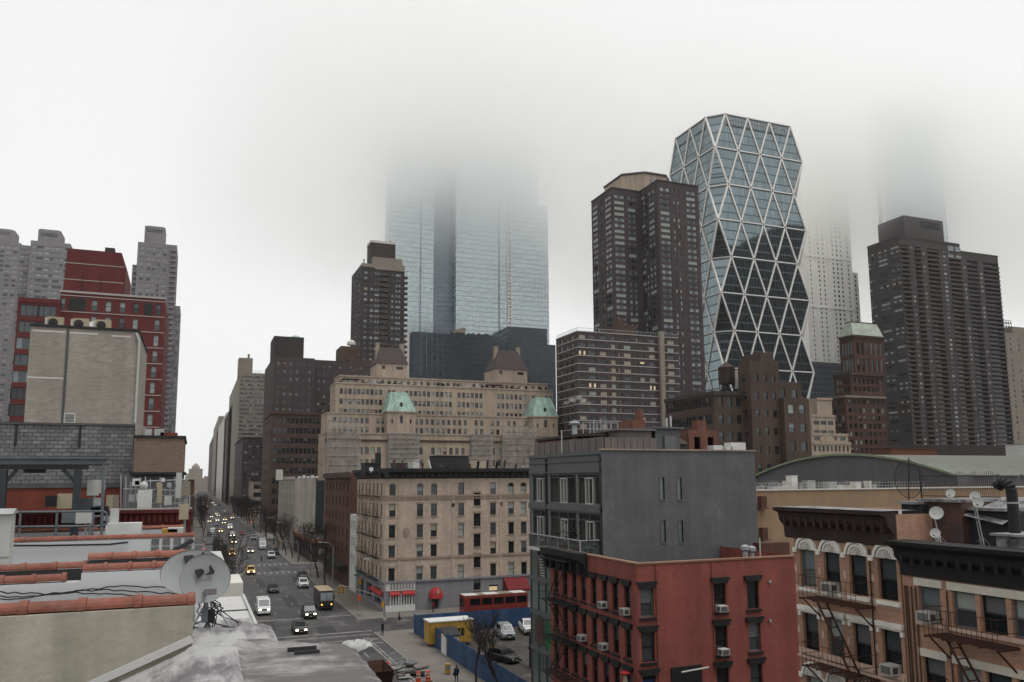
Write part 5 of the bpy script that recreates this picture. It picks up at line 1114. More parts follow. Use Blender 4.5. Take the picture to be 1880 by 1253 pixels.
def vault_hall():
    X = 130; ya, yb = Wu(1757, X, 880), Wu(1385, X, 868); ze = 20.9; zr = 25.5; x1 = 300
    t = tower('vaulted_hall', 'long low hall with a shallow green barrel vault roof and grey end wall', X, ya)
    n = 18; ys = lin(ya, yb, n + 1); zs = [ze + (zr - ze) * (1 - ((y - (ya + yb) / 2) / ((yb - ya) / 2)) ** 2) for y in ys]
    p = MB(); p.add([(X, y, z) for y, z in zip(ys, zs)] + [(X, yb, 0), (X, ya, 0)], [tuple(range(n + 3))]); p.build('end_wall', 'vault_end', t)
    p = MB()
    for i in range(n): p.quad((X - .3, ys[i], zs[i] + .02), (X - .3, ys[i + 1], zs[i + 1] + .02), (x1, ys[i + 1], zs[i + 1] + .02), (x1, ys[i], zs[i] + .02))
    p.build('vault_roof', 'vault_green', t)
    p = MB()
    for i in range(n): p.bar((X - .4, ys[i], zs[i] + .05), (X - .4, ys[i + 1], zs[i + 1] + .05), .5, .45)
    p.build('roof_verge', 'vault_rim', t)
    for i in range(26): xx = X + 4 + i * 6.4; p = MB(); p.box(xx, xx + 5.6, ya - .5, ya - .1, ze - .1, ze + .28); p.build('gutter_length', 'band_white', t)
    for i in range(16): xx = X + 6 + i * 8; p = MB(); p.bar((xx, ya + .4, ze + .12), (xx, ys[2], zs[2] + .05), .05, .05); p.build('roof_seam', 'vault_green', t)
    p = MB(); p.box(X + .1, x1, ya + .02, yb, 0, ze); p.build('side_wall', 'vault_end', t)
    # tan brick wall in front, with the plant deck behind it
    Yt = 90; a, e = Su(1375, Yt, 930), Su(1960, Yt, 930); zt = P(1500, 900, y=Yt).z
    w = tower('tan_brick_wall_building', 'long blank tan brick building in front of the vaulted hall', a, Yt)
    p = MB(); p.box(a, e, Yt, Yt + 16, 0, zt); p.build('wall', 'brick_tan_plain', w); p = MB(); p.box(a, e, Yt - .15, Yt + .3, zt, zt + .18); p.build('coping', 'stone_pale', w)
    rr = random.Random(9); 
    def unit(q, yy, ww, hh, m_, nm='roof_unit', dy=4):
        c0 = P(q, yy, y=Yt + dy); p = MB(); p.box(c0.x - ww / 2, c0.x + ww / 2, Yt + dy, Yt + dy + 1.2, zt, zt + hh); p.box(c0.x - ww / 2 - .05, c0.x + ww / 2 + .05, Yt + dy - .05, Yt + dy + 1.25, zt + hh, zt + hh + .08); p.build(nm, m_, w)
    unit(1459, 885, 1.1, 2.0, 'white_paint', 'fan_unit'); unit(1415, 895, 2.4, .5, 'white_paint', 'duct'); unit(1440, 900, 4, .35, 'white_paint', 'duct', 2)
    for i in range(22): unit(1400 + i * 11 + rr.uniform(-4, 4), 890, rr.uniform(.3, 1.6), rr.uniform(.4, 1.3), rr.choice(['galvanised', 'roof_tar', 'white_paint', 'frame_grey']), dy=rr.uniform(2, 9))
    p = MB()
    for i in range(60): x = a + 1 + i * .55; p.box(x - .02, x + .02, Yt + 1, Yt + 1.04, zt, zt + 1.0)
    for h in (.5, 1.0): p.box(a + 1, a + 33.5, Yt + .98, Yt + 1.02, zt + h, zt + h + .05)
    p.build('roof_railing', 'galvanised', w)
    for k, (q, yy) in enumerate(((1398, 932), (1400, 990))):
        c0 = P(q, yy, y=Yt - .6); p = MB(); p.box(c0.x - .1, c0.x + .8, Yt - .8, Yt - .003, c0.z - .1, c0.z + 1.5); p.box(c0.x - .3, c0.x + 1, Yt - 1, Yt - .003, c0.z - .2, c0.z - .1); p.build('wall_bracket_box', 'brick_rust', w)
vault_hall()
t = thing('white_roof_cabin', 'white cabin on the roof at the right edge beyond the vault', 'cabin', (Su(1864, 200), 200, 0)); z0, z1 = P(1870, 838, y=200).z, P(1870, 816, y=200).z
p = MB(); p.box(Su(1864, 200), Su(1900, 200), 200, 206, 0, z1); p.build('cabin_wall', 'white_paint', t); p = MB(); p.box(Su(1863, 200), Su(1901, 200), 199.8, 206.2, z1, z1 + .2); p.build('cabin_roof', 'galvanised', t)
# ================================================================ grey modern house
def grey_house():
    zf = lambda z: 20.5 + (z - 20.5) * .9456
    X, ya, yb, zb, zt = 28.6, 53.9, 67.9, zf(14.6), zf(22.85); yn = 63.9; x1 = Su(1388, ya, 900)
    t = thing('grey_modern_house', 'dark grey stucco modern house with glazed avenue front and roof terrace', 'building', (X, ya, 0))
    sr = []
    for q in (1216.5, 1248.5):
        for y0, y1 in ((877, 917), (956, 996)): u = Su(q, ya, 920); sr.append((u - .19, u + .19, P(q, y1, y=ya).z, P(q, y0, y=ya).z))
    b = MB(); wall(b, 'S', ya, X, x1, 0, zt, sr, .12, 0, 0, 1); b.quad((x1, ya, 0), (x1, yb, 0), (x1, yb, zt), (x1, ya, zt)); b.quad((X, yb, 0), (x1, yb, 0), (x1, yb, zt), (X, yb, zt)); b.quad((X, ya, zt - .3), (x1, ya, zt - .3), (x1, yb, zt - .3), (X, yb, zt - .3), 2)
    b.build('wall', ('stucco_grey', 'glass_slit', 'roof_tar'), t)
    for r in sr:
        p = MB(); u0, u1, z0, z1 = r; p.box(u0 - .07, u0, ya - .03, ya + .28, z0, z1); p.box(u1, u1 + .06, ya - .03, ya + .28, z0, z1); p.box(u0 - .07, u1 + .06, ya - .05, ya + .28, z0 - .1, z0); p.build('slit_window_frame', 'zinc_grey', t)
    p = MB(); p.box(X - .1, x1 + .1, ya - .1, ya + .3, zt, zt + .12); p.build('coping', 'brick_tan_band', t)
    # avenue front: bands and glazing
    rects = [(u0, u1, zf(a), zf(e)) for a, e in ((14.9, 17.75), (18.45, 21.0)) for u0, u1 in ((ya + .25, ya + 4.2), (ya + 4.4, ya + 9.7), (ya + 10.0, yb - .5))]
    b = MB(); wall(b, 'W', X, ya, yb, zb - .2, zt, rects, 2.4, 0, 1, 1); b.build('front_wall', ('zinc_grey', 'room_wall'), t)
    for k, (u0, u1, z0, z1) in enumerate(rects):
        p = MB(); p.quad((X + .25, u0, z0), (X + .25, u1, z0), (X + .25, u1, z1), (X + .25, u0, z1)); p.build('glazing', 'pane_clear', t)
        p = MB(); n = 3 if u1 - u0 < 4.5 else 4
        for u in lin(u0 + .06, u1 - .06, n): p.box(X + .12, X + .3, u - .05, u + .05, z0, z1)
        p.box(X + .12, X + .3, u0, u1, z1 - .1, z1); p.box(X + .12, X + .3, u0, u1, z0, z0 + .1); p.box(X + .12, X + .3, u0, u1, z0 + 2.1, z0 + 2.16); p.build('mullions', 'zinc_grey', t)
        p = MB(); um = u0 + (u1 - u0) * .35
        for v in (0, .62, 1.24): p.box(X + .08, X + .32, um + v - .05, um + v + .05, z0 + .05, z0 + 2.1)
        p.box(X + .08, X + .32, um, um + 1.24, z0 + .02, z0 + .12); p.box(X + .08, X + .32, um, um + 1.24, z0 + 2.0, z0 + 2.1); p.build('glass_door_frame', 'frame_white', t)
        p = MB(); p.box(X + 1.2, X + 1.4, u0 + .1, u0 + (u1 - u0) * .28, z0, z1 - .2); p.build('curtain', 'blind_pale' if k % 2 else 'curtain_grey', t)
        p = MB(); p.box(X + 1.5, X + 2.0, u0 + (u1 - u0) * .55, u0 + (u1 - u0) * .8, z0, z0 + 1.1); p.build('furniture', 'brick_umber', t)
    for z0, z1, d in ((zf(17.85), zf(18.3), .12), (zf(21.1), zf(21.25), .1), (zf(22.0), zf(22.15), .1), (zf(22.55), zf(22.86), .14)):
        p = MB(); p.box(X - d, X - .003, ya - .05, yb, z0, z1); p.build('facade_band', 'zinc_grey', t)
    p = MB(); p.box(X - .14, X - .003, ya + 10.0, ya + 10.15, zb, zt - .4); p.box(X - .14, X - .003, ya - .05, ya + .12, zb, zt - .4); p.build('downpipe', 'frame_dark', t)
    # balcony slab with glass balustrade, turning the corner
    p = MB(); p.box(X - 1.9, X - .003, ya + .1, yn, zb - .22, zb); p.build('balcony_slab', 'stone_pale', t)
    p = MB(); p.box(X - 1.8, X - 1.75, ya + .2, yn, zb, zb + 1.05); p.box(X - 1.75, X - .1, ya + .2, ya + .25, zb, zb + 1.05); p.build('balustrade_glass', 'rail_glass', t)
    p = MB(); p.box(X - 1.84, X - 1.7, ya + .16, yn, zb + 1.05, zb + 1.12); p.box(X - 1.7, X - .1, ya + .16, ya + .3, zb + 1.05, zb + 1.12)
    for v in lin(ya + .2, yn - .1, 6): p.box(X - 1.82, X - 1.74, v - .03, v + .03, zb, zb + 1.05)
    p.build('balustrade_rail', 'galvanised', t)
    # lower green glass front north of the red house
    yb_ = yb; yb = 65.3; XL = X - 1.0
    p = MB(); p.box(XL, X - .003, 57.8, yb, 0, zb - .25); p.build('lower_front', 'glass_green', t)
    for z in (3.0, 6.2, 9.2, 12.0): p = MB(); p.box(XL - .15, XL - .003, 57.8, yb, z, z + .35); p.build('lower_band', 'zinc_grey', t)
    for v in lin(59, yb - .05, 5): p = MB(); p.box(XL - .1, XL - .004, v - .05, v + .05, 0, zb - .3); p.build('lower_mullion', 'zinc_grey', t)
    p = MB(); p.box(XL - .06, XL - .005, yb - 4.6, yb - 3.0, 6.8, 9.0); p.build('green_curtain', 'cloth_green', t); p = MB(); p.box(XL - .06, XL - .005, yb - 2.7, yb - .8, 6.8, 9.0); p.build('brown_blind', 'brick_umber', t)
    p = MB()
    for k in range(9): p.bar((XL - .06, yb - 3.2 + k * .1, 12.3 + k * .22), (XL - .06, yb - 2.4 + k * .1, 12.3 + k * .22), .05, .06)
    p.build('inner_stair', 'frame_white', t)
    p = MB(); p.box(XL - .5, XL - .003, 57.8, yb + .4, 2.5, 2.95); p.build('graffiti_fascia', 'fascia_ochre', t)
    yb = yb_
    # potted plants on the balcony
    rr = random.Random(6)
    for v, hgt in ((ya + 2.6, 2.0), (ya + 5.0, 1.2), (ya + .6, .6)):
        p = MB(); p.lathe([(.28, 0), (.36, .45), (.3, .45)], 8, (X - .9, v, zb)); pl = p.build('plant_pot', 'brick_rust', t); p = MB()
        for i in range(60): a = Vector((X - .9 + rr.gauss(0, .3), v + rr.gauss(0, .3), zb + .5 + rr.random() * hgt)); d = Vector((rr.uniform(-1, 1), rr.uniform(-1, 1), rr.uniform(-.3, 1))) * .2; p.tri(a, a + d, a + d.cross(Vector((0, .4, 1))) + d * .4)
        p.build('leaves', 'leaf_dark', pl)
    # terrace screen of corrugated sheets, canopy and roof clutter
    n = 22
    for i in range(n):
        y0 = ya + .3 + (yb - ya - .5) * i / n; y1 = ya + .3 + (yb - ya - .5) * (i + .94) / n; p = MB(); p.box(X + .35 + .05 * (i % 2), X + .42 + .05 * (i % 2), y0, y1, zt - .2, zt + 1.05); p.build('screen_sheet', 'corrugated', t)
    n = 16; xs = Su(1205, ya + .3, 820)
    for i in range(n): a = X + .5 + (xs - X - .5) * i / n; p = MB(); p.box(a, a + (xs - X - .5) / n * .92, ya + .25 + .05 * (i % 2), ya + .32 + .05 * (i % 2), zt - .2, zt + 1.0); p.build('screen_sheet', 'corrugated', t)
    yc0 = ya + 5.5; u0, u1 = Su(992, yc0 + 4, 800), Su(1158, yc0, 800); z1 = P(1100, 803, y=yc0).z
    p = MB(); p.add([(X + .6, yc0 - 1, z1), (u1, yc0 - 1, z1 + .1), (u1, yb, z1 + .1), (X + .6, yb, z1), (X + .6, yc0 - 1, z1 + .22), (u1, yc0 - 1, z1 + .45), (u1, yb, z1 + .45), (X + .6, yb, z1 + .22)], [(3, 2, 1, 0), (4, 5, 6, 7), (0, 1, 5, 4), (1, 2, 6, 5), (2, 3, 7, 6), (3, 0, 4, 7)]); p.build('canopy_roof', 'brick_dark', t)
    for a, v in ((X + 1, yc0 - .6), (u1 - .4, yc0 - .6), (X + 1, yb - .5), ((X + u1) / 2, yc0 - .6)): p = MB(); p.box(a - .08, a + .08, v - .08, v + .08, zt - .3, z1); p.build('canopy_post', 'black_metal', t)
    p = MB(); p.box(X + 2.5, u1 - .6, yc0 + 1.5, yb - .5, zt - .3, z1); p.build('terrace_room', 'cornice_black', t)
    p = MB(); p.box(X + .7, X + 1.6, yc0, yb - 1, zt - .3, zt + 1.2); p.build('terrace_hedge_box', 'brick_salmon', t)
    for q, yy, w_, h_, m_, nm in ((1222, 800, 1.3, 1.9, 'zinc_grey', 'stair_hut'), (1165, 798, 1.6, 1.7, 'corrugated', 'shed')):
        c0 = P(q, yy, y=ya + 3); p = MB(); p.box(c0.x - w_, c0.x + w_ * .8, ya + 2.5, ya + 6, zt - .3, zt + h_); p.box(c0.x - w_ - .3, c0.x + w_ * .8 + .3, ya + 2.2, ya + 6.3, zt + h_, zt + h_ + .15); p.build(nm, m_, t)
    c0 = P(1229, 815, y=ya + 2.4); p = MB(); p.box(c0.x - .5, c0.x + .55, ya + 2.3, ya + 2.499, zt - .3, zt + 1.3); p.build('hut_door', 'frame_grey', t)
    for q, w_, h_ in ((1313, .9, .55), (1333, .6, .45), (1350, 1.5, .8)):
        c0 = P(q, 818, y=ya + 2); p = MB(); p.box(c0.x - w_ / 2, c0.x + w_ / 2, ya + 1.6, ya + 2.5, zt - .3, zt + h_); p.build('condenser_unit', 'white_paint', t)
    for q, y0, r, m_ in ((1224, 768, .09, 'frame_white'), (1231, 764, .09, 'frame_white'), (1055, 780, .22, 'galvanised'), (1102, 768, .03, 'galvanised'), (1031, 790, .05, 'frame_white'), (1090, 772, .05, 'galvanised'), (1112, 775, .04, 'galvanised'), (1122, 775, .04, 'galvanised')):
        c0 = P(q, y0, y=ya + 7); p = MB(); p.tube((c0.x, ya + 7, zt), (c0.x, ya + 7, c0.z), r, n=8)
        if r > .2: p.lathe([(.45, 0), (.5, .15), (.2, .3), (.25, .4)], 10, (c0.x, ya + 7, c0.z))
        p.build('vent_stack', m_, t)
    c0 = P(1100, 776, y=ya + 8); p = MB(); p.box(c0.x - 1.6, c0.x + 1.8, ya + 7.9, ya + 8, c0.z - .05, c0.z)
    for v in lin(c0.x - 1.6, c0.x + 1.8, 6): p.box(v - .03, v + .03, ya + 7.9, ya + 8, zt, c0.z)
    p.build('pergola_frame', 'galvanised', t)
    water_tank(P(1222, 770, y=ya + 16).x, ya + 16, zt - .4, .95, 1.5, 'small squat water tank with pointed cap behind the grey house roof', .8)
    water_tank(P(1243, 775, y=ya + 24).x, ya + 24, zt - .4, 1.2, 1.6, 'round domed brown tank behind the white flue pipes', .5)
grey_house()
# ================================================================ red corner house
def air_conditioner(fc, pos, u, z, label, group='window air conditioners', w=.62, h=.4, d=.42):
    p0 = Vector(pt(fc, pos, u, z, -d)); t = thing('air_conditioner', label, 'air conditioner', p0, group, ROT[fc])
    b = MB(); b.box(-w / 2, w / 2, 0, d + .15, 0, h); b.build('casing', 'ac_white', t, local=True)
    b = MB()
    for k in range(7): b.box(-w / 2 + .06, w / 2 - .06, -.015, .0, .05 + k * .045, .075 + k * .045)
    b.build('front_grille', 'ac_grille', t, local=True)
    b = MB(); b.box(w / 2, w / 2 + .012, .06, d - .1, .08, h - .08); b.box(-w / 2 - .012, -w / 2, .06, d - .1, .08, h - .08); b.build('side_louvre', 'ac_grille', t, local=True)
    return t
def red_house():
    X, Y, y1, zt = 26.0, 44.5, 57.7, 15.2; x1 = Su(1475, Y, 1020)
    t = thing('red_corner_house', 'painted red brick corner house with black flared window caps', 'building', (X, Y, 0))
    cw = [Wu(q, X, 1100) for q in (1021, 1037.5, 1054, 1071, 1090, 1110, 1129, 1151)]; cw = [min(v, y1 - .7) for v in cw]
    zr = []
    for (a, e) in ((1076, 1129), (1154.5, 1209), (1232, 1286)): zr.append((P(1151, e, x=X).z, P(1151, a, x=X).z))
    cs = [Su(q, Y, 1100) for q in (1188, 1322, 1383)]; w = .82; ws_ = .95
    wr = [(u - w / 2, u + w / 2, a, e) for u in cw for a, e in zr] ; sr = [(u - ws_ / 2, u + ws_ / 2, a, e) for u in cs for a, e in zr]
    shop = [(X + 1.0, X + 2.3, .3, 3.0)]
    b = MB(); wall(b, 'W', X, Y, y1, 0, zt, wr + [(Y + .8, Y + 5, .5, 3.2), (Y + 6, y1 - .6, .5, 3.2)], .3); wall(b, 'S', Y, X, x1, 0, zt, sr + shop, .3); b.quad((x1, Y, 0), (x1, y1, 0), (x1, y1, zt), (x1, Y, zt)); b.quad((X, y1, 0), (X + 1.5, y1, 0), (X + 1.5, y1, zt), (X, y1, zt)); b.quad((X + .3, Y + .3, zt - 2), (x1, Y + .3, zt - 2), (x1, y1, zt - 2), (X + .3, y1, zt - 2), 1)
    b.quad((X + .3, Y + .3, zt - 2), (x1, Y + .3, zt - 2), (x1, Y + .3, zt), (X + .3, Y + .3, zt)); b.quad((X + .3, Y + .3, zt - 2), (X + .3, y1, zt - 2), (X + .3, y1, zt), (X + .3, Y + .3, zt))
    b.build('wall', ('brick_red', 'roof_tar'), t)
    for u in cw:
        for a, e in zr: near_window(t, 'W', X, u, (a + e) / 2, w, e - a, 'dark', 'trim_black', 'trim_black', flare=.22)
    for u in cs:
        for a, e in zr: near_window(t, 'S', Y, u, (a + e) / 2, ws_, e - a, 'mixed', 'trim_black', 'trim_black', flare=.24)
    p = MB(); p.box(X - .06, x1, Y - .06, Y + .34, zt, zt + .1); p.box(X - .06, X + .34, Y + .34, y1, zt, zt + .1); p.build('coping', 'coping_tan', t)
    yk = Wu(1079, X, 1050); p = MB(); p.ext([(X - .003, zt - 1.5), (X - .25, zt - 1.4), (X - .3, zt - .7), (X - .75, zt - .3), (X - .8, zt + .15), (X - .003, zt + .15)], 'y', yk, y1 + .2); p.build('cornice', 'trim_black', t)
    for k in range(6): v = yk + .4 + k * (y1 - yk - .6) / 5; p = MB(); p.box(X - .62, X - .251, v - .11, v + .11, zt - 1.3, zt - .5); p.build('cornice_bracket', 'trim_black', t)
    fire_escape(t, 'W', X, cw[3] + .7, cw[0] + .5, [a - .35 for a, e in zr][::-1] + [zr[0][1] + .9], 1.1)
    # dark sign board with lamp bar, small fixtures
    a, e = Su(1232, Y, 1240), Su(1287, Y, 1240); z1 = P(1260, 1223, y=Y).z
    sg = thing('bar_sign_board', 'black sign board under a white lamp bar on the red wall', 'sign', (a, Y, 0)); p = MB(); p.box(a, e, Y - .12, Y - .003, z1 - 3.4, z1); p.build('board', 'trim_black', sg)
    p = MB(); p.tube((a + .45, Y - .5, z1 - .22), (e + .25, Y - .5, z1 - .1), .055, n=8); p.build('lamp_bar', 'frame_white', sg)
    for f in (.3, .8): p = MB(); p.bar((a + (e - a) * f, Y - .12, z1 + .02), (a + (e - a) * f, Y - .5, z1 - .12), .03, .03); p.build('lamp_arm', 'trim_black', sg)
    for k in range(8): p = MB(); u = (a + e) / 2 - .72 + k * .2; p.box(u - .055, u + .055, Y - .13, Y - .121, z1 - 2.0, z1 - 1.72 - .05 * (k % 3)); p.build('worn_lettering', 'blind_pale', sg)
    for txt, zz, sz in (('bar', z1 - 1.3, .55),):
        o = lettering(txt, sz, 'blind_pale', sg); o.location = (((a + e) / 2) - a, -.14, zz); o.rotation_euler = (math.pi / 2, 0, 0)
    pn = thing('blue_door_poster', 'blue door panel below the middle of the red wall', 'door', (cs[0], Y, 0)); p = MB(); p.box(cs[0] - .42, cs[0] + .42, Y + .1, Y + .16, zr[2][1] - 2.0, zr[2][1] - .25); p.build('panel', 'poster_blue', pn); p = MB(); p.ext([(cs[0] - .1, zr[2][1] - .75), (cs[0] + .12, zr[2][1] - .85), (cs[0] + .02, zr[2][1] - .55)], 'y', Y + .085, Y + .099); p.build('emblem', 'blind_pale', pn)
    pole = thing('corner_lamp_figure', 'small red hat figure sign hanging from the red corner', 'sign', (X, Y, 0)); c0 = P(1148, 1238, x=X - .5); p = MB(); p.lathe([(.28, 0), (.34, .08), (.1, .2)], 10, c0); p.build('hat', 'neon_red', pole); p = MB(); p.lathe([(.1, -.9), (.16, -.5), (.1, 0)], 8, c0); p.build('figure', 'blind_cream', pole); p = MB(); p.bar((X - .003, c0.y, c0.z + .25), (X - .6, c0.y, c0.z + .25), .05, .05); p.build('bracket', 'trim_black', pole)
    for q, yy in ((1412, 1068), (1413, 1140)):
        c0 = P(q, yy, y=Y); p = MB(); p.box(c0.x - .08, c0.x + .08, Y - .12, Y - .003, c0.z - .08, c0.z + .08); p.build('wall_fixture', 'galvanised', t)
    for u in (Su(1203, Y, 1040), Su(1306, Y, 1040)): p = MB(); p.tube((u, Y - .04, 8), (u, Y - .04, zt), .035, n=5); p.build('downpipe', 'brick_red', t)
    for u, zz, h_ in ((Su(1368, Y + 2, 1010), zt - .4, .7), (Su(1380, Y + 2, 1010), zt - .4, .6)): p = MB(); p.lathe([(.18, 0), (.18, h_), (.3, h_ + .1), (.3, h_ + .35), (.1, h_ + .45)], 10, (u, Y + 2, zz)); p.build('roof_vent', 'galvanised', t)
    u = Su(1395, Y + 1.5, 1000); p = MB(); p.tube((u, Y + 1.5, zt - .5), (u, Y + 1.5, zt + 1.2), .05, n=6); p.build('white_pipe', 'frame_white', t)
    p = MB(); p.box(Su(1398, Y + 5, 1010), Su(1450, Y + 5, 1010), Y + 5, Y + 6, zt - .5, zt + .5); p.build('roof_kerb', 'brick_rust', t)
    for fc, u, zi, lb in (('W', cw[5], 0, 'white air conditioner in red west wall, top floor, farther one'), ('W', cw[7], 0, 'white air conditioner in red west wall, top floor, nearest the corner'), ('W', cw[3], 1, 'white air conditioner in red west wall, middle floor, by the fire escape'), ('W', cw[5], 1, 'white air conditioner in red west wall, middle floor, mid row'), ('S', cs[1], 0, 'white air conditioner in red south wall, top floor window'), ('S', cs[1], 1, 'white air conditioner in red south wall, middle floor window')):
        air_conditioner(fc, X if fc == 'W' else Y, u, zr[zi][0] + .02, lb)
red_house()
# ================================================================ arched brick house and its neighbour at the right
def arch_house():
    X, ya, yb, zt = 27.0, 25.15, 31.35, 19.0; x1 = 42
    t = thing('arched_brick_house', 'orange brick house with white fan arches, brown cornice and rusty fire escape', 'building', (X, ya, 0))
    cq = [1484.7, 1529, 1577, 1630.5]; cu = [Wu(q, X, 1080) for q in cq]
    za = [P(1484.7, q, x=X).z for q in (1010.6, 1079.5)]; zb = [P(1484.7, q, x=X).z for q in (1125, 1196)]
    pitch = za[0] - zb[0]; rows = [(za[1], za[0]), (zb[1], zb[0]), (za[1] - 2 * pitch, za[0] - 2 * pitch), (zb[1] - 2 * pitch, zb[0] - 2 * pitch)]; w = .98
    wr = [(u - w / 2, u + w / 2, a, e) for u in cu for a, e in rows]
    b = MB(); wall(b, 'W', X, ya, yb, 0, zt, wr, .3); b.quad((X, yb, 0), (x1, yb, 0), (x1, yb, zt), (X, yb, zt)); b.quad((X, ya, 0), (x1, ya, 0), (x1, ya, zt), (X, ya, zt)); b.quad((X, ya, zt - .15), (x1, ya, zt - .15), (x1, yb, zt - .15), (X, yb, zt - .15), 1); b.quad((x1, ya, 0), (x1, yb, 0), (x1, yb, zt), (x1, ya, zt))
    b.build('wall', ('brick_orange_old', 'roof_silver_patchy'), t)
    for i, (a, e) in enumerate(rows):
        for j, u in enumerate(cu):
            near_window(t, 'W', X, u, (a + e) / 2, w, e - a, 'shade', 'stone_band' if i % 2 else 'terra_white')
            n = 14
            if i % 2 == 0:   # fan arch: outer ring, inner ring and tympanum
                for r0, r1, d, nm, m_ in ((.52, .66, .12, 'arch_ring', 'terra_white'), (.38, .47, .09, 'inner_ring', 'terra_white')):
                    p = MB(); f1 = [(X - d, u + r1 * math.cos(k), e + .02 + r1 * math.sin(k)) for k in lin(0, math.pi, n)]; f0 = [(X - d, u + r0 * math.cos(k), e + .02 + r0 * math.sin(k)) for k in lin(0, math.pi, n)]; bk = [(X, y, z) for x, y, z in f1]
                    p.add(f1 + f0 + bk, [(k, k + 1, n + k + 1, n + k) for k in range(n - 1)] + [(k, k + 1, 2 * n + k + 1, 2 * n + k) for k in range(n - 1)]); p.build(nm, m_, t)
                p = MB(); f1 = [(X - .04, u + .55 * math.cos(k), e + .02 + .55 * math.sin(k)) for k in lin(0, math.pi, n)]; p.add(f1, [tuple(range(n))]); ty = p.build('tympanum', 'terra_white', t)
                p = MB()
                for k in lin(.25, math.pi - .25, 7): p.bar((X - .055, u, e + .05), (X - .055, u + .36 * math.cos(k), e + .05 + .36 * math.sin(k)), .05, .05, up=(1, 0, 0))
                p.lathe([(.09, 0), (.09, .06)], 8); k8 = 16; p.v[-k8:] = [(X - .05 - z, u + x, e + .12 + y) for x, y, z in p.v[-k8:]]; p.build('fan_ribs', 'stone_pale', ty)
            else:
                p = MB(); p.box(X - .16, X - .003, u - w / 2 - .2, u + w / 2 + .2, e + .1, e + .3); p.box(X - .1, X - .003, u - w / 2 - .12, u + w / 2 + .12, e + .003, e + .1); p.box(X - .1, X - .003, u - w / 2 - .2, u - w / 2 - .05, e - .18, e + .003); p.box(X - .1, X - .003, u + w / 2 + .05, u + w / 2 + .2, e - .18, e + .003); p.build('hood_mould', 'terra_white', t)
    for a, e in rows[::2]:
        ed = [ya] + sorted([v for u in cu for v in (u - .66, u + .66)]) + [yb]
        for v0, v1 in zip(ed[::2], ed[1::2]): p = MB(); p.box(X - .1, X - .003, v0, v1, e - .14, e + .08); p.build('impost_band', 'terra_white', t)
    for i in range(14):
        z = zt - 2.9 - i * .95
        if any(abs(z - e) < .3 for a, e in rows[::2]): continue
        ed = [ya] + sorted([v for u in cu for a, e in rows if a - .1 < z < e + .35 for v in (u - w / 2 - .22, u + w / 2 + .22)]) + [yb]
        for v0, v1 in zip(ed[::2], ed[1::2]):
            if v1 - v0 > .05: p = MB(); p.box(X - .012, X - .002, v0, v1, z, z + .32); p.build('stone_band', 'stone_band', t)
    for a, e in rows[1::2]: p = MB(); p.box(X - .1, X - .003, ya, yb, a - .32, a - .2); p.build('sill_course', 'stone_band', t)
    prof = [(X - .003, zt - 1.35), (X - .14, zt - 1.3), (X - .18, zt - .75), (X - .42, zt - .5), (X - .5, zt - .12), (X - .78, zt - .02), (X - .8, zt + .12), (X + .2, zt + .14)]
    p = MB(); p.ext(prof, 'y', ya + .05, yb + .45); p.build('cornice', 'cornice_brown', t)
    for k in range(13): v = ya + .35 + k * (yb - ya - .3) / 12; p = MB(); p.box(X - .48, X - .19, v - .08, v + .08, zt - .72, zt - .3); p.build('cornice_bracket', 'cornice_brown', t)
    p = MB(); p.quad((X - .79, ya, zt + .147), (X + 1.2, ya, zt + .147), (X + 1.2, yb + .4, zt + .15), (X - .79, yb + .4, zt + .15)); p.build('cornice_flashing', 'roof_silver_patchy', t)
    fire_escape(t, 'W', X, cu[3] + .75, cu[0] - .55, [rows[1][0] - .35 - pitch, rows[1][0] - .35, rows[0][0] - .3], 1.05, 'iron_rust', bars=14)
    p = MB(); p.tube((X - .06, cu[3] + .85, 6), (X - .06, cu[3] + .85, zt - 1.5), .03, n=5); p.build('cable', 'black_metal', t)
    air_conditioner('W', X, cu[1], rows[0][0] + .02, 'white air conditioner under the second fan arch'); air_conditioner('W', X, cu[3], rows[1][0] + .02, 'white air conditioner in lower window nearest the plain neighbour house')
    # neighbour house
    X2, y0, y1, z2 = 27.05, 12.5, 25.1, P(1660, 1000, x=26.3).z
    h = thing('plain_brick_house', 'plain orange brick house with heavy black cornice and cream lintels', 'building', (X2, y0, 0))
    cu2 = [Wu(q, X2, 1100) for q in (1706, 1768.6, 1822, 1880)]; zz = [P(1706, q, x=X2).z for q in (1078, 1142)]; pt2 = P(1706, 1065, x=X2).z - P(1706, 1194, x=X2).z
    rows2 = [(zz[1] - i * pt2, zz[0] - i * pt2) for i in range(4)]; w = 1.0; wr = [(u - w / 2, u + w / 2, a, e) for u in cu2 + [cu2[-1] - 2.6] for a, e in rows2]
    b = MB(); wall(b, 'W', X2, y0, y1, 0, z2, wr, .3); b.quad((X2, y0, 0), (x1, y0, 0), (x1, y0, z2), (X2, y0, z2)); b.quad((X2, y0, z2 - .15), (x1, y0, z2 - .15), (x1, y1, z2 - .15), (X2, y1, z2 - .15), 1); b.build('wall', ('brick_orange_old', 'roof_silver_patchy'), h)
    for u in cu2 + [cu2[-1] - 2.6]:
        for a, e in rows2: near_window(h, 'W', X2, u, (a + e) / 2, w, e - a, 'shade', 'stone_band', 'lintel_cream')
    prof = [(X2 - .003, z2 - 1.3), (X2 - .12, z2 - 1.26), (X2 - .16, z2 - .75), (X2 - .4, z2 - .55), (X2 - .45, z2 - .25), (X2 - .85, z2 - .05), (X2 - .88, z2 + .1), (X2 + .3, z2 + .12)]
    p = MB(); p.ext(prof, 'y', y0, y1 - .03); p.build('cornice', 'trim_black', h)
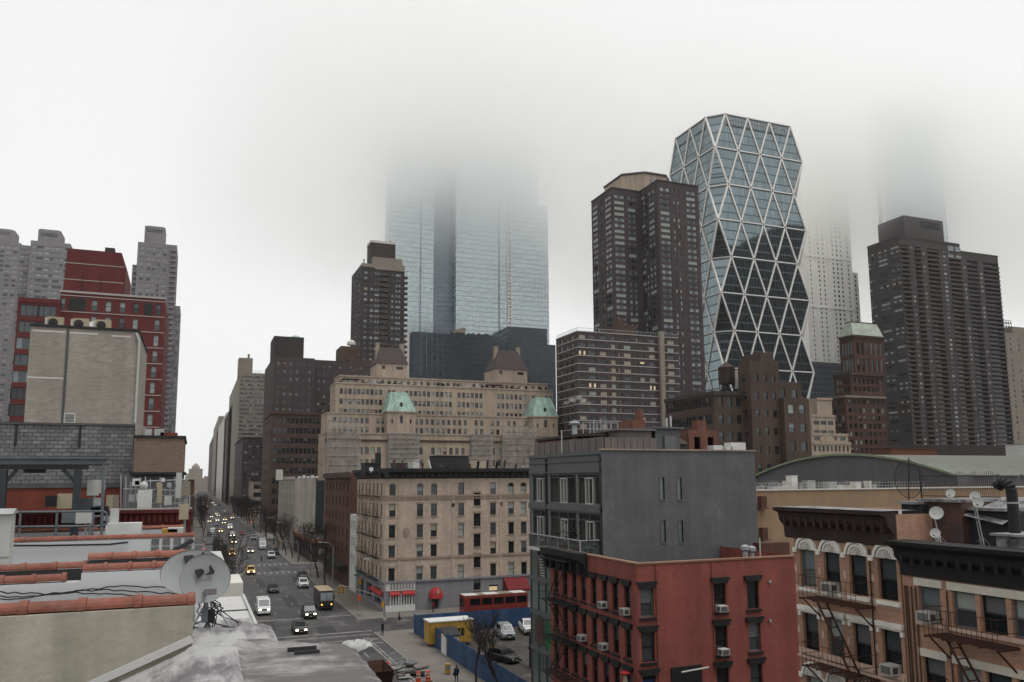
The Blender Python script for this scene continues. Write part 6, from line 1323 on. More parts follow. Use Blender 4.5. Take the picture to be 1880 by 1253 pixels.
    for k in range(24): v = y0 + .4 + k * (y1 - y0 - .8) / 23; p = MB(); p.box(X2 - .43, X2 - .165, v - .08, v + .08, z2 - .75, z2 - .4); p.build('cornice_bracket', 'trim_black', h)
    fire_escape(h, 'W', X2, cu2[2] - .9, cu2[0] - .6, [rows2[2][0] - .3, rows2[1][0] - .3, rows2[0][0] - .3], 1.05, 'iron_rust', bars=16)
    for v in (y1 - .25, y1 - .45, y1 - .65, cu2[0] + 1.1, cu2[0] - .85): p = MB(); p.tube((X2 - .05, v, 4), (X2 - .05, v, z2 - 1.7), .03, n=5); p.build('cable', 'brick_umber', h)
    air_conditioner('W', X2, cu2[0], rows2[0][0] + .02, 'white air conditioner under the first cream lintel of plain house')
    # bulkheads on its roof: brick, felt and vent
    for nm, q0, q1, yt, xx, m_ in (('felt_bulkhead', 1657, 1692, 926, 28.6, 'felt_dark'), ('sooty_brick_bulkhead', 1690, 1767, 922, 29.0, 'brick_sooty'), ('grey_felt_bulkhead', 1767, 1852, 938, 29.4, 'felt_dark')):
        va, vb = Wu(q1, xx, 960), Wu(q0, xx, 960); z1 = P((q0 + q1) / 2, yt, x=xx).z; p = MB(); p.box(xx, xx + 4.5, va, vb, z2 - .15, z1); p.build(nm, m_, h)
        p = MB(); p.box(xx - .2, xx + 4.7, va - .02, vb + .02, z1, z1 + .12); p.build('bulkhead_roof', 'roof_silver_patchy', h)
    va, vb = Wu(1835, 28.9, 940), Wu(1764, 28.9, 940); z1 = P(1800, 918, x=30).z; p = MB(); p.add([(29.0, va, z1 - .9), (29.0, vb, z1 - .6), (31.5, vb, z1 + .1), (31.5, va, z1 + .1)], [(0, 1, 2, 3)]); p.build('sloped_sheet', 'roof_silver_patchy', h)
    c0 = P(1857, 900, x=28.2); zb_ = z2 - .1; p = MB(); p.tube((28.2, c0.y, zb_), (28.2, c0.y, c0.z - .05), .19, n=12)
    pts = [(28.2, c0.y + .32 * (1 - math.cos(k)), c0.z - .05 + .32 * math.sin(k)) for k in lin(0, math.pi * .62, 6)]; p.path(pts, .19, 12); p.tube(pts[-1], (28.2, pts[-1][1] + .12, pts[-1][2] - .14), .19, .22, 12); p.build('gooseneck_vent', 'trim_black', h, smooth=False)
    p = MB(); p.tube((28.2, c0.y, c0.z - .5), (28.2, c0.y, c0.z - .44), .21, n=12); p.build('vent_collar', 'galvanised', h)
    va, vb = Wu(1880, 27.6, 990), Wu(1829, 27.6, 990); p = MB(); p.box(27.6, 29.2, va - .4, vb, z2 - .15, z2 + .5); p.box(27.4, 29.4, va - .6, vb + .1, z2 + .5, z2 + .58); p.build('skylight_kerb', 'roof_silver_patchy', h)
    # roof fence and round frame of thin bars
    xx = 31.0; p = MB(); va, vb = Wu(1835, xx, 900), Wu(1690, xx, 900); z0, z1 = P(1750, 920, x=xx).z, P(1750, 868, x=xx).z
    for v in lin(va, vb, 46): p.bar((xx, v, z0), (xx, v, z1 + .06 * math.sin(v * 9)), .011, .011, up=(1, 0, 0))
    for zz_ in (z0 + .2, z1 - .15): p.bar((xx, va, zz_), (xx, vb, zz_), .03, .03)
    p.build('roof_fence', 'black_metal', h)
    c0 = P(1668, 880, x=30.5); p = MB(); R0 = P(1668, 850, x=30.5).z - c0.z
    ring = [Vector((30.5, c0.y + R0 * 1.05 * math.cos(k), c0.z + R0 * 1.15 * math.sin(k))) for k in lin(0, 2 * math.pi, 25)]; p.path(ring, .016, 4)
    for k in range(-10, 11):
        yy = R0 * 1.05 * k / 10.5; hh_ = 1.15 * R0 * math.sqrt(max(0, 1 - (k / 10.5) ** 2)); p.bar((30.5, c0.y + yy, c0.z - hh_), (30.5, c0.y + yy, c0.z + hh_), .009, .009, up=(1, 0, 0))
    p.tube((30.5, c0.y + .2, z2), (30.5, c0.y - .1, c0.z + 1.3 * R0), .028, n=5); p.tube((30.5, c0.y - R0, z2), (30.5, c0.y - R0 * .8, c0.z + .5), .03, n=5); p.build('round_wire_frame', 'black_metal', h)
    return X2, z2
AX, AZ = arch_house()

# ================================================================ rooftops on the left
def stains(key, base, dark, s1, s2, thr, rough=.6, bump=.4):
    'old silver roof paint: pale coat with long dark scuffs'
    m = bpy.data.materials.new(key); m.use_nodes = True; t = m.node_tree; b = t.nodes['Principled BSDF']; N = t.nodes.new; L = t.links.new; M[key] = m
    g = N('ShaderNodeNewGeometry'); mp = N('ShaderNodeMapping'); mp.inputs['Scale'].default_value = s1; mp.inputs['Rotation'].default_value = (0, 0, s2); L(g.outputs['Position'], mp.inputs[0])
    n = N('ShaderNodeTexNoise'); n.inputs['Scale'].default_value = 1; n.inputs['Detail'].default_value = 8; n.inputs['Roughness'].default_value = .65; L(mp.outputs[0], n.inputs['Vector'])
    n2 = N('ShaderNodeTexNoise'); n2.inputs['Scale'].default_value = 1.1; n2.inputs['Detail'].default_value = 9; n2.inputs['Roughness'].default_value = .7; L(g.outputs['Position'], n2.inputs['Vector'])
    ad = N('ShaderNodeMath'); ad.operation = 'MULTIPLY_ADD'; L(n2.outputs[0], ad.inputs[0]); ad.inputs[1].default_value = .8; h5 = N('ShaderNodeMath'); h5.operation = 'MULTIPLY'; L(n.outputs[0], h5.inputs[0]); h5.inputs[1].default_value = .5; L(h5.outputs[0], ad.inputs[2])
    r = N('ShaderNodeMapRange'); r.inputs[1].default_value = thr; r.inputs[2].default_value = thr + .16; L(ad.outputs[0], r.inputs[0])
    x = N('ShaderNodeMixRGB'); L(r.outputs[0], x.inputs[0]); x.inputs[1].default_value = (*base, 1); x.inputs[2].default_value = (*dark, 1)
    L(x.outputs[0], b.inputs['Base Color']); b.inputs['Roughness'].default_value = rough; b.inputs['Metallic'].default_value = .1
    bp = N('ShaderNodeBump'); bp.inputs['Strength'].default_value = bump; bp.inputs['Distance'].default_value = .02; L(ad.outputs[0], bp.inputs['Height']); L(bp.outputs[0], b.inputs['Normal'])
stains('silver_roof', (.355, .35, .345), (.12, .108, .112), (8.5, 1.2, 1), .32, .60)
stains('roof_worn', (.30, .29, .285), (.095, .082, .082), (1.3, 6.0, 1), 0.05, .535)
stains('white_deck', (.46, .45, .44), (.20, .175, .175), (.8, 4.0, 1), 0, .74, .6, .2)
stains('white_wall', (.45, .455, .465), (.20, .195, .195), (.9, .9, .5), 0, .76, .7, .2)
YN1, YN2, YN3 = 9.6, 17.0, 28.0
def coping_row(root, xa, xb, y, z, r, n, m='terracotta'):
    'half-round clay coping tiles with collars, each a tile of its own'
    key = ('tile', round((xb - xa) / n, 3), round(r, 3), m)
    L_ = (xb - xa) / n
    if key not in WM:
        b = MB(); k = 10
        def shell(x0, x1, r_):
            pr = [(r_ * math.cos(a), r_ * math.sin(a) * 1.0) for a in lin(-.25, math.pi + .25, k)]; b.ext(pr, 'x', x0, x1)
        shell(.0, L_ * .84, r); shell(L_ * .84 + .002, L_ - .004, r * 1.2); WM[key] = b.mesh('coping_tile', (m,))
    for i in range(n):
        o = inst('coping_tile', WM[key], root, (xa + L_ * i, y, z)); o.rotation_euler = (RNG.uniform(-.05, .05), RNG.uniform(-.006, .006), RNG.uniform(-.012, .012))
def near_roofs():
    # own roof, sculpted silver felt
    t = thing('silver_roof_house', 'house under the nearest silver painted roof in the foreground', 'building', (0, 0, 0))
    b = MB(); nx, ny = 120, 110; vv = []; rr = random.Random(12); xs = lin(-5, 1.9, nx + 1); ys = lin(4.5, 10.7, ny + 1)
    def edge(y): return 1.74 - max(0, min(1, (y - 9.36) / .14)) * .77
    from mathutils import noise as MN
    for j, y in enumerate(ys):
        for i, x in enumerate(xs):
            xe = edge(y); f = i / nx; X = -5 + (xe + 5) * f
            z = 18.70
            if X < .1: z -= min(1.4, (.1 - X) * .40)
            z += .055 * math.exp(-((X - .48 - (y - 9) * .08) / .05) ** 2) * (1 if y < 9.6 else .2) - (.05 if X > .5 and y < 9.45 else 0)
            z += .05 * math.exp(-((y - 9.15) / .16) ** 2) * (1 if X > .55 else .1) + .03 * math.exp(-((y - 8.5) / .05) ** 2) * (1 if X > .55 else 0)
            z += .03 * math.exp(-((X + .12 - (y - 9) * .28) / .05) ** 2) + .025 * math.exp(-((X - .2 - (y - 9) * .28) / .04) ** 2)
            z += .010 * MN.noise(Vector((X * 1.6, y * 2.0, 3))) + .005 * MN.noise(Vector((X * 6, y * 6, 1))) + .004 * MN.noise(Vector((X * 20, y * 20, 1))) + .012 * sum(1 for k in (8.0, 8.72, 9.3, 9.95) if y + .06 * math.sin(X * 3) > k)
            if X > xe - .12: z -= (X - xe + .12) * .35
            vv.append((X, y, z))
    b.add(vv, [(j * (nx + 1) + i, j * (nx + 1) + i + 1, (j + 1) * (nx + 1) + i + 1, (j + 1) * (nx + 1) + i) for j in range(ny) for i in range(nx)]); b.m = [1 if sum(b.v[i][0] for i in f) / 4 > .52 and sum(b.v[i][1] for i in f) / 4 < 9.75 else 0 for f in b.f]; b.build('roof_felt', ('silver_roof', 'roof_worn'), t, smooth=True)
    b = MB(); b.box(-9, .55, -4, 9.59, 0, 16.9); b.build('wall', 'brick_umber', t)
    b = MB(); b.box(.553, .93, 9.5, 10.7, 17.6, 18.6); b.box(.553, 1.70, -4, 9.36, 17.5, 18.55); b.build('cornice', 'cornice_brown', t)
    b = MB(); b.quad((-9, -4, 17.0), (1.7, -4, 18.6), (1.7, 4.6, 18.6), (-9, 4.6, 17.0)); b.build('rear_roof', 'silver_roof', t)
    b = MB(); b.box(1.0, 1.3, 9.02, 9.06, 18.66, 18.745); b.box(1.06, 1.32, 8.93, 8.96, 18.66, 18.72); b.build('torn_flap', 'roof_tar', t)
    p0, p1 = P(205, 1250, y=YN1 - .04), P(352, 1181, y=YN1 - .04); b = MB(); b.bar((p0.x - .6, YN1 - .025, p0.z - .24 + .05), (p1.x, YN1 - .025, p1.z + .04), .05, .075); b.build('flashing', 'white_deck', t)
    b = MB(); q = P(640, 1182, z=18.7); nn = 9
    for j in range(nn):
        for i in range(nn):
            pass
    b = MB(); vv = []
    for j in range(7):
        for i in range(13):
            a = 2 * math.pi * i / 12; r = .17 * math.cos(j / 6 * math.pi / 2) + .01; vv.append((q.x + .05 + r * 1.15 * math.cos(a) * (1 + .15 * math.sin(3 * a)), q.y - .08 + r * .6 * math.sin(a), 18.66 + .075 * math.sin(j / 6 * math.pi / 2) + .025 * math.sin(i * 4.7 + j * 2.1)))
    b.add(vv, [(j * 13 + i, j * 13 + i + 1, (j + 1) * 13 + i + 1, (j + 1) * 13 + i) for j in range(6) for i in range(12)]); o = b.build('crumpled_flashing', 'flashing_foil'); tag(o, 'crumpled white plastic heap on the edge of the silver roof', 'foil')  # crumpled white foil flashing at the roof edge
    # first neighbour: olive stucco parapet, clay coping, white deck over the street
    t = thing('stucco_parapet_house', 'neighbour house with olive stucco parapet under big clay coping tiles', 'building', (0, YN1, 0))
    zt = (P(0, 1135, y=YN1).z + P(355, 1110, y=YN1).z) / 2; xr = P(356, 1110, y=YN1).x
    b = MB(); b.box(-8, xr, YN1, YN1 + .3, 10, zt - .005); b.build('stucco_parapet', 'stucco_olive', t)
    coping_row(t, xr - .535 * 9, xr + .02, YN1 + .14, zt + .03, .085, 9)
    b = MB(); b.box(-8, xr - .001, YN1 + .3, YN2 - .4, 0, 17.6); b.build('roof_body', 'white_deck', t)
    b = MB(); b.box(xr, 1.12, 10.72, 19.6, 17.7, 17.92); dk = b.build('street_deck', 'white_deck', t)
    for y in (12.1, 13.7, 15.6, 17.4): b = MB(); b.box(xr, 1.125, y, y + .05, 17.92, 17.94); b.build('deck_seam', 'roof_tar', dk)
    b = MB(); b.box(1.12, 1.17, 10.72, 19.6, 17.55, 17.97); b.build('deck_edge', 'frame_white', dk); b = MB(); b.box(xr, .55, 10.46, 19.6, 0, 17.7); b.build('wall', 'brick_umber', t)
    # second neighbour: white party wall with doubled coping
    t = thing('white_party_wall_house', 'house behind a whitewashed party wall topped by two rows of clay tiles', 'building', (0, YN2, 0))
    def rowz(px, py, Y): return P(px, py, y=Y).z
    xr = P(372, 1040, y=YN2).x; xm = P(150, 1045, y=YN2).x; za, zb = rowz(260, 1043, YN2), rowz(75, 1067, YN2)
    b = MB(); b.box(xm, xr, YN2, YN2 + .3, 10, za - .05); b.box(-12, xm, YN2, YN2 + .3, 10, zb - .05); b.build('whitewashed_wall', 'white_wall', t)
    coping_row(t, xm, xr, YN2 + .14, za, .1, 5); coping_row(t, -6.6, xm - .25, YN2 + .14, zb, .1, 9)
    za2, zb2 = rowz(260, 1022, YN2 + .9), rowz(75, 1044, YN2 + .9)
    b = MB(); b.box(xm, xr + .02, YN2 + .8, YN2 + 1.1, 10, za2 - .05); b.box(-12, xm, YN2 + .8, YN2 + 1.1, 10, zb2 - .05); b.build('rear_wall', 'roof_tar', t)
    coping_row(t, xm, xr + .05, YN2 + .94, za2, .1, 5, 'terracotta_pale'); coping_row(t, -6.6, xm, YN2 + .94, zb2, .1, 9)
    b = MB(); b.box(-12, xr - .01, YN2 + 1.1, YN3 - .3, 0, 17.3); b.build('roof_body', 'silver_roof', t)
    b = MB(); b.box(xr - .01, 1.06, 23.6, 33.0, 17.5, 17.88); dk = b.build('street_deck', 'white_deck', t)
    b = MB(); b.box(1.06, 1.3, 22.3, 24.4, 17.3, 17.9); b.box(.7, 1.06, 22.3, 23.6, 17.3, 17.9); b.build('cornice_end', 'stone_pale', dk); b = MB(); b.box(xr, .55, 19.7, 33, 0, 17.5); b.build('wall', 'brick_umber', t)
    # cables sagging along the wall
    rr = random.Random(8)
    for k in range(3):
        pts = []
        for px in range(0, 330, 14): q = P(px, 1084 + 10 * math.sin(px / 50 + k) * .5 + (px - 150) * -.02 + k * 5 + rr.uniform(-2, 2), y=YN2 - .06 - .03 * k); pts.append(q)
        pts += [P(345, 1092, y=YN2 - 2), P(365, 1105, y=YN2 - 4.5)]
        b = MB(); b.path(pts, .014, 4); b.build('wall_cable', 'wire_black', t)
    pts = [P(0, 1002, y=YN3 - .1), P(90, 1002, y=YN3 - .1), P(200, 1000, y=YN3 - .1), P(235, 996, y=YN3 - .1)]
    # third neighbour
    t = thing('white_parapet_house', 'house with low whitewashed parapet below the roof railing', 'building', (0, YN3, 0))
    zc = rowz(200, 989, YN3); xr = P(357, 985, y=YN3).x; b = MB(); b.box(-14, xr, YN3, YN3 + .3, 10, zc - .06); b.build('parapet', 'white_wall', t); coping_row(t, xr - 8.8, xr, YN3 + .14, zc, .1, 13)
    b = MB(); b.path(pts, .03, 5); b.build('wall_cable', 'wire_black', t)
    b = MB(); b.bar(P(300, 1022, y=YN3 - .05), P(355, 992, y=YN3 - .05), .06, .12); b.build('slanted_strip', 'roof_tar', t)
    a = P(278, 1000, y=YN3 - .02); b = MB()
    for i in range(6):
        for j in range(2): b.box(a.x + i * .32, a.x + .22 + i * .32, YN3 - .03, YN3 - .004, a.z - .28 + j * .25, a.z - .08 + j * .25)
    b.build('vent_grid', 'roof_grey', t)
    b = MB(); b.box(-14, xr, YN3 + .3, 44, 0, zc - .5); b.build('roof_body', 'felt_dark', t)
    ra = thing('roof_railing', 'grey pipe railing with rounded end above the white parapet', 'railing', (0, 30, 17)); b = MB(); yr = 29.5
    for yy in (939, 966): b.path([P(0, yy + 2, y=yr), P(188, yy, y=yr)], .035, 6)
    e0, e1 = P(188, 939, y=yr), P(188, 966, y=yr); m = P(196, 952, y=yr); b.path([e0, (e0.x + .12, yr, e0.z - .06), (m.x, yr, m.z + .1), (m.x, yr, m.z - .1), (e1.x + .12, yr, e1.z + .06), e1], .035, 6); b.build('rails', 'steel_blue_light', ra)
    for px in (38, 105, 172, 188): q = P(px, 939, y=yr); b = MB(); b.tube((q.x, yr, zc - .5), (q.x, yr, q.z), .035, n=6); b.build('post', 'steel_blue_light', ra)
    # maroon roof screen
    t = thing('maroon_parapet', 'dark maroon slatted roof parapet with a pale top strip', 'parapet', (0, 38, 0)); Ym = 38.0; x0, x1 = P(-30, 950, y=Ym).x, P(352, 950, y=Ym).x; z0, z1 = rowz(280, 966, Ym), rowz(280, 938, Ym)
    b = MB(); b.box(x0, x1, Ym + .1, Ym + .3, z0 - 3, z1); b.build('panel', 'parapet_maroon', t)
    n = 34
    for i in range(n): u = x0 + (x1 - x0) * (i + .5) / n; b = MB(); b.box(u - .06, u + .06, Ym, Ym + .099, z0 + .15, z1 - .18); b.build('baluster', 'parapet_maroon', t)
    b = MB(); b.box(x0, x1, Ym - .08, Ym + .35, z1 - .1, z1 + .04); b.build('top_strip', 'parapet_maroon', t); b = MB(); b.box(x0 + (x1 - x0) * .62, x1, Ym - .05, Ym + .3, z1 + .042, z1 + .1); b.build('pale_strip', 'band_white', t)
    coping_row(t, x1 - 9.6, x1 - .3, Ym - .3, rowz(280, 969, Ym), .1, 12, 'terracotta_pale'); b = MB(); b.box(x1 - 9.6, x1 - .3, Ym - .45, Ym - .15, 15, rowz(280, 972, Ym)); b.build('low_wall', 'white_wall', t)
    # white bulkhead at the left edge
    t = thing('white_bulkhead', 'white clapboard roof bulkhead cut by the left edge', 'bulkhead', (0, 22, 0)); q = P(21, 945, y=22); b = MB(); zz = rowz(10, 944, 22); b.box(q.x - 3, q.x, 22, 22.5, 17.3, zz); b.build('wall', 'frame_white', t)
    for i in range(6): b = MB(); b.box(q.x - 3, q.x + .02, 21.97, 21.999, 17.4 + i * .28, 17.62 + i * .28); b.build('clapboard', 'frame_white', t)
    b = MB(); b.ext([(21.9, zz), (22.6, zz), (22.25, zz + .12)], 'x', q.x - 3.2, q.x + .05); b.build('cap', 'galvanised', t); b = MB(); b.box(q.x - .55, q.x - .28, 21.94, 21.969, 17.6, zz - .45); b.build('panel', 'steel_blue_light', t)
near_roofs()
def canopy():
    Y = 33; t = thing('steel_canopy', 'dark steel canopy frame with angled braces on the left roof', 'canopy', (0, Y, 17)); z0, z1 = P(100, 853, y=Y).z, P(100, 843, y=Y).z; x1 = P(196, 850, y=Y).x
    b = MB(); b.box(-12, x1, Y, Y + .25, z0, z1); b.box(-12, x1, Y - .08, Y + .3, z1, z1 + .06); b.build('edge_beam', 'steel_blue_light', t)
    b = MB(); b.box(-12, x1 - .4, Y + .3, Y + 5, z0 + .05, z1 - .03); b.build('deck', 'steel_blue', t)
    b = MB(); b.box(-12, x1 - .6, Y + .02, Y + .22, z0 - .18, z0 - .004); b.build('lower_beam', 'black_metal', t)
    for px in (4, 141):
        q = P(px, 900, y=Y + .1); b = MB(); b.box(q.x - .12, q.x + .12, Y, Y + .24, 17.2, z0 - .19); b.build('post', 'steel_blue', t)
        zz = P(px, 884, y=Y).z
        for s in (-1, 1):
            b = MB(); e = P(px + s * 26, 859, y=Y); b.bar((q.x + s * .1, Y + .12, zz), (e.x, Y + .12, z0 - .18), .1, .12)
            if s < 0 or px < 50: b.build('brace', 'steel_blue', t)
    b = MB(); e0, e1 = P(168, 855, y=Y), P(190, 876, y=Y); b.bar(e0, e1, .06, .06); b.tube((P(190, 855, y=Y).x, Y, z0), (P(190, 960, y=Y).x, Y, 17.2), .05, n=6); b.build('corner_strut', 'steel_blue_light', t)
    b = MB(); a = P(40, 861, y=Y); e = P(76, 861, y=Y); b.box(a.x, e.x, Y + .3, Y + 1, z0 - .3, z0); b.build('light_box', 'black_metal', t)
canopy()
def left_backdrop():
    Y = 50.0; z0, zb, z1 = P(120, 936, y=Y).z, P(120, 892, y=Y).z, P(120, 781, y=Y).z; x1 = P(246, 830, y=Y).x
    t = thing('grey_block_wall_house', 'grey concrete block house wall above a strip of red brick', 'building', (0, Y, 0))
    b = MB(); b.box(-22, x1, Y + .02, Y + 12, 0, z1); b.build('wall', 'mortar_grey', t)
    b = MB(); b.box(-22, P(332, 915, y=Y).x, Y - .05, Y + .019, z0 - 4, zb - .12); b.build('brick_base', 'brick_red_base', t); b = MB(); b.box(-22, P(332, 915, y=Y).x, Y - .12, Y + .018, zb - .12, zb + .1); b.build('ledge', 'mortar_grey', t)
    bw, bh = .42, .21; me = {}
    for k in 'abc': q = MB(); q.box(.012, bw - .012, 0, .06, .012, bh - .012); me[k] = q.mesh('concrete_block', ('block_' + k,))
    nr = int((z1 - zb - .12) / bh); bh_ = (z1 - zb - .12) / nr; xl = P(-8, 830, y=Y).x; rr = random.Random(15)
    cnt = 0; rest = MB()
    for j in reversed(range(nr)):
        x = xl - (bw / 2 if j % 2 else 0)
        while x < x1 - .05:
            s = min(1, (x1 - x) / bw); cnt += 1
            if cnt > 300: rest.box(x + .012, x + bw * s - .012, Y - .045, Y + .015, zb + .122 + j * bh_, zb + .098 + (j + 1) * bh_, rr.randrange(3)); x += bw; continue
            o = inst('concrete_block', me[rr.choice('aabbc')], t, (x, Y - .045 + rr.uniform(-.008, .008), zb + .11 + j * bh_), 0, False, (s, 1, bh_ / bh)); x += bw
    if rest.f: rest.build('lower_blocks', ('block_a', 'block_b', 'block_c'), t, kind='stuff')
    b = MB(); b.box(-22, x1 + .1, Y - .12, Y + .5, z1, z1 + .12); b.build('coping', 'mortar_grey', t)
    for px in (30, 147, 248): q = P(px, 800, y=Y); b = MB(); b.box(q.x - .06, q.x + .06, Y - .09, Y - .046, z1 - 1.2, z1); b.build('anchor_strap', 'roof_tar', t)
    q = P(240, 830, y=Y); b = MB(); b.box(x1, x1 + .35, Y - .2, Y + 4, zb - 1, z1 + .1); b.build('pier', 'stucco_beige', t)
    # brown brick projecting box
    Yp = 47.5; xa, xb = P(247, 835, y=Yp).x, P(337, 835, y=Yp).x; za, zc = P(290, 867, y=Yp).z, P(290, 804, y=Yp).z
    h = thing('brown_brick_box', 'brown brick box projecting over the street end of the block wall', 'building', (xa, Yp, 0)); b = MB(); b.box(xa, xb, Yp, Yp + 8, za, zc); b.build('wall', 'brick_brown_block', h); b = MB(); b.box(xa - .08, xb + .08, Yp - .08, Yp + 8, zc, zc + .12); b.build('coping', 'roof_tar', h); b = MB(); b.box(xa - .2, xb + .15, Yp - .15, Yp + 8, za - .12, za - .003); b.build('bottom_ledge', 'roof_tar', h)
    b = MB(); b.box(xa - .5, xb, Yp + .6, Yp + 8, 0, za - .12); b.build('lower_wall', 'block_b', h)
    for px, yy, w, hh in ((310, 799, .9, .3), (292, 797, .5, .5), (272, 797, .35, .5)): q = P(px, yy, y=Yp + 2); b = MB(); b.box(q.x - w / 2, q.x + w / 2, Yp + 2, Yp + 3, zc, zc + hh + .1); b.build('roof_vent', 'brick_red_base' if w > .8 else 'galvanised', h)
    # beige penthouse
    Yb = 53.0; xa, xb = P(50, 690, y=Yb).x, P(251, 690, y=Yb).x; zc = P(150, 604, y=Yb).z
    h = thing('beige_penthouse', 'weathered beige brick penthouse block above the grey block wall', 'building', (xa, Yb, 0)); b = MB(); b.box(xa, xb, Yb, Yb + 9, 10, zc); b.build('wall', 'brick_beige', h)
    b = MB(); b.box(xa - .06, xb + .06, Yb - .08, Yb + 9, zc, zc + .14); b.build('coping', 'roof_tar', h)
    xm = P(120, 690, y=Yb).x; b = MB(); b.box(xm - .06, xm + .06, Yb - .06, Yb - .003, z1, zc); b.build('expansion_joint', 'mortar_grey', h)
    b = MB(); b.tube((xb + .05, Yb - .1, z1 + .4), (xb + .05, Yb - .1, zc - .6), .07, n=8); b.tube((xb + .05, Yb - .1, zc - .6), (xb - .15, Yb - .1, zc - .1), .07, n=8); b.build('drainpipe', 'frame_white', h)
    q = P(128, 768, y=Yb); b = MB(); b.box(q.x - .3, q.x + .3, Yb - .05, Yb - .003, q.z - .28, q.z + .28)
    h2 = b.build('louvre_vent', 'white_paint', h); b = MB()
    for k in range(6): b.box(q.x - .24, q.x + .24, Yb - .07, Yb - .051, q.z - .22 + k * .08, q.z - .18 + k * .08)
    b.build('louvre_blade', 'mortar_grey', h2)
    for (px0, px1, yy) in ((60, 120, 607), (122, 180, 611), (205, 240, 617), (50, 118, 693)):
        q0, q1 = P(px0, yy, y=Yb), P(px1, yy, y=Yb); b = MB(); b.box(q0.x, q1.x, Yb - .012, Yb - .002, q0.z - .05, q0.z + .05); b.build('mortar_patch', 'stone_pale', h)
    for i, (px, lb) in enumerate(((102, 'left rooftop condenser fan unit on the beige penthouse'), (149, 'middle rooftop condenser fan unit on the beige penthouse'), (190, 'right rooftop condenser fan unit on the beige penthouse'))):
        q = P(px, 600, y=Yb + 1.5); c_ = thing('condenser_unit', lb, 'air conditioner', (q.x, Yb + 1.2, zc + .14), 'penthouse condensers'); b = MB(); b.box(q.x - .42, q.x + .42, Yb + 1.2, Yb + 1.7, zc + .14, zc + .85); b.build('casing', 'antenna_beige', c_)
        b = MB(); b.lathe([(.26, 0), (.26, .03), (.08, .05)], 14); b.v = [(q.x - .1 + x, Yb + 1.195 - z, zc + .5 + y) for x, y, z in b.v]; b.build('fan', 'frame_dark', c_)
        b = MB(); b.box(q.x - .55, q.x - .43, Yb + 1.3, Yb + 1.9, zc + .14, zc + .8); b.build('side_box', 'white_paint', c_)
    q = P(168, 600, y=Yb + 1.5); b = MB(); b.lathe([(.3, 0), (.32, .3), (.2, .55), (.02, .62)], 10, (q.x, Yb + 1.6, zc + .14)); o = b.build('vent_dome', 'white_paint'); tag(o, 'small white vent dome between the penthouse condensers', 'vent')
left_backdrop()
